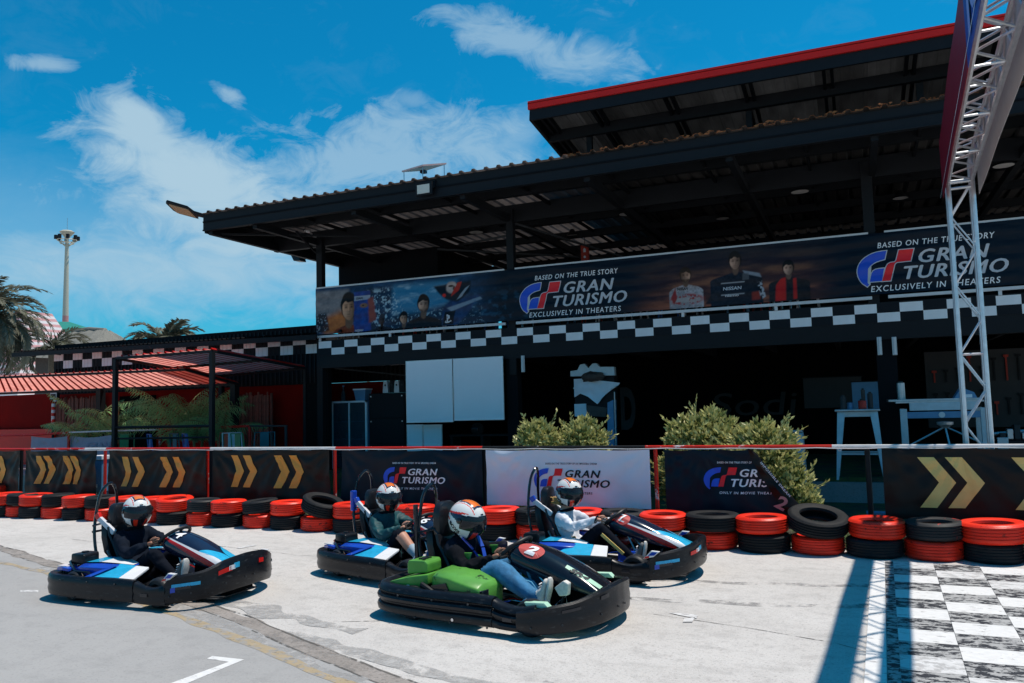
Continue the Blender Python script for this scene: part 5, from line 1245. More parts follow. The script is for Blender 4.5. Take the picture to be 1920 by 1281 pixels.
# hanging white banner seen from its back
x0=X_at(58,825,13.05);x1=X_at(209,825,13.05)
tb=thing('hung_banner','pale banner seen from behind with faint mirrored letters, at the far left rail','banner',(x0,13.05,.5));W_=x1-x0;H_=Z_at(130,817,13.05)-.5
mk('banner_pale',(.34,.34,.44),.6,var=.1,transl=.2)
f_=cloth(71,W_,H_,.8);mb=MB();nx=40;nz_=14;vs=[(W_*i/nx,f_(W_*i/nx,H_*j/nz_),H_*j/nz_-(.05*abs(math.sin(i*.16)) if j>11 else 0)) for j in range(nz_+1) for i in range(nx+1)]
mb.add(vs,[(j*(nx+1)+i,j*(nx+1)+i+1,(j+1)*(nx+1)+i+1,(j+1)*(nx+1)+i) for j in range(nz_) for i in range(nx)]);part('cloth',mb,'banner_pale',tb,smooth='all',fix=False)
v,fs=txt('GRAN',.15,.75,.2,.02);mk('faint_print',(.26,.26,.36),.6);mb=MB();mb.add([(W_*.93-x-.6,-.03,H_-.30+z) for x,z in [(-q[0],q[1]) for q in v]],[q[::-1] for q in fs]);part('lettering',mb,'faint_print',tb,fix=False)
# blue white water tank behind fence gap
p=at(190,868,'y',10.6);t=thing('water_tank','small pale blue plastic tank behind the gap in the banners','tank',(p.x,10.6,.30));mb=MB();mb.box(-.13,.13,-.1,.1,0,.6);part('body',mb,'tank_blue',t,bevel=.03);mb=MB();mb.box(-.15,.15,-.12,.12,.6,.68);part('lid',mb,'cab_frame',t,bevel=.012);mb=MB();mb.box(-.04,.04,-.12,-.1,.1,.16);part('tap',mb,'alu',t)
mb=MB();
for q in(-.1,.1): mb=MB();mb.box(q-.02,q+.02,-.02,.02,-.3,0);part('leg',mb,'galv',t)
# flood lamp and striped post at the red wall
p=at(103,743,'y',14.6);t=thing('floodlight','small square floodlight on the dark red wall above the striped post','lamp',tuple(p));mb=MB();mb.box(-.14,.14,-.04,.04,-.10,.11);part('housing',mb,'black_steel',t,bevel=.008);mb=MB();mb.box(-.12,.12,-.046,-.04,-.07,.09);part('frame',mb,'galv',t);mb=MB();mb.box(-.09,.09,-.052,-.046,-.04,.06);part('glass_panel',mb,'dim_grey',t)
mb=MB();mb.box(.02,.10,-.05,.02,-.14,-.1);part('bracket',mb,'white_trim',t)
p=at(99.5,798,'y',14.4);q=at(99.5,757,'y',14.4);t=thing('striped_post','narrow red and white striped post by the reed screen','post',(p.x,14.4,p.z));hh=(q.z-p.z)/7
for k in range(7):
    mb=MB();mb.tube([(0,0,k*hh),(0,0,(k+1)*hh)],.045,10);part('stripe_band',mb,'rail_white' if k%2==0 else 'rail_red',t)
mb=MB();mb.tube([(0,0,-p.z),(0,0,0)],.03,8);part('base_pole',mb,'black_steel',t)
# folding chairs of many colours
def chair(px,py,y,m_,label,rz_=0,sc_=1.0):
    p=at(px,py,'y',y);t=thing('cafe_chair',label,'chair',(p.x,y,.47),rz_,'metal chairs on the seating deck')
    mb=MB();mb.box(-.19,.19,-.19,.19,.44,.465);part('seat',mb,m_,t,bevel=.008)
    mb=MB();mb.box(-.09,.09,.19,.205,.50,.82);part('back_splat',mb,m_,t,bevel=.004)
    mb=MB();mb.tube([(-.21,.18,.45),(-.2,.22,.82),(.2,.22,.82),(.21,.18,.45)],.014,6);part('back_frame',mb,m_,t)
    for a,b in((-1,-1),(1,-1),(1,1),(-1,1)): mb=MB();mb.bar((a*.17,b*.17,.44),(a*.22,b*.24,0),.03,.02);part('leg',mb,m_,t)
random.seed(11)
for px,m_,l,rz_ in((228,'chair_green','dark green metal chair left of the blue one under the canopy',.6),(300,'chair_blue','bright blue chair under the left half of the canopy',2.6),(345,'chair_teal','teal metal chair in the middle of the canopy',2.8),(367,'chair_blue','blue chair close to the front canopy post',2.6),(418,'chair_orange','salmon orange metal chair right of the canopy post',0.2),(444,'white_trim','white metal chair left of the red rail post',1.2),(462,'chair_green','green and white chair at the red rail post',2.9),(490,'chair_teal','dark teal chair right of the red rail post',.4),(530,'dim_grey','dark chair in front of the red wall by the corner column',2.2)):
    chair(px,830,12.6+random.uniform(-.2,.3),m_,l,rz_)
lb('floor','patch',-24,-11.1,12.0,LY+.35,0,.45)
# ------------------------------------------------------------------ palms and bushes
def frond(mb,base,az,lift,L,droop,w_,n=22,leaf=.30,mi=0,rg=random,stem=1,flat=.9,lw_=.016,sag=0.0):
    """arching rib with two rows of pointed leaflets"""
    pts=[];d=Vector((math.cos(az),math.sin(az),0));a=lift;p=Vector(base);ds=L/n
    for i in range(n+1):
        pts.append(p.copy());p=p+(d*math.cos(a)+Vector((0,0,1))*math.sin(a))*ds;a-=droop/n*(1+i/n)
    mb.tube([tuple(q) for q in pts[::2]],[.014*(1-.8*i/len(pts[::2])) for i in range(len(pts[::2]))],4,stem,cap=False)
    side=Vector((-d.y,d.x,0))
    for i in range(2,n+1):
        u=i/n;ll=leaf*(math.sin(math.pi*min(1,u*.92+.10))**.6)*rg.uniform(.85,1.1)
        t=(pts[i]-pts[i-1]).normalized();up=side.cross(t)*-1
        for s in(-1,1):
            for sub in ((0,.5) if sag==0 else (0,)):
                o=pts[i]-t*ds*sub
                dirn=(side*s*flat+t*.75+up*rg.uniform(-.05,.35)+Vector((0,0,-.25*rg.random()-sag))).normalized()
                tip=o+dirn*ll+Vector((0,0,-(.12+sag*.5)*ll*rg.uniform(.3,1.6)));mid=o+dirn*ll*.45
                wv=t*lw_
                mb.add([tuple(o),tuple(mid+wv),tuple(tip),tuple(mid-wv)],[(0,1,2,3)],mi)
def areca(px,y,label,H_=1.5,n=13,seed=1,spread=1.0,z0=.45):
    rg=random.Random(seed);x=X_at(px,780,y);t=thing('areca_palm',label,'palm',(x,y,z0),0,'potted palms by the red wall')
    for k in range(n):
        mb=MB();az=rg.uniform(0,6.28);frond(mb,(rg.uniform(-.10,.10),rg.uniform(-.10,.10),.62),az,R(rg.uniform(62,88)),H_*1.2*rg.uniform(.7,1.15),R(rg.uniform(45,80))*spread,.1,30,leaf=.34*H_/1.5,rg=rg,lw_=.012,sag=.7)
        part('frond',mb,['palm_leaf','palm_stem'],t,fix=False)
    for k in range(6): mb=MB();a=rg.uniform(0,6.28);mb.tube([(.06*math.cos(a),.06*math.sin(a),0),(.1*math.cos(a),.1*math.sin(a),.75)],.022,6);part('stem',mb,'palm_stem',t)
    mb=MB();mb.lathe([(0,0),(.20,0),(.26,.3),(.24,.3),(.22,.24),(0,.24)],16);part('pot',mb,'brown_dirty',t,smooth=True)
areca(168,13.3,'small areca palm in front of the left reed screen',1.25,11,3)
areca(222,13.35,'narrow palm squeezed behind the thick canopy post',1.2,9,5)
areca(325,13.3,'big areca palm left of centre under the canopy',1.6,13,7)
areca(372,13.4,'big areca palm right of centre under the canopy',1.6,13,9)
areca(418,13.3,'smaller palm beside the right reed screen',1.05,10,12)
def date_palm(x,y,z,label,n=34,L=3.2,seed=1,trunk=True,leaf=.5):
    rg=random.Random(seed);t=thing('date_palm',label,'palm tree',(x,y,0),0,'date palms behind the low building')
    if trunk:
        mb=MB();mb.tube([(0,0,0),(.05,0,z*.5),(0,0,z-.05)],[.3,.24,.26],12);part('trunk',mb,'bark',t,smooth=True)
    for k in range(n):
        az=rg.uniform(0,6.28);u=k/n;mb=MB();frond(mb,(0,0,z),az,R(80-75*u+rg.uniform(-8,8)),L*rg.uniform(.85,1.1),R(70+50*u),.1,24,leaf=leaf,rg=rg,lw_=.052,flat=.7);part('frond',mb,['palm_grey','palm_stem'],t,fix=False)
p=at(-38,612,'y',19);date_palm(p.x,19,p.z,'large date palm at the left edge with drooping grey green fronds',80,3.0,2)
p=at(102,655,'y',26);date_palm(p.x,26,p.z,'small date palm between the striped tower and the thatched roof',16,2.2,5)
p=at(310,655,'y',19.5);date_palm(p.x,19.5,p.z,'palm crown rising behind the low roof right of the thatched roof',30,1.6,8,leaf=.42)
def bush(x,y,label,rx,ry,H_,seed,n=2600,zlo=.1,extra=(),sprigs=70):
    rg=random.Random(seed);t=thing('bush',label,'bush',(x,y,0),0,'round bushes behind the fence');lobes=[(0,0,H_*.45,rx*.78,ry*.85,H_*.42)]
    for k in range(9):
        a=rg.uniform(0,6.28);lobes.append((rx*.6*math.cos(a),ry*.5*math.sin(a),H_*rg.uniform(.3,.80),rx*rg.uniform(.28,.45),ry*rg.uniform(.3,.45),H_*rg.uniform(.16,.26)))
    lobes+=list(extra)
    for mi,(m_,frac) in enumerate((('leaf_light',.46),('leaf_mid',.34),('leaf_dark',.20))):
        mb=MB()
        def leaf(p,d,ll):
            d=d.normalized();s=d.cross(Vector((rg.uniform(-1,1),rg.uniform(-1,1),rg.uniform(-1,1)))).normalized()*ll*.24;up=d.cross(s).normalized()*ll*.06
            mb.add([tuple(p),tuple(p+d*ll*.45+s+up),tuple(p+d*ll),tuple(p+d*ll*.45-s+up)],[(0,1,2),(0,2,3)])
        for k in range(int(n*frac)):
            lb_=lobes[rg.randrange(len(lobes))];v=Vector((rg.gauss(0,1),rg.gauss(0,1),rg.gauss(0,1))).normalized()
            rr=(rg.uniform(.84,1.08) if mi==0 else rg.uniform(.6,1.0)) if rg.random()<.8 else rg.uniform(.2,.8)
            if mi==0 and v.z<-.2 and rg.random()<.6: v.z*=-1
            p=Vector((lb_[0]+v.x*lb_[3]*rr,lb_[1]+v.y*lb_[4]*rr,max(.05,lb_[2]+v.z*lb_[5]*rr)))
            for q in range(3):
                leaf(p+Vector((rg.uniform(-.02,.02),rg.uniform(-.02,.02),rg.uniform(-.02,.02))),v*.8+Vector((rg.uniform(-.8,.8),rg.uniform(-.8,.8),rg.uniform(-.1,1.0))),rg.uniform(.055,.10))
        if mi==0:
            for k in range(sprigs):
                lb_=lobes[rg.randrange(len(lobes))];v=Vector((rg.gauss(0,1),rg.gauss(0,.7),abs(rg.gauss(0,.6)))).normalized();p=Vector((lb_[0]+v.x*lb_[3],lb_[1]+v.y*lb_[4],lb_[2]+v.z*lb_[5]))
                e=p+v*rg.uniform(.08,.20)+Vector((0,0,rg.uniform(0,.14)));mb.tube([tuple(p-v*.1),tuple(e)],.003,4,cap=False)
                for q in range(9): leaf(p.lerp(e,q/8),v*.6+Vector((rg.uniform(-1,1),rg.uniform(-1,1),rg.uniform(.1,1))),.07)
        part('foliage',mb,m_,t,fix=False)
    for k in range(12):
        mb=MB();a=rg.uniform(0,6.28);mb.tube([(.04*math.cos(a),.04*math.sin(a),0),(rx*.3*math.cos(a),ry*.3*math.sin(a),H_*.4),(rx*.6*math.cos(a),ry*.6*math.sin(a),H_*.75)],[.018,.012,.004],5);part('branch',mb,'bark',t)
by=10.85
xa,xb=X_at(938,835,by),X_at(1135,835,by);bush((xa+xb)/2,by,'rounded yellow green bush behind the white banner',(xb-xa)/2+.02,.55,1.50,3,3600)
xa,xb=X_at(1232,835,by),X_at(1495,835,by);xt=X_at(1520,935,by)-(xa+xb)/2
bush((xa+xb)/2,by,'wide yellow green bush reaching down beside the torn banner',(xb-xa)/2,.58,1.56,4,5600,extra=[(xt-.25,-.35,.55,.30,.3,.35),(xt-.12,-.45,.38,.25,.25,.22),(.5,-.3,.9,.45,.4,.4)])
# ------------------------------------------------------------------ far things
mY=70
p=at(126,432,'y',mY);pb=at(124,625,'y',mY);t=thing('light_mast','tall cream light mast with a ring of floodlights','mast',(p.x,mY,0))
zt_=p.z;zm=at(126,592,'y',mY).z
mb=MB();mb.tube([(0,0,0),(0,0,zm)],[.42,.36],12);part('lower_pole',mb,'pole_pink',t,smooth=True)
mb=MB();mb.tube([(0,0,zm),(0,0,zt_-1.0)],[.36,.20],12);part('upper_pole',mb,'pole_cream',t,smooth=True)
mb=MB();mb.tube([(1.15*math.cos(k*.524),1.15*math.sin(k*.524),zt_-1.3) for k in range(12)],.06,5,closed=True);mb.tube([(.8*math.cos(k*.524),.8*math.sin(k*.524),zt_-1.7) for k in range(12)],.05,5,closed=True);part('ring',mb,'pole_cream',t)
for k in range(8):
    a=k*.785+.2;mb=MB();mb.tube([(.2*math.cos(a),.2*math.sin(a),zt_-2.1),(1.15*math.cos(a),1.15*math.sin(a),zt_-1.3)],.04,5);part('spoke',mb,'pole_cream',t)
    mb=MB();c=Vector((1.25*math.cos(a),1.25*math.sin(a),zt_-.95));mb.box(c.x-.18,c.x+.18,c.y-.15,c.y+.15,c.z-.30,c.z+.24);part('floodlight',mb,'black_steel',t,bevel=.04)
mb=MB();mb.lathe([(.22,zt_-1.0),(.9,zt_-.25),(.6,zt_-.05),(0,zt_)],16);part('cap',mb,'pole_cream',t,smooth=True);mb=MB();mb.tube([(0,0,zt_),(0,0,zt_+1.6)],.03,5);part('lightning_rod',mb,'galv',t)
# red and white striped tower
y=45
a=at(22,712,'y',y);b=at(101,654,'y',y);c=at(73,586,'y',y);d=at(37,590,'y',y)
t=thing('striped_tower','tapering tower clad in pink and white horizontal stripes','tower',(a.x,y,0))
base_w=(at(108,700,'y',y).x-at(10,700,'y',y).x);top_w=(c.x-d.x);zt_=c.z;cx=(c.x+d.x)/2-a.x;cb=(at(108,700,'y',y).x+at(10,700,'y',y).x)/2-a.x
zb0=at(60,700,'y',y).z
n=22
for k in range(n):
    def ring(u):
        z=zt_*u if False else zb0*0+ (zt_)*(u)
        q=(z-zb0)/(zt_-zb0);wd=base_w+(top_w-base_w)*q;xx=cb+(cx-cb)*q;return [(xx-wd/2,-wd/2,z),(xx+wd/2,-wd/2,z),(xx+wd/2,wd/2,z),(xx-wd/2,wd/2,z)]
    mb=MB();mb.loft([ring(k/n),ring((k+.5)/n)]);part('stripe_band',mb,'tower_white',t);mb=MB();mb.loft([ring((k+.5)/n),ring((k+1)/n)]);part('stripe_band',mb,'tower_red',t)
# thatched roof
y=34;zr_=at(180,619,'y',y).z;xl=at(108,640,'y',y).x;xr=at(226,641,'y',y).x;x1_=at(135,622,'y',y).x;x2_=at(196,622,'y',y).x;ze=at(160,655,'y',y).z-.6
t=thing('thatched_hut','hut with a weathered grey thatched roof behind the low building','hut',((xl+xr)/2,y,0));ox=(xl+xr)/2
mb=MB();E_=[(xl-ox-.6,-2.6),(xr-ox+.9,-2.6),(xr-ox+.9,2.6),(xl-ox-.6,2.6)]
n=26;rows_=9
for j in range(rows_):
    u0=j/rows_;u1=(j+1)/rows_
    def rg_(u):
        out=[]
        for k in range(n):
            a=2*math.pi*k/n;ca,sa=math.cos(a),math.sin(a);ex=(xr-xl)/2+.6;hx=(x2_-x1_)/2
            out.append(((hx+(ex-hx)*u)*max(-1,min(1,ca*1.25)),(2.9*u)*max(-1,min(1,sa*1.25))+.0,zr_-(zr_-ze)*u**1.15+.05*math.sin(k*2.3+j)))
        return out
    a_=rg_(u0);b_=rg_(u1+.03);b_=[(x,y_,z-.02) for x,y_,z in b_];a_=[(x,y_,z+.04) for x,y_,z in a_]
    mb=MB();mb.loft([a_,b_],caps=False);part('thatch_layer',mb,'thatch',t,fix=False)
mb=MB();mb.tube([(-(x2_-x1_)/2,0,zr_+.03),(0,0,zr_+.1),((x2_-x1_)/2,0,zr_-.05),((xr-xl)/2*.75,-1,zr_-(zr_-ze)*.5)],.13,8);part('ridge',mb,'thatch',t,smooth=True)
mb=MB();mb.box(-2.2,2.2,-1.8,1.8,0,ze+.2);part('wall',mb,'brown_dirty',t)
y=60;a=at(80,605,'y',y);b=at(122,630,'y',y);t=thing('green_roof_house','distant building with a teal green roof beside the mast','building',(a.x,y,0));w_=b.x-a.x+2
mb=MB();mb.add([(-1,0,a.z+.2),(w_,0,b.z),(w_,4,b.z+.3),(-1,4,a.z+.5),(-1,0,a.z-.4),(w_,0,b.z-.6),(w_,4,b.z-.6),(-1,4,a.z-.4)],[(0,1,2,3),(4,7,6,5),(0,4,5,1),(1,5,6,2),(2,6,7,3),(3,7,4,0)]);part('roof',mb,'green_roof',t)
mb=MB();mb.box(-.6,w_-.4,.3,3.8,0,b.z-.62);part('wall',mb,'tower_white',t)
for k in range(3): mb=MB();mb.box(.2+k*1.0,.8+k*1.0,.26,.3,b.z-2.6,b.z-1.4);part('window',mb,'black_gloss',t)
# low hedge line closing the horizon behind the left buildings
mb=MB();rg=random.Random(4)
for k in range(5000):
    x=rg.uniform(-120,20);y_=rg.uniform(82,92);z=abs(rg.gauss(0,1))*1.1;a=rg.uniform(0,6.28);s_=rg.uniform(.2,.5)
    mb.add([(x-s_,y_,z),(x+s_*.2,y_,z+s_),(x+s_,y_+.2*math.sin(a),z),(x,y_,z-s_)],[(0,1,2,3)])
tag(link('far_scrub',mb.mesh('far_scrub','leaf_dark',fix=False)),'dark green scrub along the horizon','scrub',kind='stuff')
# ------------------------------------------------------------------ karts
def lerp_path(pts,n_):
    """resample a list of tuples with a smooth curve"""
    k=len(pts);out=[]
    for i in range(k-1):
        p0=pts[max(i-1,0)];p1=pts[i];p2=pts[i+1];p3=pts[min(i+2,k-1)]
        for j in range(n_):
            t=j/n_;out.append(tuple(.5*((2*b)+(-a+c)*t+(2*a-5*b+4*c-d)*t*t+(-a+3*b-3*c+d)*t**3) for a,b,c,d in zip(p0,p1,p2,p3)))
    out.append(tuple(pts[-1]));return out
def bumper(path,sec,n_=4,mi=0,mirror=False):
    """sweep a cross-section (outward offset, height fraction) along plan points (x,y,z0,z1)"""
    P=lerp_path(path,n_);mb=MB();rings=[]
    for i,(x,y,z0,z1) in enumerate(P):
        a=P[max(i-1,0)];b=P[min(i+1,len(P)-1)];d=Vector((b[0]-a[0],b[1]-a[1],0)).normalized();nrm=Vector((d.y,-d.x,0))
        rings.append([(x+nrm.x*o,y+nrm.y*o,z0+(z1-z0)*f) for o,f in sec])
    mb.loft(rings,mi);return mb
SEC_A=[(-.075,.0),(-.03,-.0),(-.006,.05),(.004,.30),(-.004,.48),(.006,.66),(-.002,.93),(-.015,1.0),(-.05,1.02),(-.08,.93)]
SEC_B=[(-.10,.0),(-.03,0),(.004,.07),(.012,.22),(.004,.32),(-.016,.37),(-.016,.42),(.006,.48),(.012,.58),(.004,.66),(-.016,.70),(-.014,.75),(.004,.80),(-.004,.92),(-.022,1.0),(-.07,1.03),(-.10,.95)]
def rp(m_): # right half -> whole loop mirrored, rear to rear
    return m_
def make_kart(cfg):
    t=thing(cfg['name'],cfg['label'],'go kart',(cfg['x'],cfg['y'],0),R(cfg['a']),'rental karts with drivers on the track')
    P=lambda nm,mb,m_,**k: part(nm,mb,m_,t,**k)
    green=cfg['green'];sec=SEC_B if green else SEC_A;bm_='black_plastic'
    zt=.245 if not green else .27
    rear=[(.20,-.645,.05,zt),(-.05,-.655,.05,zt+.005),(-.35,-.66,.05,zt),(-.70,-.645,.05,zt),(-.90,-.60,.05,zt),(-1.01,-.50,.055,zt),(-1.05,-.30,.06,zt),(-1.06,0,.06,zt)]
    loop=[(a,b,c,d) for a,b,c,d in rear]+[(a,-b,c,d) for a,b,c,d in rear[:-1][::-1]]
    # direction chosen so that the normal points outward
    loop=loop[::-1];P('rear_bumper',bumper(loop,sec,4),bm_,smooth=True)
    for s in(-1,1):
        sp=[(.205,-.640,.05,zt-.012),(.27,-.642,.045,zt-.035),(.40,-.645,.045,zt-.05),(.56,-.632,.045,zt-.02)]
        sp=[(a,b if s<0 else -b,c,d) for a,b,c,d in sp]
        if s>0: sp=sp[::-1]
        o=P('side_bumper',bumper(sp,sec,4),bm_,smooth=True)
        mb=MB();y_=s*.652
        mb.box(.30,.38,min(y_,y_+s*.004),max(y_,y_+s*.004),.12,.15);part('mould_slot',mb,'black_gloss',o)
    # front bumper rises to a beak
    fz=cfg.get('fz',.37)
    if not green: fr=[(.545,-.632,.06,.235),(.60,-.615,.065,.29),(.70,-.565,.075,.315),(.82,-.44,.09,.335),(.90,-.26,.11,fz-.005),(.93,-.10,.12,fz+.015),(.935,0,.12,fz+.02)]
    else: fr=[(.42,-.655,.06,.20),(.55,-.655,.05,.225),(.68,-.59,.055,.25),(.82,-.45,.065,.275),(.92,-.26,.08,.32),(.955,-.10,.09,.34),(.96,0,.09,.345)]
    lp_=fr+[(a,-b,c,d) for a,b,c,d in fr[:-1][::-1]]
    SF=[(-.05,0),(-.01,-.0),(0,.08),(.006,.45),(.0,.6),(.002,.93),(-.012,1),(-.04,.98)]
    mb=bumper(lp_,SF,5)
    o=P('front_bumper',mb,bm_,smooth=True)
    # decals hugging the front bumper's sides
    FP=lerp_path(lp_,12)
    def fpt(u,f,o_=.008):
        i=u*(len(FP)-1);k=int(i);k=min(k,len(FP)-2);w_=i-k;q=[a+(b-a)*w_ for a,b in zip(FP[k],FP[k+1])]
        a=FP[max(k-1,0)];b=FP[min(k+2,len(FP)-1)];d=Vector((b[0]-a[0],b[1]-a[1],0)).normalized();n_=Vector((d.y,-d.x,0))
        return (q[0]+n_.x*o_,q[1]+n_.y*o_,q[2]+(q[3]-q[2])*f)
    def strip(u0,u1,f0,f1,m_,o_=.009,sl=0,par=None):
        mb=MB();n=10;vs=[]
        for k in range(n+1):
            u=u0+(u1-u0)*k/n;vs+= [fpt(u,f0+sl*k/n,o_),fpt(u,f1+sl*k/n,o_)]
        mb.add(vs,[(2*k,2*k+2,2*k+3,2*k+1) for k in range(n)]);part('decal',mb,m_,par or o,fix=False)
    if not green:
        for m0,m1 in((0,1),):
            strip(.10,.235,.60,.72,'kart_cyan',sl=-.05);strip(.115,.20,.50,.60,'black_gloss',sl=-.02);strip(.09,.125,.42,.60,'kart_blue')
            strip(.30,.36,.62,.76,'kart_red');strip(.345,.375,.64,.78,'kart_white');strip(.368,.40,.66,.82,'kart_cyan')
            strip(.60,.64,.62,.76,'kart_red');strip(.76,.90,.60,.72,'kart_cyan')
        # upright white blue corner piece where front bumper meets the side
        for s in(-1,1):
            mb=MB();mb.prism([(.50,.25),(.60,.275),(.66,.325),(.58,.33)],s*.60-.02,s*.60+.02,'xz');q=P('corner_flap',mb,'kart_white',bevel=.006)
            mb=MB();mb.prism([(.55,.285),(.61,.29),(.64,.318),(.59,.32)],s*.60-.023,s*.60+.023,'xz');part('decal',mb,'kart_blue',q)
            mb=MB();mb.prism([(.51,.256),(.56,.268),(.56,.282),(.53,.278)],s*.60-.023,s*.60+.023,'xz');part('decal',mb,'kart_red',q)
    else:
        strip(.20,.26,.70,.80,'black_gloss');strip(.33,.37,.72,.84,'black_gloss')
        mb=MB();mb.lathe([(0,0),(.012,0),(.012,.004),(0,.004)],10,(-.14,-.675,.085),'y');P('bolt',mb,'chrome')
        for s in(-1,1):
            mb=MB();mb.prism([(.45,.26),(.62,.27),(.66,.235),(.47,.225)],s*.56-.03,s*.56+.03,'xz');P('corner_flap',mb,'kart_mint',bevel=.006)
    for k in range(9):
        x=-.85+k*.17
        if x<.2:
            mb=MB();mb.lathe([(0,0),(.009,0),(.007,-.006),(0,-.006)],8,(x,-.662 if x>-.7 else -.60-.0,.06+.15*(k%2)),'y')
            if -.7<x: P('bolt',mb,'dim_grey')
    # maker's lettering moulded in the plastic
    v,fs=txt('SODI',.035,.12,.1,.02,1.1)
    mb=MB();mb.add([(.245+x if False else -.78+x,-.655-.0,.14+z) for x,z in v],fs)
    # chassis, floor tray, axle
    mb=MB();mb.box(-.30,.80,-.26,.26,.035,.045);P('floor_tray',mb,'dim_grey')
    for s in(-1,1):
        mb=MB();mb.tube([(-.88,s*.30,.10),(-.4,s*.34,.08),(.1,s*.30,.07),(.5,s*.30,.08),(.82,s*.18,.10)],.016,6);P('frame_tube',mb,'black_steel',smooth=True)
        mb=MB();mb.tube([(-.55,s*.34,.10),(-.52,s*.56,.13),(-.1,s*.58,.13),(.1,s*.33,.10)],.012,6);P('frame_tube',mb,'black_steel',smooth=True)
    mb=MB();mb.tube([(.47,-.42,.12),(.47,.42,.12)],.014,6);P('front_axle',mb,'chrome')
    mb=MB();mb.tube([(-.62,-.5,.13),(-.62,.5,.13)],.018,8);P('rear_axle',mb,'chrome')
    wx=.40 if not green else .47
    for x,y_,r_,w_,st in((wx,-.515,.134,.12,cfg.get('steer',-.12)),(wx,.515,.134,.12,cfg.get('steer',-.12)),(-.62,-.49,.138,.19,0),(-.62,.49,.138,.19,0)):
        wo=bpy.data.objects.new('wheel',None);C.objects.link(wo);wo.parent=t;wo.location=(x,y_,r_);wo.rotation_euler=(0,0,st)
        h=w_/2;mb=MB();mb.lathe([(r_*.5,-h*.7),(r_*.62,-h),(r_*.86,-h*.98),(r_*.97,-h*.75),(r_,-h*.4),(r_,h*.4),(r_*.97,h*.75),(r_*.86,h*.98),(r_*.62,h),(r_*.5,h*.7)],28,axis='y');part('tyre',mb,'rubber',wo,smooth=True)
        mb=MB();mb.lathe([(0,-h*.35),(r_*.2,-h*.4),(r_*.45,-h*.2),(r_*.53,-h*.75),(r_*.53,h*.75),(r_*.45,h*.2),(r_*.2,h*.4),(0,h*.35)],18,axis='y');part('rim',mb,'dim_grey' if not green else 'galv',wo,smooth=True)
    # seat shell
    prof=[(-.10,.10),(-.20,.075),(-.34,.07),(-.46,.11),(-.54,.22),(-.585,.36),(-.62,.50),(-.65,.62)]
    prof=lerp_path(prof,3);rings=[]
    for i,(x,z) in enumerate(prof):
        a=prof[max(i-1,0)];b=prof[min(i+1,len(prof)-1)];d=Vector((b[0]-a[0],0,b[1]-a[1])).normalized();n_=Vector((d.z,0,-d.x))*-1
        if n_.x<0 and n_.z<0:n_*=-1
        u=i/(len(prof)-1);w_=.19-.03*u;dp=.11*math.sin(math.pi*min(1,.15+u*.95))**.8
        ring=[]
        for k in range(9):
            q=-1+2*k/8;ring.append((x+n_.x*dp*abs(q)**3,q*w_,z+n_.z*dp*abs(q)**3))
        ring+= [(x+n_.x*(dp*abs(q)**3-.018),q*w_*1.06,z+n_.z*(dp*abs(q)**3-.018)) for q in [1-2*k/8 for k in range(9)]]
        rings.append(ring)
    mb=MB();mb.loft(rings);P('seat',mb,'seat',smooth=True)
    # roll hoop, head pad
    for sgn in(0,):
        mb=MB();mb.tube(lerp_path([(-.66,-.17,.12),(-.80,-.16,.30),(-.86,-.150,.55),(-.865,-.12,.78),(-.845,-.085,.95),(-.825,0,1.025),(-.845,.085,.95),(-.865,.12,.78),(-.86,.150,.55),(-.80,.16,.30),(-.66,.17,.12)],4),.015,8);P('roll_hoop',mb,'black_gloss',smooth=True)
    for s in(-1,1): mb=MB();mb.tube([(-.875,s*.155,.62),(-.70,s*.14,.66),(-.66,s*.12,.60)],.011,6);P('hoop_brace',mb,'black_gloss',smooth=True)
    mb=MB();mb.tube([(-.88,-.155,.56),(-.88,.155,.56)],.012,6);P('hoop_brace',mb,'black_gloss')
    hp=(-.675,.72) if green else (-.69,.70);mb=MB()
    big=.165 if green else .135
    rings=[]
    for dx,sc_ in((-.055,.80),(-.035,.97),(0,1.0),(.025,.95),(.04,.75)):
        rings.append([(hp[0]+dx+.05*math.sin(a)*0,big*.85*sc_*math.copysign(abs(math.cos(a))**.6,math.cos(a)),hp[1]+big*sc_*math.copysign(abs(math.sin(a))**.6,math.sin(a))) for a in [2*math.pi*k/24 for k in range(24)]])
    mb.loft(rings);P('head_pad',mb,'seat',smooth=True)
    if not green:
        for s,m_ in((-1,cfg.get('strap','print_grey')),(1,'print_grey')):
            mb=MB();mb.bar((-.80,s*.15,.70),(-.60,s*.14,.56),.035,.05);P('shoulder_pad',mb,m_,bevel=.008)
        mb=MB();mb.bar((-.82,-.15,.74),(-.79,-.15,.69),.04,.055);P('shoulder_pad',mb,'kart_red' if cfg['num']=='14' else 'kart_blue',bevel=.008)
        if cfg['num']=='16':
            mb=MB();mb.bar((-.86,-.15,.60),(-.86,-.15,.82),.05,.06);P('hoop_sleeve',mb,'kart_blue',bevel=.012)
    else:
        mb=MB();mb.tube([(-.87,-.16,.40),(-.885,-.158,.86)],.022,8);P('hoop_sleeve',mb,'black_gloss',smooth=True)
        mb=MB();mb.tube([(-.87,.16,.40),(-.885,.158,.86)],.022,8);P('hoop_sleeve',mb,'black_gloss',smooth=True)
    mb=MB();mb.loft([[(x-.02,-w_,z),(x-.02,w_,z),(x+.045,w_*.9,z+.01),(x+.045,-w_*.9,z+.01)] for x,z,w_ in((-.70,.30,.10),(-.74,.36,.125),(-.775,.50,.13),(-.79,.62,.12),(-.785,.66,.09))]);P('back_pad',mb,'seat',bevel=.015,smooth=True)
    for k in range(3):
        mb=MB();mb.bar((-.735-.02*k,-.118,.40+.08*k),(-.735-.02*k,.118,.40+.08*k),.012,.018);P('pad_strap',mb,'dim_grey' if not green else 'black_steel')
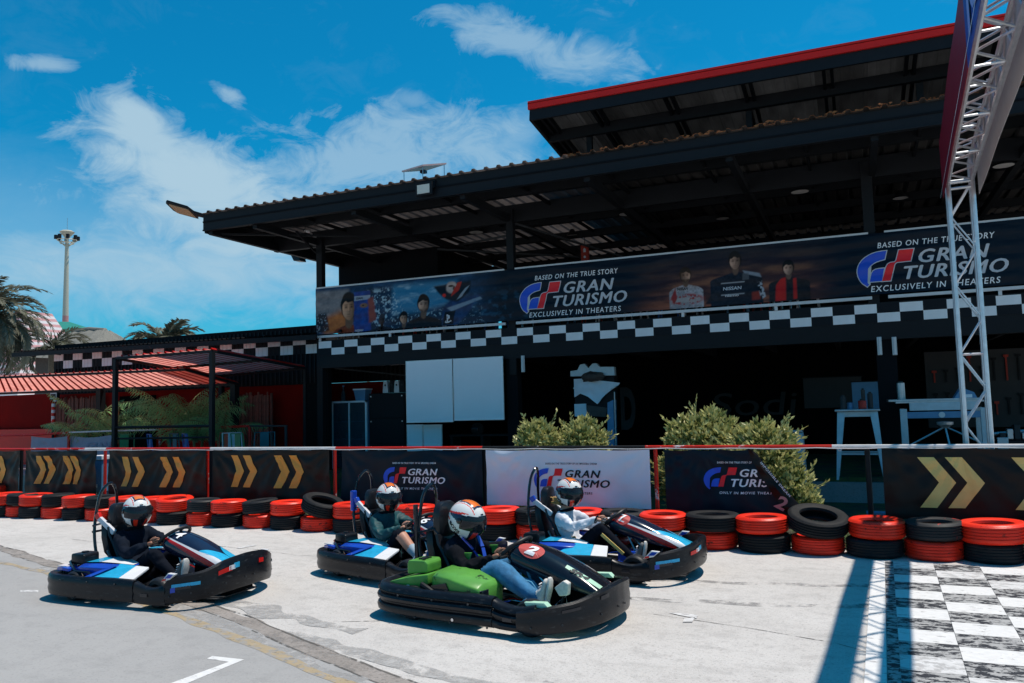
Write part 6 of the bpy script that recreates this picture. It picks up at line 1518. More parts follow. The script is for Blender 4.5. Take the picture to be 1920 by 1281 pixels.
    # steering wheel and column
    cw=Vector((.03,0,.525));upv=Vector((.20,0,.15)).normalized();sd_=Vector((0,1,0));nv=upv.cross(sd_)
    mb=MB();mb.tube([tuple(cw+upv*.150*math.sin(a)*(1 if math.sin(a)>-.5 else .85)+sd_*.155*math.cos(a)) for a in [2*math.pi*k/28 for k in range(28)]],.016,8,closed=True);P('steering_wheel',mb,'rubber',smooth=True)
    mb=MB()
    for a in(0,math.pi,1.5*math.pi,.5*math.pi): mb=MB();mb.bar(tuple(cw),tuple(cw+upv*.14*math.sin(a)+sd_*.145*math.cos(a)),.03,.008);P('spoke',mb,'dim_grey')
    mb=MB();mb.tube([tuple(cw),(.40,0,.17)],.014,8);P('steering_column',mb,'chrome',smooth=True)
    mb=MB();mb.box(-.0,.05,-.05,.05,.505,.555);P('hub',mb,'black_plastic',bevel=.01)
    for s in(-1,1):
        mb=MB();mb.tube([(.14,s*.10,.50),(.30,s*.14,.20),(.34,s*.2,.09)],.010,6);P('column_stay',mb,'galv' if not green else 'kart_lightblue',smooth=True)
        mb=MB();mb.bar((.50,s*.13,.08),(.56,s*.13,.27),.05,.012);P('pedal',mb,'dim_grey');mb=MB();mb.tube([(.38,s*.13,.07),(.56,s*.13,.22),(.60,s*.18,.12)],.007,5);P('pedal_rod',mb,'chrome')
    # front fairing
    if not green: SP=[(-.02,.50,.46,.10),(.03,.565,.44,.135),(.12,.575,.40,.150),(.30,.53,.35,.155),(.50,.445,.30,.150),(.68,.365,.27,.14),(.82,.305,.25,.125)]
    else: SP=[(.02,.50,.45,.11),(.08,.57,.43,.16),(.18,.575,.40,.175),(.36,.535,.35,.18),(.56,.455,.30,.18),(.74,.36,.26,.17),(.88,.27,.235,.16)]
    SPs=lerp_path(SP,6)
    def sect(x):
        for a,b in zip(SPs,SPs[1:]):
            if a[0]<=x<=b[0]:
                w_=(x-a[0])/(b[0]-a[0]+1e-9);return [p+(q-p)*w_ for p,q in zip(a,b)]
        return SPs[0] if x<SPs[0][0] else SPs[-1]
    def half(x):
        _,zt_,zb_,hw=sect(x);h=zt_-zb_
        return [(hw,zb_),(hw*1.02,zb_+h*.30),(hw*.97,zb_+h*.58),(hw*.80,zb_+h*.83),(hw*.52,zb_+h*.95),(hw*.22,zt_),(0,zt_+.004)]
    rings=[]
    for (x,_,_,_) in SPs:
        hh=half(x);ring=[(x,-a,z) for a,z in hh]+[(x,a,z) for a,z in hh[:-1][::-1]];rings.append(ring)
    mb=MB();mb.loft(rings);fair=P('front_fairing',mb,'navy_gloss' if not green else 'black_gloss',smooth='all')
    def FS(x,v,s=-1,o_=.004):
        hh=half(x);L_=[0]
        for a,b in zip(hh,hh[1:]): L_.append(L_[-1]+math.dist(a,b))
        tt=v*L_[-1]
        for k in range(len(hh)-1):
            if tt<=L_[k+1]+1e-9:
                w_=(tt-L_[k])/(L_[k+1]-L_[k]);a,b=hh[k],hh[k+1];y_=a[0]+(b[0]-a[0])*w_;z=a[1]+(b[1]-a[1])*w_;d=Vector((b[0]-a[0],b[1]-a[1])).normalized();n_=(d.y,-d.x);return (x,s*(y_+n_[0]*o_),z+n_[1]*o_)
        return (x,0,hh[-1][1]+o_)
    def fstrip(pts,m_,s=-1,o_=.004):
        """pts: (x, v_low, v_high)"""
        P_=lerp_path(pts,5);vs=[];nn=3
        for x,a,b in P_:
            for j in range(nn+1): vs.append(FS(x,a+(b-a)*j/nn,s,o_))
        fs=[(i*(nn+1)+j,(i+1)*(nn+1)+j,(i+1)*(nn+1)+j+1,i*(nn+1)+j+1) for i in range(len(P_)-1) for j in range(nn)]
        mb=MB();mb.add(vs,fs);part('stripe',mb,m_,fair,fix=False,smooth='all')
    if not green:
        for s in(-1,1):
            fstrip([(.04,.40,.47),(.20,.30,.42),(.45,.18,.36),(.62,.06,.28),(.70,.02,.14)],'kart_red',s)
            fstrip([(.04,.47,.52),(.20,.42,.47),(.45,.36,.46),(.62,.28,.52),(.74,.10,.42),(.81,.02,.20)],'kart_white',s)
            fstrip([(.46,.46,.48),(.54,.48,.74),(.64,.52,.96),(.74,.42,.99),(.81,.20,.99)],'kart_cyan',s)
        if cfg.get('plate'):
            vs=[FS(.15+.085*math.cos(a),.60+.26*math.sin(a),-1,.007) for a in [2*math.pi*k/24 for k in range(24)]];mb=MB();mb.add(vs+[FS(.15,.60,-1,.008)],[(i,(i+1)%24,24) for i in range(24)]);part('number_plate',mb,'plate_red',fair,fix=False)
        v,fs=txt(cfg['num'],.34,.125 if len(cfg['num'])>1 else .06,.06,.018);v,fs=subdiv(v,fs,.04)
        mb=MB();mb.add([FS((.085 if len(cfg['num'])>1 else .115)+x,(.56 if len(cfg['num'])>1 else .44)+z,-1,.011) for x,z in v],fs);part('race_number',mb,'print_white',fair,fix=False)
    else:
        cx_,cv_=.25,.63
        vs=[FS(cx_+.115*math.cos(a),cv_+.27*math.sin(a),-1,.006) for a in [2*math.pi*k/28 for k in range(28)]]+[FS(cx_+.06*math.cos(a),cv_+.14*math.sin(a),-1,.006) for a in [2*math.pi*k/28 for k in range(28)]]+[FS(cx_,cv_,-1,.006)]
        mb=MB();mb.add(vs,[(i,(i+1)%28,28+(i+1)%28,28+i) for i in range(28)]+[(28+i,28+(i+1)%28,56) for i in range(28)]);part('number_plate',mb,'plate_red',fair,fix=False)
        v,fs=txt('2',.34,.085,.1,.06);v,fs=subdiv(v,fs,.05);mb=MB();mb.add([FS(cx_-.04+x,cv_-.16+z,-1,.011) for x,z in v],fs);part('race_number',mb,'print_white',fair,fix=False)
        fstrip([(.56,.52,.66),(.68,.46,.66),(.84,.42,.70)],'kart_mint',-1)
        v,fs=txt('SR4',.17,.14,.1,.05);v,fs=subdiv(v,fs,.05);mb=MB();mb.add([FS(.60+x,.48+z,-1,.009) for x,z in v],fs);part('lettering',mb,'print_dark',fair,fix=False)
        fstrip([(.10,.34,.36),(.4,.22,.245),(.7,.12,.15),(.86,.08,.12)],'dim_grey',-1)
    # dark body under the fairing
    mb=MB();mb.loft([[(x,-w_,.07),(x,w_,.07),(x,w_*.8,z),(x,-w_*.8,z)] for x,w_,z in((.36,.10,.30),(.55,.13,.27),(.75,.16,.24),(.86,.14,.22))]);P('front_box',mb,'dark_interior',bevel=.01)
    if green:
        mb=MB();mb.loft([[(x,s_*w_,z) for s_,z in((-1,.09),(1,.09),(1,z1),(-1,z1))] for x,w_,z1 in((.55,.50,.15),(.72,.45,.18),(.86,.30,.22))]);P('nose_deck',mb,'kart_mint',bevel=.01)
        mb=MB();mb.prism([(.52,.30),(.60,.36),(.64,.34),(.63,.25),(.56,.24)],-.25,-.19,'xz');P('brake_canister',mb,'shoe_white',bevel=.01)
        mb=MB();mb.prism([(.20,.34),(.30,.32),(.42,.20),(.34,.19)],-.22,-.17,'xz');P('column_cover',mb,'kart_lightblue',bevel=.006)
        mb=MB();mb.prism([(.13,.36),(.17,.37),(.18,.22),(.15,.20)],-.20,-.14,'xz');P('column_cover',mb,'kart_lightblue',bevel=.006)
    # engine side
    for s in(-1,1):
        if green:
            c1='kart_green'
            mb=MB();mb.loft([[(x,s*ya,z0),(x,s*yb,z0+.02),(x,s*yb,z1-.03),(x,s*(yb+.06)*.98 if False else s*(yb-.06),z1),(x,s*(ya+.02),z1+.01),(x,s*ya,z1-.02)] for x,ya,yb,z0,z1 in((-.46,.22,.50,.26,.375),(-.40,.21,.55,.22,.40),(-.25,.21,.58,.19,.395),(-.08,.21,.585,.17,.36),(.02,.22,.56,.16,.33),(.05,.24,.52,.16,.30))]);q=P('side_pod',mb,c1,bevel=.012,smooth=True)
            mb=MB();mb.box(.01,.058,s*.50-.045,s*.50+.045,.19,.29);part('grille',mb,'black_gloss',q,bevel=.006)
            mb=MB();mb.prism([(-.40,.30),(-.26,.33),(-.20,.22),(-.36,.20)],min(s*.575,s*.592),max(s*.575,s*.592),'xz');part('opening',mb,'black_gloss',q)
            mb=MB();mb.loft([[(x,s*ya,z0),(x,s*yb,z0),(x,s*yb,z1),(x,s*ya,z1)] for x,ya,yb,z0,z1 in((-.90,.22,.50,.22,.27),(-.80,.22,.54,.22,.30),(-.64,.22,.55,.24,.34),(-.50,.22,.50,.28,.36))]);P('engine_cover',mb,c1,bevel=.012,smooth=True)
            mb=MB();mb.loft([[(x,s*ya,z0),(x,s*yb,z0),(x,s*yb,z1),(x,s*ya,z1)] for x,ya,yb,z0,z1 in((-.74,.26,.46,.34,.42),(-.72,.25,.47,.34,.45),(-.56,.25,.46,.36,.455),(-.54,.26,.45,.36,.43))]);q=P('air_box',mb,c1,bevel=.012)
            mb=MB();mb.box(-.66,-.60,s*.36-.05,s*.36+.05,.452,.462);part('cap',mb,'black_plastic',q)
            mb=MB();mb.prism([(-.46,.40),(-.30,.43),(-.27,.50),(-.40,.49)],s*.20-.01,s*.20+.01,'xz');P('seat_side_plate',mb,c1,bevel=.004)
            mb=MB();mb.tube([(-.50,s*.58,.30),(-.38,s*.60,.26),(-.30,s*.60,.17),(-.50,s*.58,.14)],.02,8);P('exhaust',mb,'black_steel',smooth=True)
            mb=MB();mb.lathe([(0,0),(.05,0),(.05,.02),(0,.02)],16,(-.36,s*.60,.19),'y');P('clutch_cover',mb,'kart_red')
            mb=MB();mb.lathe([(0,0),(.018,0),(.012,.03),(0,.03)],10,(-.66,s*.56,.26),'y');P('spark_plug',mb,'kart_white')
        else:
            # engine block with airbox
            mb=MB();mb.box(-.84,-.48,min(s*.26,s*.52),max(s*.26,s*.52),.10,.24);q=P('engine',mb,'black_steel',bevel=.012)
            for k in range(5): mb=MB();mb.box(-.82+.03*k,-.81+.03*k,min(s*.27,s*.54),max(s*.27,s*.54),.12,.27);part('cooling_fin',mb,'dim_grey',q)
            if s<0:
                mb=MB();mb.loft([[(x,-yb,z0),(x,-ya,z0),(x,-ya,z1),(x,-yb,z1)] for x,ya,yb,z0,z1 in((-.79,.30,.46,.31,.395),(-.77,.29,.47,.31,.41),(-.63,.29,.47,.31,.41),(-.61,.30,.46,.31,.395))]);q=P('air_box',mb,'black_plastic',bevel=.014,smooth=True)
                mb=MB();mb.lathe([(0,.41),(.035,.41),(.03,.422),(0,.422)],14,(-.70,-.38,0));part('cap',mb,'black_plastic',q)
            else:
                mb=MB();mb.box(-.2,.1,.34,.54,.10,.28);P('fuel_tank',mb,'kart_white' if cfg['num']!='7' else 'dim_grey',bevel=.03)
            # blue fin-shaped cover with white upper face
            mb=MB();mb.loft([[(x,s*ya,z0),(x,s*yb,z0),(x,s*yb,z1-.02),(x,s*(yb-.05),z1),(x,s*ya,z1+.01)] for x,ya,yb,z0,z1 in((-.70,.24,.50,.25,.29),(-.60,.22,.53,.24,.325),(-.42,.21,.53,.24,.33),(-.26,.21,.46,.26,.315),(-.16,.22,.34,.28,.295))]);q=P('engine_cover',mb,'kart_blue',bevel=.006,smooth=True)
            mb=MB();zz=[.305,.340,.345,.328,.303];rr=[(x,s*ya,s*yb,z+.004) for (x,ya,yb),z in zip(((-.66,.26,.40),(-.58,.24,.46),(-.42,.23,.44),(-.27,.23,.38),(-.17,.235,.30)),zz)]
            mb.add([p for x,a,b,z in rr for p in((x,a,z+.004),(x,b,z-.004))],[(2*i,2*i+2,2*i+3,2*i+1) for i in range(2)]);part('decal',mb,'kart_cyan',q,fix=False)
            mb=MB();mb.add([p for x,a,b,z in rr[2:] for p in((x,a,z+.005),(x,b,z-.003))],[(2*i,2*i+2,2*i+3,2*i+1) for i in range(2)]);part('decal',mb,'kart_white',q,fix=False)
            mb=MB();mb.tube([(-.88,s*.34,.28),(-.86,s*.36,.345),(-.80,s*.46,.33),(-.62,s*.55,.27),(-.44,s*.56,.27),(-.38,s*.57,.22),(-.38,s*.57,.12)],.013,6);P('guard_tube',mb,'black_gloss',smooth=True)
            mb=MB();mb.loft([[(x,s*ya,z),(x,s*yb,z),(x,s*yb,z+.03),(x,s*ya,z+.03)] for x,ya,yb,z in((-.90,.40,.52,.255),(-.78,.36,.56,.27),(-.70,.36,.56,.262))]);q=P('rear_fin',mb,'kart_blue',bevel=.006)
            mb=MB();mb.box(-.88,-.76,min(s*.42,s*.53),max(s*.42,s*.53),.298,.306);part('decal',mb,'kart_white',q)
            mb=MB();mb.tube([(-.60,s*.54,.22),(-.50,s*.57,.20),(-.42,s*.58,.16)],[.03,.035,.03],8);P('exhaust',mb,'kart_red',smooth=True)
            # low side pod, cyan and white, between the wheels
            ya,yb=.36,.625
            A_=[(-.40,.255),(-.30,.30),(-.14,.30)];
            mb=MB();mb.add([(-.42,s*yb,.235),(-.26,s*ya,.325),(-.07,s*ya,.315),(-.02,s*yb,.245),(-.42,s*yb,.21),(-.26,s*ya,.29),(-.07,s*ya,.285),(-.02,s*yb,.215)],[(0,1,2,3),(4,7,6,5),(0,3,7,4),(1,5,6,2),(0,4,5,1),(3,2,6,7)]);q=P('side_pod',mb,'kart_cyan',bevel=.008)
            mb=MB();mb.add([(-.018,s*yb,.245),(-.068,s*ya,.315),(.07,s*(ya-.02),.305),(.15,s*yb,.240),(-.018,s*yb,.215),(-.068,s*ya,.285),(.07,s*(ya-.02),.28),(.15,s*yb,.215)],[(0,1,2,3),(4,7,6,5),(0,3,7,4),(1,5,6,2),(0,4,5,1),(3,2,6,7)]);q2=P('side_pod',mb,'kart_white',bevel=.008)
            if cfg['num']!='7':
                mb=MB();mb.add([(-.41,s*yb,.24),(-.30,s*(ya+.06),.308),(-.23,s*(ya+.06),.31),(-.33,s*yb,.244)],[(0,1,2,3)]);mb.v=[(x,y_,z+.008) for x,y_,z in mb.v];part('decal',mb,'kart_blue',q,fix=False)
    # screws along the front bumper, a number sticker, footrest, chain guard, seat stays
    for u in (.08,.2,.33,.45,.55,.67,.8,.92):
        p_=fpt(u,.3,.007);q_=fpt(u,.3,.013);mb=MB();mb.tube([p_,q_],.008,8);P('bolt',mb,'dim_grey')
    for s in(-1,1):
        mb=MB();mb.bar((-.50,s*.19,.16),(-.62,s*.20,.40),.022,.012);P('seat_stay',mb,'galv')
        mb=MB();mb.bar((.50,s*.20,.05),(.62,s*.24,.05),.10,.02);P('footrest',mb,'dim_grey',bevel=.004)
        mb=MB();mb.tube([(.40,s*.34,.11),(.47,s*.41,.12),(.50,s*.41,.16)],.012,6);P('stub_axle',mb,'chrome',smooth=True)
        mb=MB();mb.tube([(.36,s*.05,.12),(.44,s*.38,.12)],.008,6);P('tie_rod',mb,'chrome',smooth=True)
    mb=MB();mb.lathe([(0,-.004),(.085,-.004),(.085,.004),(0,.004)],20,(-.62,.12,.13),'y');P('brake_disc',mb,'chrome')
    mb=MB();mb.lathe([(0,-.006),(.075,-.006),(.075,.006),(0,.006)],20,(-.62,-.22,.13),'y');P('sprocket',mb,'dim_grey')
    mb=MB();mb.box(-.75,-.55,-.24,-.20,.05,.22);P('chain_guard',mb,'black_steel',bevel=.01)
    # small mechanical clutter: cables, brackets, belt buckles
    rg=random.Random(cfg['seed'])
    for k in range(10):
        a=Vector((rg.uniform(-.3,.5),rg.choice((-1,1))*rg.uniform(.2,.34),.09));b=a+Vector((rg.uniform(.1,.4),rg.uniform(-.1,.1),rg.uniform(0,.12)));m_=(a+b)/2+Vector((0,0,rg.uniform(-.0,.08)))
        mb=MB();mb.tube(lerp_path([tuple(a),tuple(m_),tuple(b)],4),.005,5);P('cable',mb,rg.choice(['black_steel','chrome','dim_grey','kart_red','kart_blue']),smooth=True)
    for k in range(6):
        x,y_,z=rg.uniform(.15,.45),rg.choice((-1,1))*rg.uniform(.12,.3),rg.uniform(.09,.2);mb=MB();mb.box(x,x+rg.uniform(.03,.07),y_,y_+.04,z,z+rg.uniform(.02,.05));P('bracket',mb,rg.choice(['chrome','galv','dim_grey']),bevel=.004)
    if cfg['num']=='7':
        mb=MB();mb.box(.12,.34,-.22,-.05,.12,.24);P('battery_box',mb,'kart_blue',bevel=.03);mb=MB();mb.box(-.02,.20,-.12,.12,.28,.32);P('tank_top',mb,'kart_red',bevel=.01)
    return t
karts=[dict(name='go_kart',label='blue, white and black kart numbered 14 at the left, driver all in black',x=-6.15,y=5.85,a=1,green=False,num='14',seed=1,fz=.40),
 dict(name='go_kart',label='blue and black kart numbered 16 in the rear, partly hidden by the green kart',x=-4.24,y=7.28,a=-16,green=False,num='16',seed=2),
 dict(name='go_kart',label='green and black kart with a red number 2 plate, nearest to the camera',x=-2.69,y=6.14,a=-8,green=True,num='2',seed=3),
 dict(name='go_kart',label='cyan and black kart behind the green one, driver in a white shirt',x=-2.38,y=7.98,a=-2,green=False,num='7',plate=True,seed=4,fz=.36)]
kobj=[make_kart(c) for c in karts]
# ------------------------------------------------------------------ people
def skin_mesh(nodes,edges,sub=2):
    me=bpy.data.meshes.new('sk');me.from_pydata([n[0] for n in nodes],edges,[]);o=bpy.data.objects.new('sk',me);C.objects.link(o)
    md=o.modifiers.new('s','SKIN');md.use_smooth_shade=True;md.branch_smoothing=.4
    for i,n in enumerate(nodes):
        r_=n[1];me.skin_vertices[0].data[i].radius=(r_,r_) if not hasattr(r_,'__len__') else r_
        me.skin_vertices[0].data[i].use_root=(i==0)
    s=o.modifiers.new('b','SUBSURF');s.levels=sub
    dg=bpy.context.evaluated_depsgraph_get();m2=bpy.data.meshes.new_from_object(o.evaluated_get(dg))
    vs=[tuple(v.co) for v in m2.vertices];fs=[tuple(p.vertices) for p in m2.polygons]
    bpy.data.objects.remove(o);bpy.data.meshes.remove(me);bpy.data.meshes.remove(m2);return vs,fs
def make_person(cfg):
    k=cfg['kart'];t=thing('person',cfg['label'],'person',tuple(k.location),k.rotation_euler[2],'kart drivers')
    mats=[cfg['top'],cfg['legs'],'skin' if not cfg.get('tan') else 'skin_tan',cfg['shoe'],cfg.get('sleeve',cfg['top']),cfg.get('shin',cfg['legs']),cfg.get('sockm',cfg['legs']),'helmet_black','hair_dark']
    N_=[];E_=[];lab=[]
    def n(p,r_): N_.append((p,r_));return len(N_)-1
    def e(a,b,l): E_.append((a,b));lab.append((a,b,l))
    b=cfg.get('bulk',1.0);lg=cfg.get('leg_r',1.0)
    pel=n((-.40,0,.18),(.145,.105));sp=n((-.455,0,.31),(.135,.10));ch=n((-.50,0,.45),(.155*b,.115));nk=n((-.50,0,.575),(.075,.07));n2=n((-.49,0,.635),(.055,.055));hd=n((-.465,0,.72),(.085,.092));ht=n((-.465,0,.80),(.07,.08))
    e(pel,sp,0);e(sp,ch,0);e(ch,nk,0);e(nk,n2,2);e(n2,hd,2);e(hd,ht,2)
    wr=[]
    for s in(-1,1):
        side='r' if s<0 else 'l'
        sh=n((-.505,s*.165,.52),.075*b);el=n(cfg.get('elbow_'+side,(-.29,s*.275,.385)),.052*b);fm=n(tuple((Vector(N_[el][0])*.45+Vector(cfg.get('wrist_'+side,(-.07,s*.175,.475)))*.55)),.043*b);w_=n(cfg.get('wrist_'+side,(-.07,s*.175,.475)),.030)
        e(ch,sh,0);e(sh,el,4);e(el,fm,4);e(fm,w_,4);wr.append((s,w_))
        hp=n((-.33,s*.11,.175),.098*lg);kn0=cfg.get('knee_'+side,(-.02,s*.20,.40));mt=n(tuple((Vector((-.33,s*.11,.175))+Vector(kn0))/2),.088*lg);kn=n(kn0,.066*lg);an0=cfg.get('ankle_'+side,(.29,s*.21,.17))
        cf_=n(tuple(Vector(kn0)*.6+Vector(an0)*.4+Vector((-.015,0,-.01))),.058*lg if not cfg.get('wide') else .085);an=n(an0,.040*lg if not cfg.get('wide') else .062)
        e(pel,hp,1);e(hp,mt,1);e(mt,kn,1);e(kn,cf_,5);e(cf_,an,6)
        hl=n((an0[0]+.03,an0[1],an0[2]-.055),.040);ml=n((an0[0]+.055,an0[1],an0[2]+.03),(.042,.036));to=n((an0[0]+.085,an0[1],an0[2]+.12),(.042,.026));tt=n((an0[0]+.09,an0[1],an0[2]+.165),(.03,.018))
        e(an,ml,3);e(ml,hl,3);e(ml,to,3);e(to,tt,3)
    vs,fs=skin_mesh(N_,E_,3)
    rg=cfg['seed']
    segs=[(Vector(N_[a][0]),Vector(N_[b_][0]),l,(N_[b_][1] if not hasattr(N_[b_][1],'__len__') else N_[b_][1][0])) for a,b_,l in lab]
    def near(p):
        best=9;bl=0
        for a,b_,l,r_ in segs:
            d=b_-a;u=max(0,min(1,(p-a).dot(d)/d.length_squared));q=(p-(a+d*u)).length-r_*.6
            if q<best:best=q;bl=l
        return bl
    def cloth_d(v):
        p=Vector(v);l=near(p);a=.018 if l in(0,1,4) else (.009 if l==5 and mats[5]==mats[1] else 0)
        if a:
            q=noise.noise(p*8+Vector((rg,0,0)))*a+(.5-abs(noise.noise(Vector((p.x*17+p.z*9,p.y*9,p.z*15-p.x*8+rg)))))*a*1.3-a*.35
            p=p+Vector((q,q*.6 if v[1]>0 else -q*.6,q))
        return tuple(p)
    vs=[cloth_d(v) for v in vs]
    mi=[near(sum((Vector(vs[i]) for i in f),Vector())/len(f)) for f in fs]
    mb=MB();mb.add(vs,fs,mi)
    # hands: palm and five fingers curled round the wheel rim
    for s,w_ in wr:
        W0=Vector(N_[w_][0]);rim=Vector(cfg.get('grip_'+('r' if s<0 else 'l'),(.005,s*.150,.515)));d=(rim-W0).normalized();pm=W0+d*.055
        up=Vector((0,0,1));side=d.cross(up).normalized()*1;up=side.cross(d).normalized()
        hn=[(tuple(W0-d*.02),.026),(tuple(W0+d*.02),(.034,.02)),(tuple(pm),(.040,.022))];he=[(0,1),(1,2)];hv,hf=skin_mesh(hn,he,2);mb.add(hv,hf,2)
        for q,(off_,L_) in enumerate(((.030,.030),(.011,.034),(-.009,.032),(-.028,.026))):
            # knuckles spread along the rim direction, fingertips hook over it
            kx=pm+up*off_+d*.012;p1=kx+d*L_*.9+side*s*.004;p2=p1+d*L_*.35-up*.012-side*s*.0+Vector((0,-s*.016,0));p3=p2-d*L_*.5+Vector((0,-s*.018,-.006))
            hv,hf=skin_mesh([(tuple(pm+up*off_*.7-d*.01),.009),(tuple(kx),.0095),(tuple(p1),.009),(tuple(p2),.0085),(tuple(p3),.0075)],[(0,1),(1,2),(2,3),(3,4)],1);mb.add(hv,hf,2)
        b0=W0+d*.015+up*.022;b1=b0+d*.03+up*.018+Vector((0,-s*.012,0));b2=b1+d*.028+Vector((0,-s*.014,.002));hv,hf=skin_mesh([(tuple(b0),.012),(tuple(b1),.011),(tuple(b2),.009)],[(0,1),(1,2)],1);mb.add(hv,hf,2)
    hyaw=R(cfg['look']);rot=Matrix.Rotation(hyaw,3,'Z')@Matrix.Rotation(R(cfg.get('nod',8)),3,'Y')@Matrix.Rotation(R(cfg.get('roll',0)),3,'X');hc=Vector(cfg.get('head',(-.462,0,.755)))
    def H(p): return tuple(hc+rot@Vector(p))
    # face: nose, brow, eyes, mouth, ears on the head inside the helmet
    nv,nf=skin_mesh([((.075,0,.02),.012),((.10,0,-.005),.012),((.098,0,-.02),.014)],[(0,1),(1,2)],1);mb.add([H(p) for p in nv],nf,2)
    for s in(-1,1):
        rings=[]
        q=MB();q.lathe([(0,.012),(.010,.008),(.014,0),(.010,-.008),(0,-.012)],10,(.083,s*.032,.022),'z');mb.add([H(p) for p in q.v],q.f,8)
        q=MB();q.box(.084,.094,s*.032-.018,s*.032+.018,.040,.047);mb.add([H(p) for p in q.v],q.f,8)
        q=MB();q.lathe([(0,.0),(.02,.004),(.024,.01),(0,.014)],10,(0,s*.088,0),'y');mb.add([H(p) for p in q.v],q.f,2)
    fq=MB();bm=bmesh.new();bmesh.ops.create_uvsphere(bm,u_segments=20,v_segments=12,radius=1);mb.add([H((v.co.x*.09,v.co.y*.074,v.co.z*.11-.0)) for v in bm.verts],[tuple(v.index for v in f.verts) for f in bm.faces],2);bm.free()
    q=MB();q.box(.084,.093,-.022,.022,-.052,-.044);mb.add([H(p) for p in q.v],q.f,4 if False else 8)
    part('body',mb,mats,t,smooth='all',fix=True)
    # helmet
    NU,NV=96,56
    def hp_(az,el,o_=0):
        a=R(az);e_=R(el);ce=math.cos(e_)
        x=.150*ce*math.cos(a);y_=.130*ce*math.sin(a);z=.148*math.sin(e_)
        if x>0:x*=1+.10*max(0,1-abs(el+18)/45)
        if el<0:z*=1.05
        if x<0:x*=1.02;z+=.0
        v=Vector((x,y_,z))*cfg.get('hs',1.04);return v+v.normalized()*o_
    def hcol(az,el):
        A=abs(az);v=hp_(az,el)
        vis=A<74-max(0,(el-8))*.9 and -16+A*.05<el<25-A*.06
        if vis: return 0   # black eye port
        if A<80 and -20+A*.05<el<29-A*.06: return 0
        if el<=-16:
            if A<16:return 0
            if A<33:return 3
            if A<44:return 0
            if A<100:
                return 1 if el>-50+ (A-44)*.35 else 0
            return 0 if el<-38 else 1
        v=v/cfg.get('hs',1.04)
        if v.z>.075:
            if abs(v.y)<.040 and -.055<v.x<.070:return 2
            if abs(v.y)<.052 and -.07<v.x<.085:return 4
            if .060<abs(v.y)<.066 :return 3
            return 1
        line=30-(A-70)*.22
        if abs(el-line)<3 and A>30:return 3
        if 78<A<140 and 2<el<line-3 and el>(A-78)*.25:return 4
        if A>120 and abs(el+4-(A-120)*.2)<3:return 3
        if A>150 and el<20:return 0
        return 1
    mbh=MB();vs=[];fs=[];mi=[]
    for j in range(NV+1):
        el=-52+(90+52)*j/NV
        for i in range(NU): vs.append(H(hp_(i*360/NU-180,el)))
    for j in range(NV):
        for i in range(NU):
            i2=(i+1)%NU;fs.append((j*NU+i,j*NU+i2,(j+1)*NU+i2,(j+1)*NU+i));mi.append(hcol((i+.5)*360/NU-180,-52+142*(j+.5)/NV))
    # open eye port so the face shows through the visor
    keep=[];km=[]
    for q,(f_,m_) in enumerate(zip(fs,mi)):
        j,i=divmod(q,NU);az=(i+.5)*360/NU-180;el=-52+142*(j+.5)/NV
        if abs(az)<50 and -12<el<17: continue
        keep.append(f_);km.append(m_)
    mbh.add(vs,keep,km)
    inner=[H(hp_(i*360/NU-180,-52)*.80) for i in range(NU)];o0=len(mbh.v);mbh.add(inner,[]);
    mbh.f+=[(i,(i+1)%NU,o0+(i+1)%NU,o0+i) for i in range(NU)];mbh.m+=[0]*NU
    hel=part('helmet',mbh,['helmet_black','helmet_white','helmet_orange','helmet_red','helmet_navy'],t,smooth='all',fix=False)
    mbv=MB();vs=[];nu,nv_=30,10
    for j in range(nv_+1):
        for i in range(nu+1):
            az=-72+144*i/nu;e0,e1=-17+abs(az)*.06,27-abs(az)*.12;vs.append(H(hp_(az,e0+(e1-e0)*j/nv_,.006)))
    mbv.add(vs,[(j*(nu+1)+i,j*(nu+1)+i+1,(j+1)*(nu+1)+i+1,(j+1)*(nu+1)+i) for j in range(nv_) for i in range(nu)]);part('visor',mbv,'visor',hel,smooth='all',fix=False)
    for s in(-1,1):
        c=hp_(s*82,5,.0);mbq=MB();rr=[]
        q=MB();q.lathe([(0,.0),(.022,0),(.026,-.006),(.018,-.012),(0,-.014)] if s<0 else [(0,.0),(.022,0),(.026,.006),(.018,.012),(0,.014)],16,tuple(c),'y');mbq.add([H(p) for p in q.v],q.f);part('visor_pivot',mbq,'helmet_black',hel,smooth=True)
        v_,f_=txt('BOXS',20,44,.0,.04);v_,f_=subdiv(v_,f_,6)
        mbq=MB()
        # lettering runs down along the jaw
        ang=-.50
        pts=[]
        for x,z in v_:
            xx=x*math.cos(ang)-z*.6*math.sin(ang);zz=x*math.sin(ang)+z*.6*math.cos(ang)
            az=(-118+xx) if s<0 else (118-46+ -xx+46) ;pts.append(H(hp_(az if s<0 else 118-xx,-14+zz,.003)))
        if s<0: mbq.add(pts,f_);part('lettering',mbq,'helmet_black',hel,fix=False)
        mbq=MB()
    for (a0,a1,e0,e1) in((-8,8,31,35),):
        q=MB();vs=[H(hp_(a0+(a1-a0)*i/4,e0+(e1-e0)*j,.003)) for j in(0,1) for i in range(5)];q.add(vs,[(i,i+1,6+i,5+i) for i in range(4)]);part('badge',q,'helmet_black',hel,fix=False)
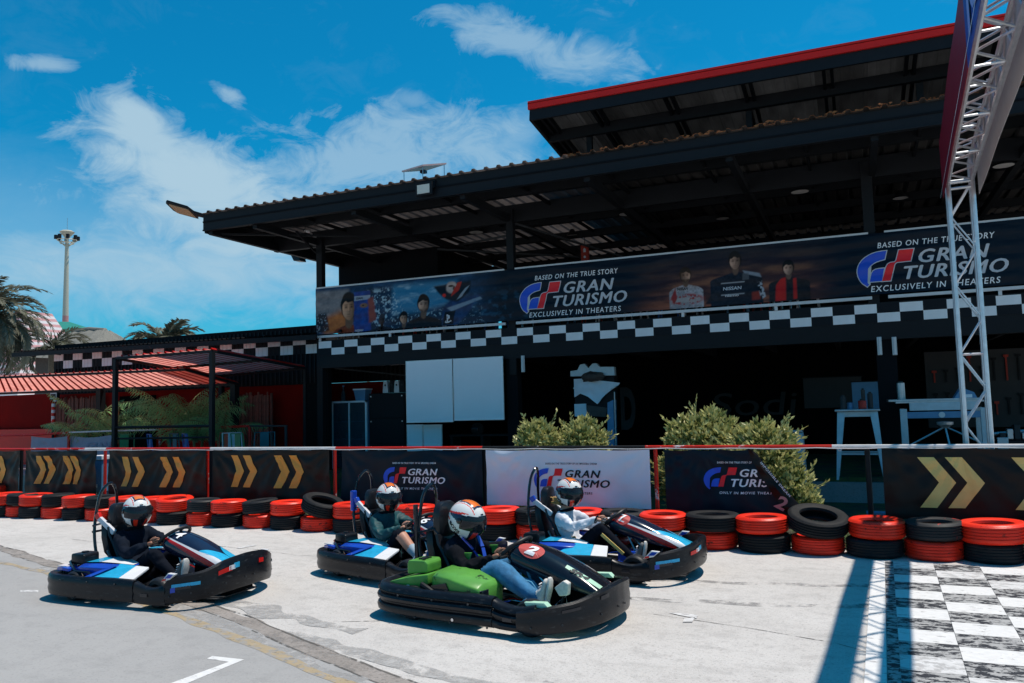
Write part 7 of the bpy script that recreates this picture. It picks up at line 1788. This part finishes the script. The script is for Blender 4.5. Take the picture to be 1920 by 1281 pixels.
    # fastening, shoe soles, laces, extras
    for s in(-1,1):
        an0=cfg.get('ankle_'+('r' if s<0 else 'l'),(.29,s*.21,.17));mb=MB()
        mb.loft([[(an0[0]+x,an0[1]-w_,an0[2]+z),(an0[0]+x,an0[1]+w_,an0[2]+z),(an0[0]+x+.018,an0[1]+w_,an0[2]+z-.004),(an0[0]+x+.018,an0[1]-w_,an0[2]+z-.004)] for x,z,w_ in((.06,-.095,.028),(.075,-.07,.036),(.085,.0,.030),(.105,.08,.042),(.115,.15,.034),(.112,.175,.02))])
        part('shoe_sole',mb,cfg.get('sole','shoe_white'),t,bevel=.004,smooth=True)
        for q in range(4):
            mb=MB();mb.bar((an0[0]+.018+q*.006,an0[1]-.022,an0[2]+.05+q*.022),(an0[0]+.018+q*.006,an0[1]+.022,an0[2]+.055+q*.022),.008,.006);part('lace',mb,'print_white',t)
    # belt straps over the chest and collar
    mb=MB();mb.tube([(-.50+.075*math.cos(a),.085*math.sin(a),.590+.012*math.cos(a)) for a in [k*.35 for k in range(18)]],.016,6,closed=True);part('collar',mb,cfg.get('collar','shirt_black'),t,smooth=True)
    return t
people=[
 dict(kart=kobj[0],label='person in black top and trousers driving kart 14 at the left',top='shirt_navy',legs='trousers',shoe='shoe_grey',look=-26,seed=3,nod=6,sole='shoe_white',tan=True,bulk=1.15,wrist_r=(-.12,-.165,.475),ankle_r=(.27,-.22,.20)),
 dict(kart=kobj[1],label='person in teal jacket and shorts driving kart 16 in the rear',top='jacket_teal',legs='trousers',shin='skin',sockm='sock',shoe='shoe_blue',look=-24,seed=5,nod=8,bulk=1.16,knee_r=(-.03,-.24,.44)),
 dict(kart=kobj[2],label='person in black long sleeves and wide blue jeans driving the green kart',top='shirt_navy',sleeve='shirt_black',legs='jeans',shoe='shoe_white',look=-4,seed=7,nod=16,leg_r=1.42,wide=True,tan=True,bulk=1.18,hs=1.13,ankle_r=(.36,-.24,.20),knee_r=(.0,-.22,.41),head=(-.45,0,.735)),
 dict(kart=kobj[3],label='person in white shirt and black leggings driving the cyan kart',top='shirt_white',legs='trousers',shoe='shoe_grey',look=-36,seed=9,nod=6,bulk=1.08,wrist_r=(-.10,-.17,.53),elbow_r=(-.33,-.25,.45),knee_r=(-.05,-.19,.45),head=(-.455,0,.775))]
pers=[make_person(c) for c in people]
# blond hair blowing back and open yellow shirt tail of the white-shirted driver, lanyard of the jeans driver
t=pers[3]
rg=random.Random(2)
for k in range(14):
    mb=MB();a=Vector((-.54,rg.uniform(-.07,.05),.655+rg.uniform(-.02,.02)));b=a+Vector((-.20+rg.uniform(-.04,.02),rg.uniform(-.04,.04),.035+rg.uniform(-.03,.03)));mb.tube(lerp_path([tuple(a),tuple((a+b)/2+Vector((0,0,rg.uniform(-.01,.03)))),tuple(b)],3),.006,5);part('hair_strand',mb,'hair_blond',t,smooth=True)
mb=MB();mb.loft([[(-.34+x,-.125-w_,z),(-.30+x,-.13-w_,z+.01),(-.30+x,-.11-w_,z),(-.34+x,-.10-w_,z-.01)] for x,z,w_ in((-.05,.34,.01),(-.02,.29,.03),(.02,.25,.03),(.0,.20,.04),(.03,.17,.035))]);part('shirt_tail',mb,'hair_blond',t,smooth=True)
mb=MB();mb.tube([(-.10+.037*math.cos(a)*.4,-.17+.036*math.sin(a),.53+.037*math.cos(a)) for a in [k*.5 for k in range(13)]],.008,5);part('wrist_watch',mb,'black_gloss',t)
mb=MB();mb.bar((-.02,-.262,.40),(.20,-.262,.22),.012,.03);part('leg_stripe',mb,'gold_pale',t)
t=pers[2]
for s,m_ in((-1,'kart_blue'),(1,'kart_blue')):
    mb=MB();mb.bar((-.43,s*.11,.60),(-.345,s*.07,.50),.035,.012);part('body_strap',mb,m_,t);mb=MB();mb.bar((-.34,s*.07,.49),(-.29,s*.03,.40),.03,.012);part('body_strap',mb,m_,t)
v,fs=txt('SPORTS',.02,.09,0,.02);mb=MB();mb.add([(-.47+x*.7,-.115-.0,.625-x*.6+z) for x,z in v],fs);part('lettering',mb,'print_white',t,fix=False)
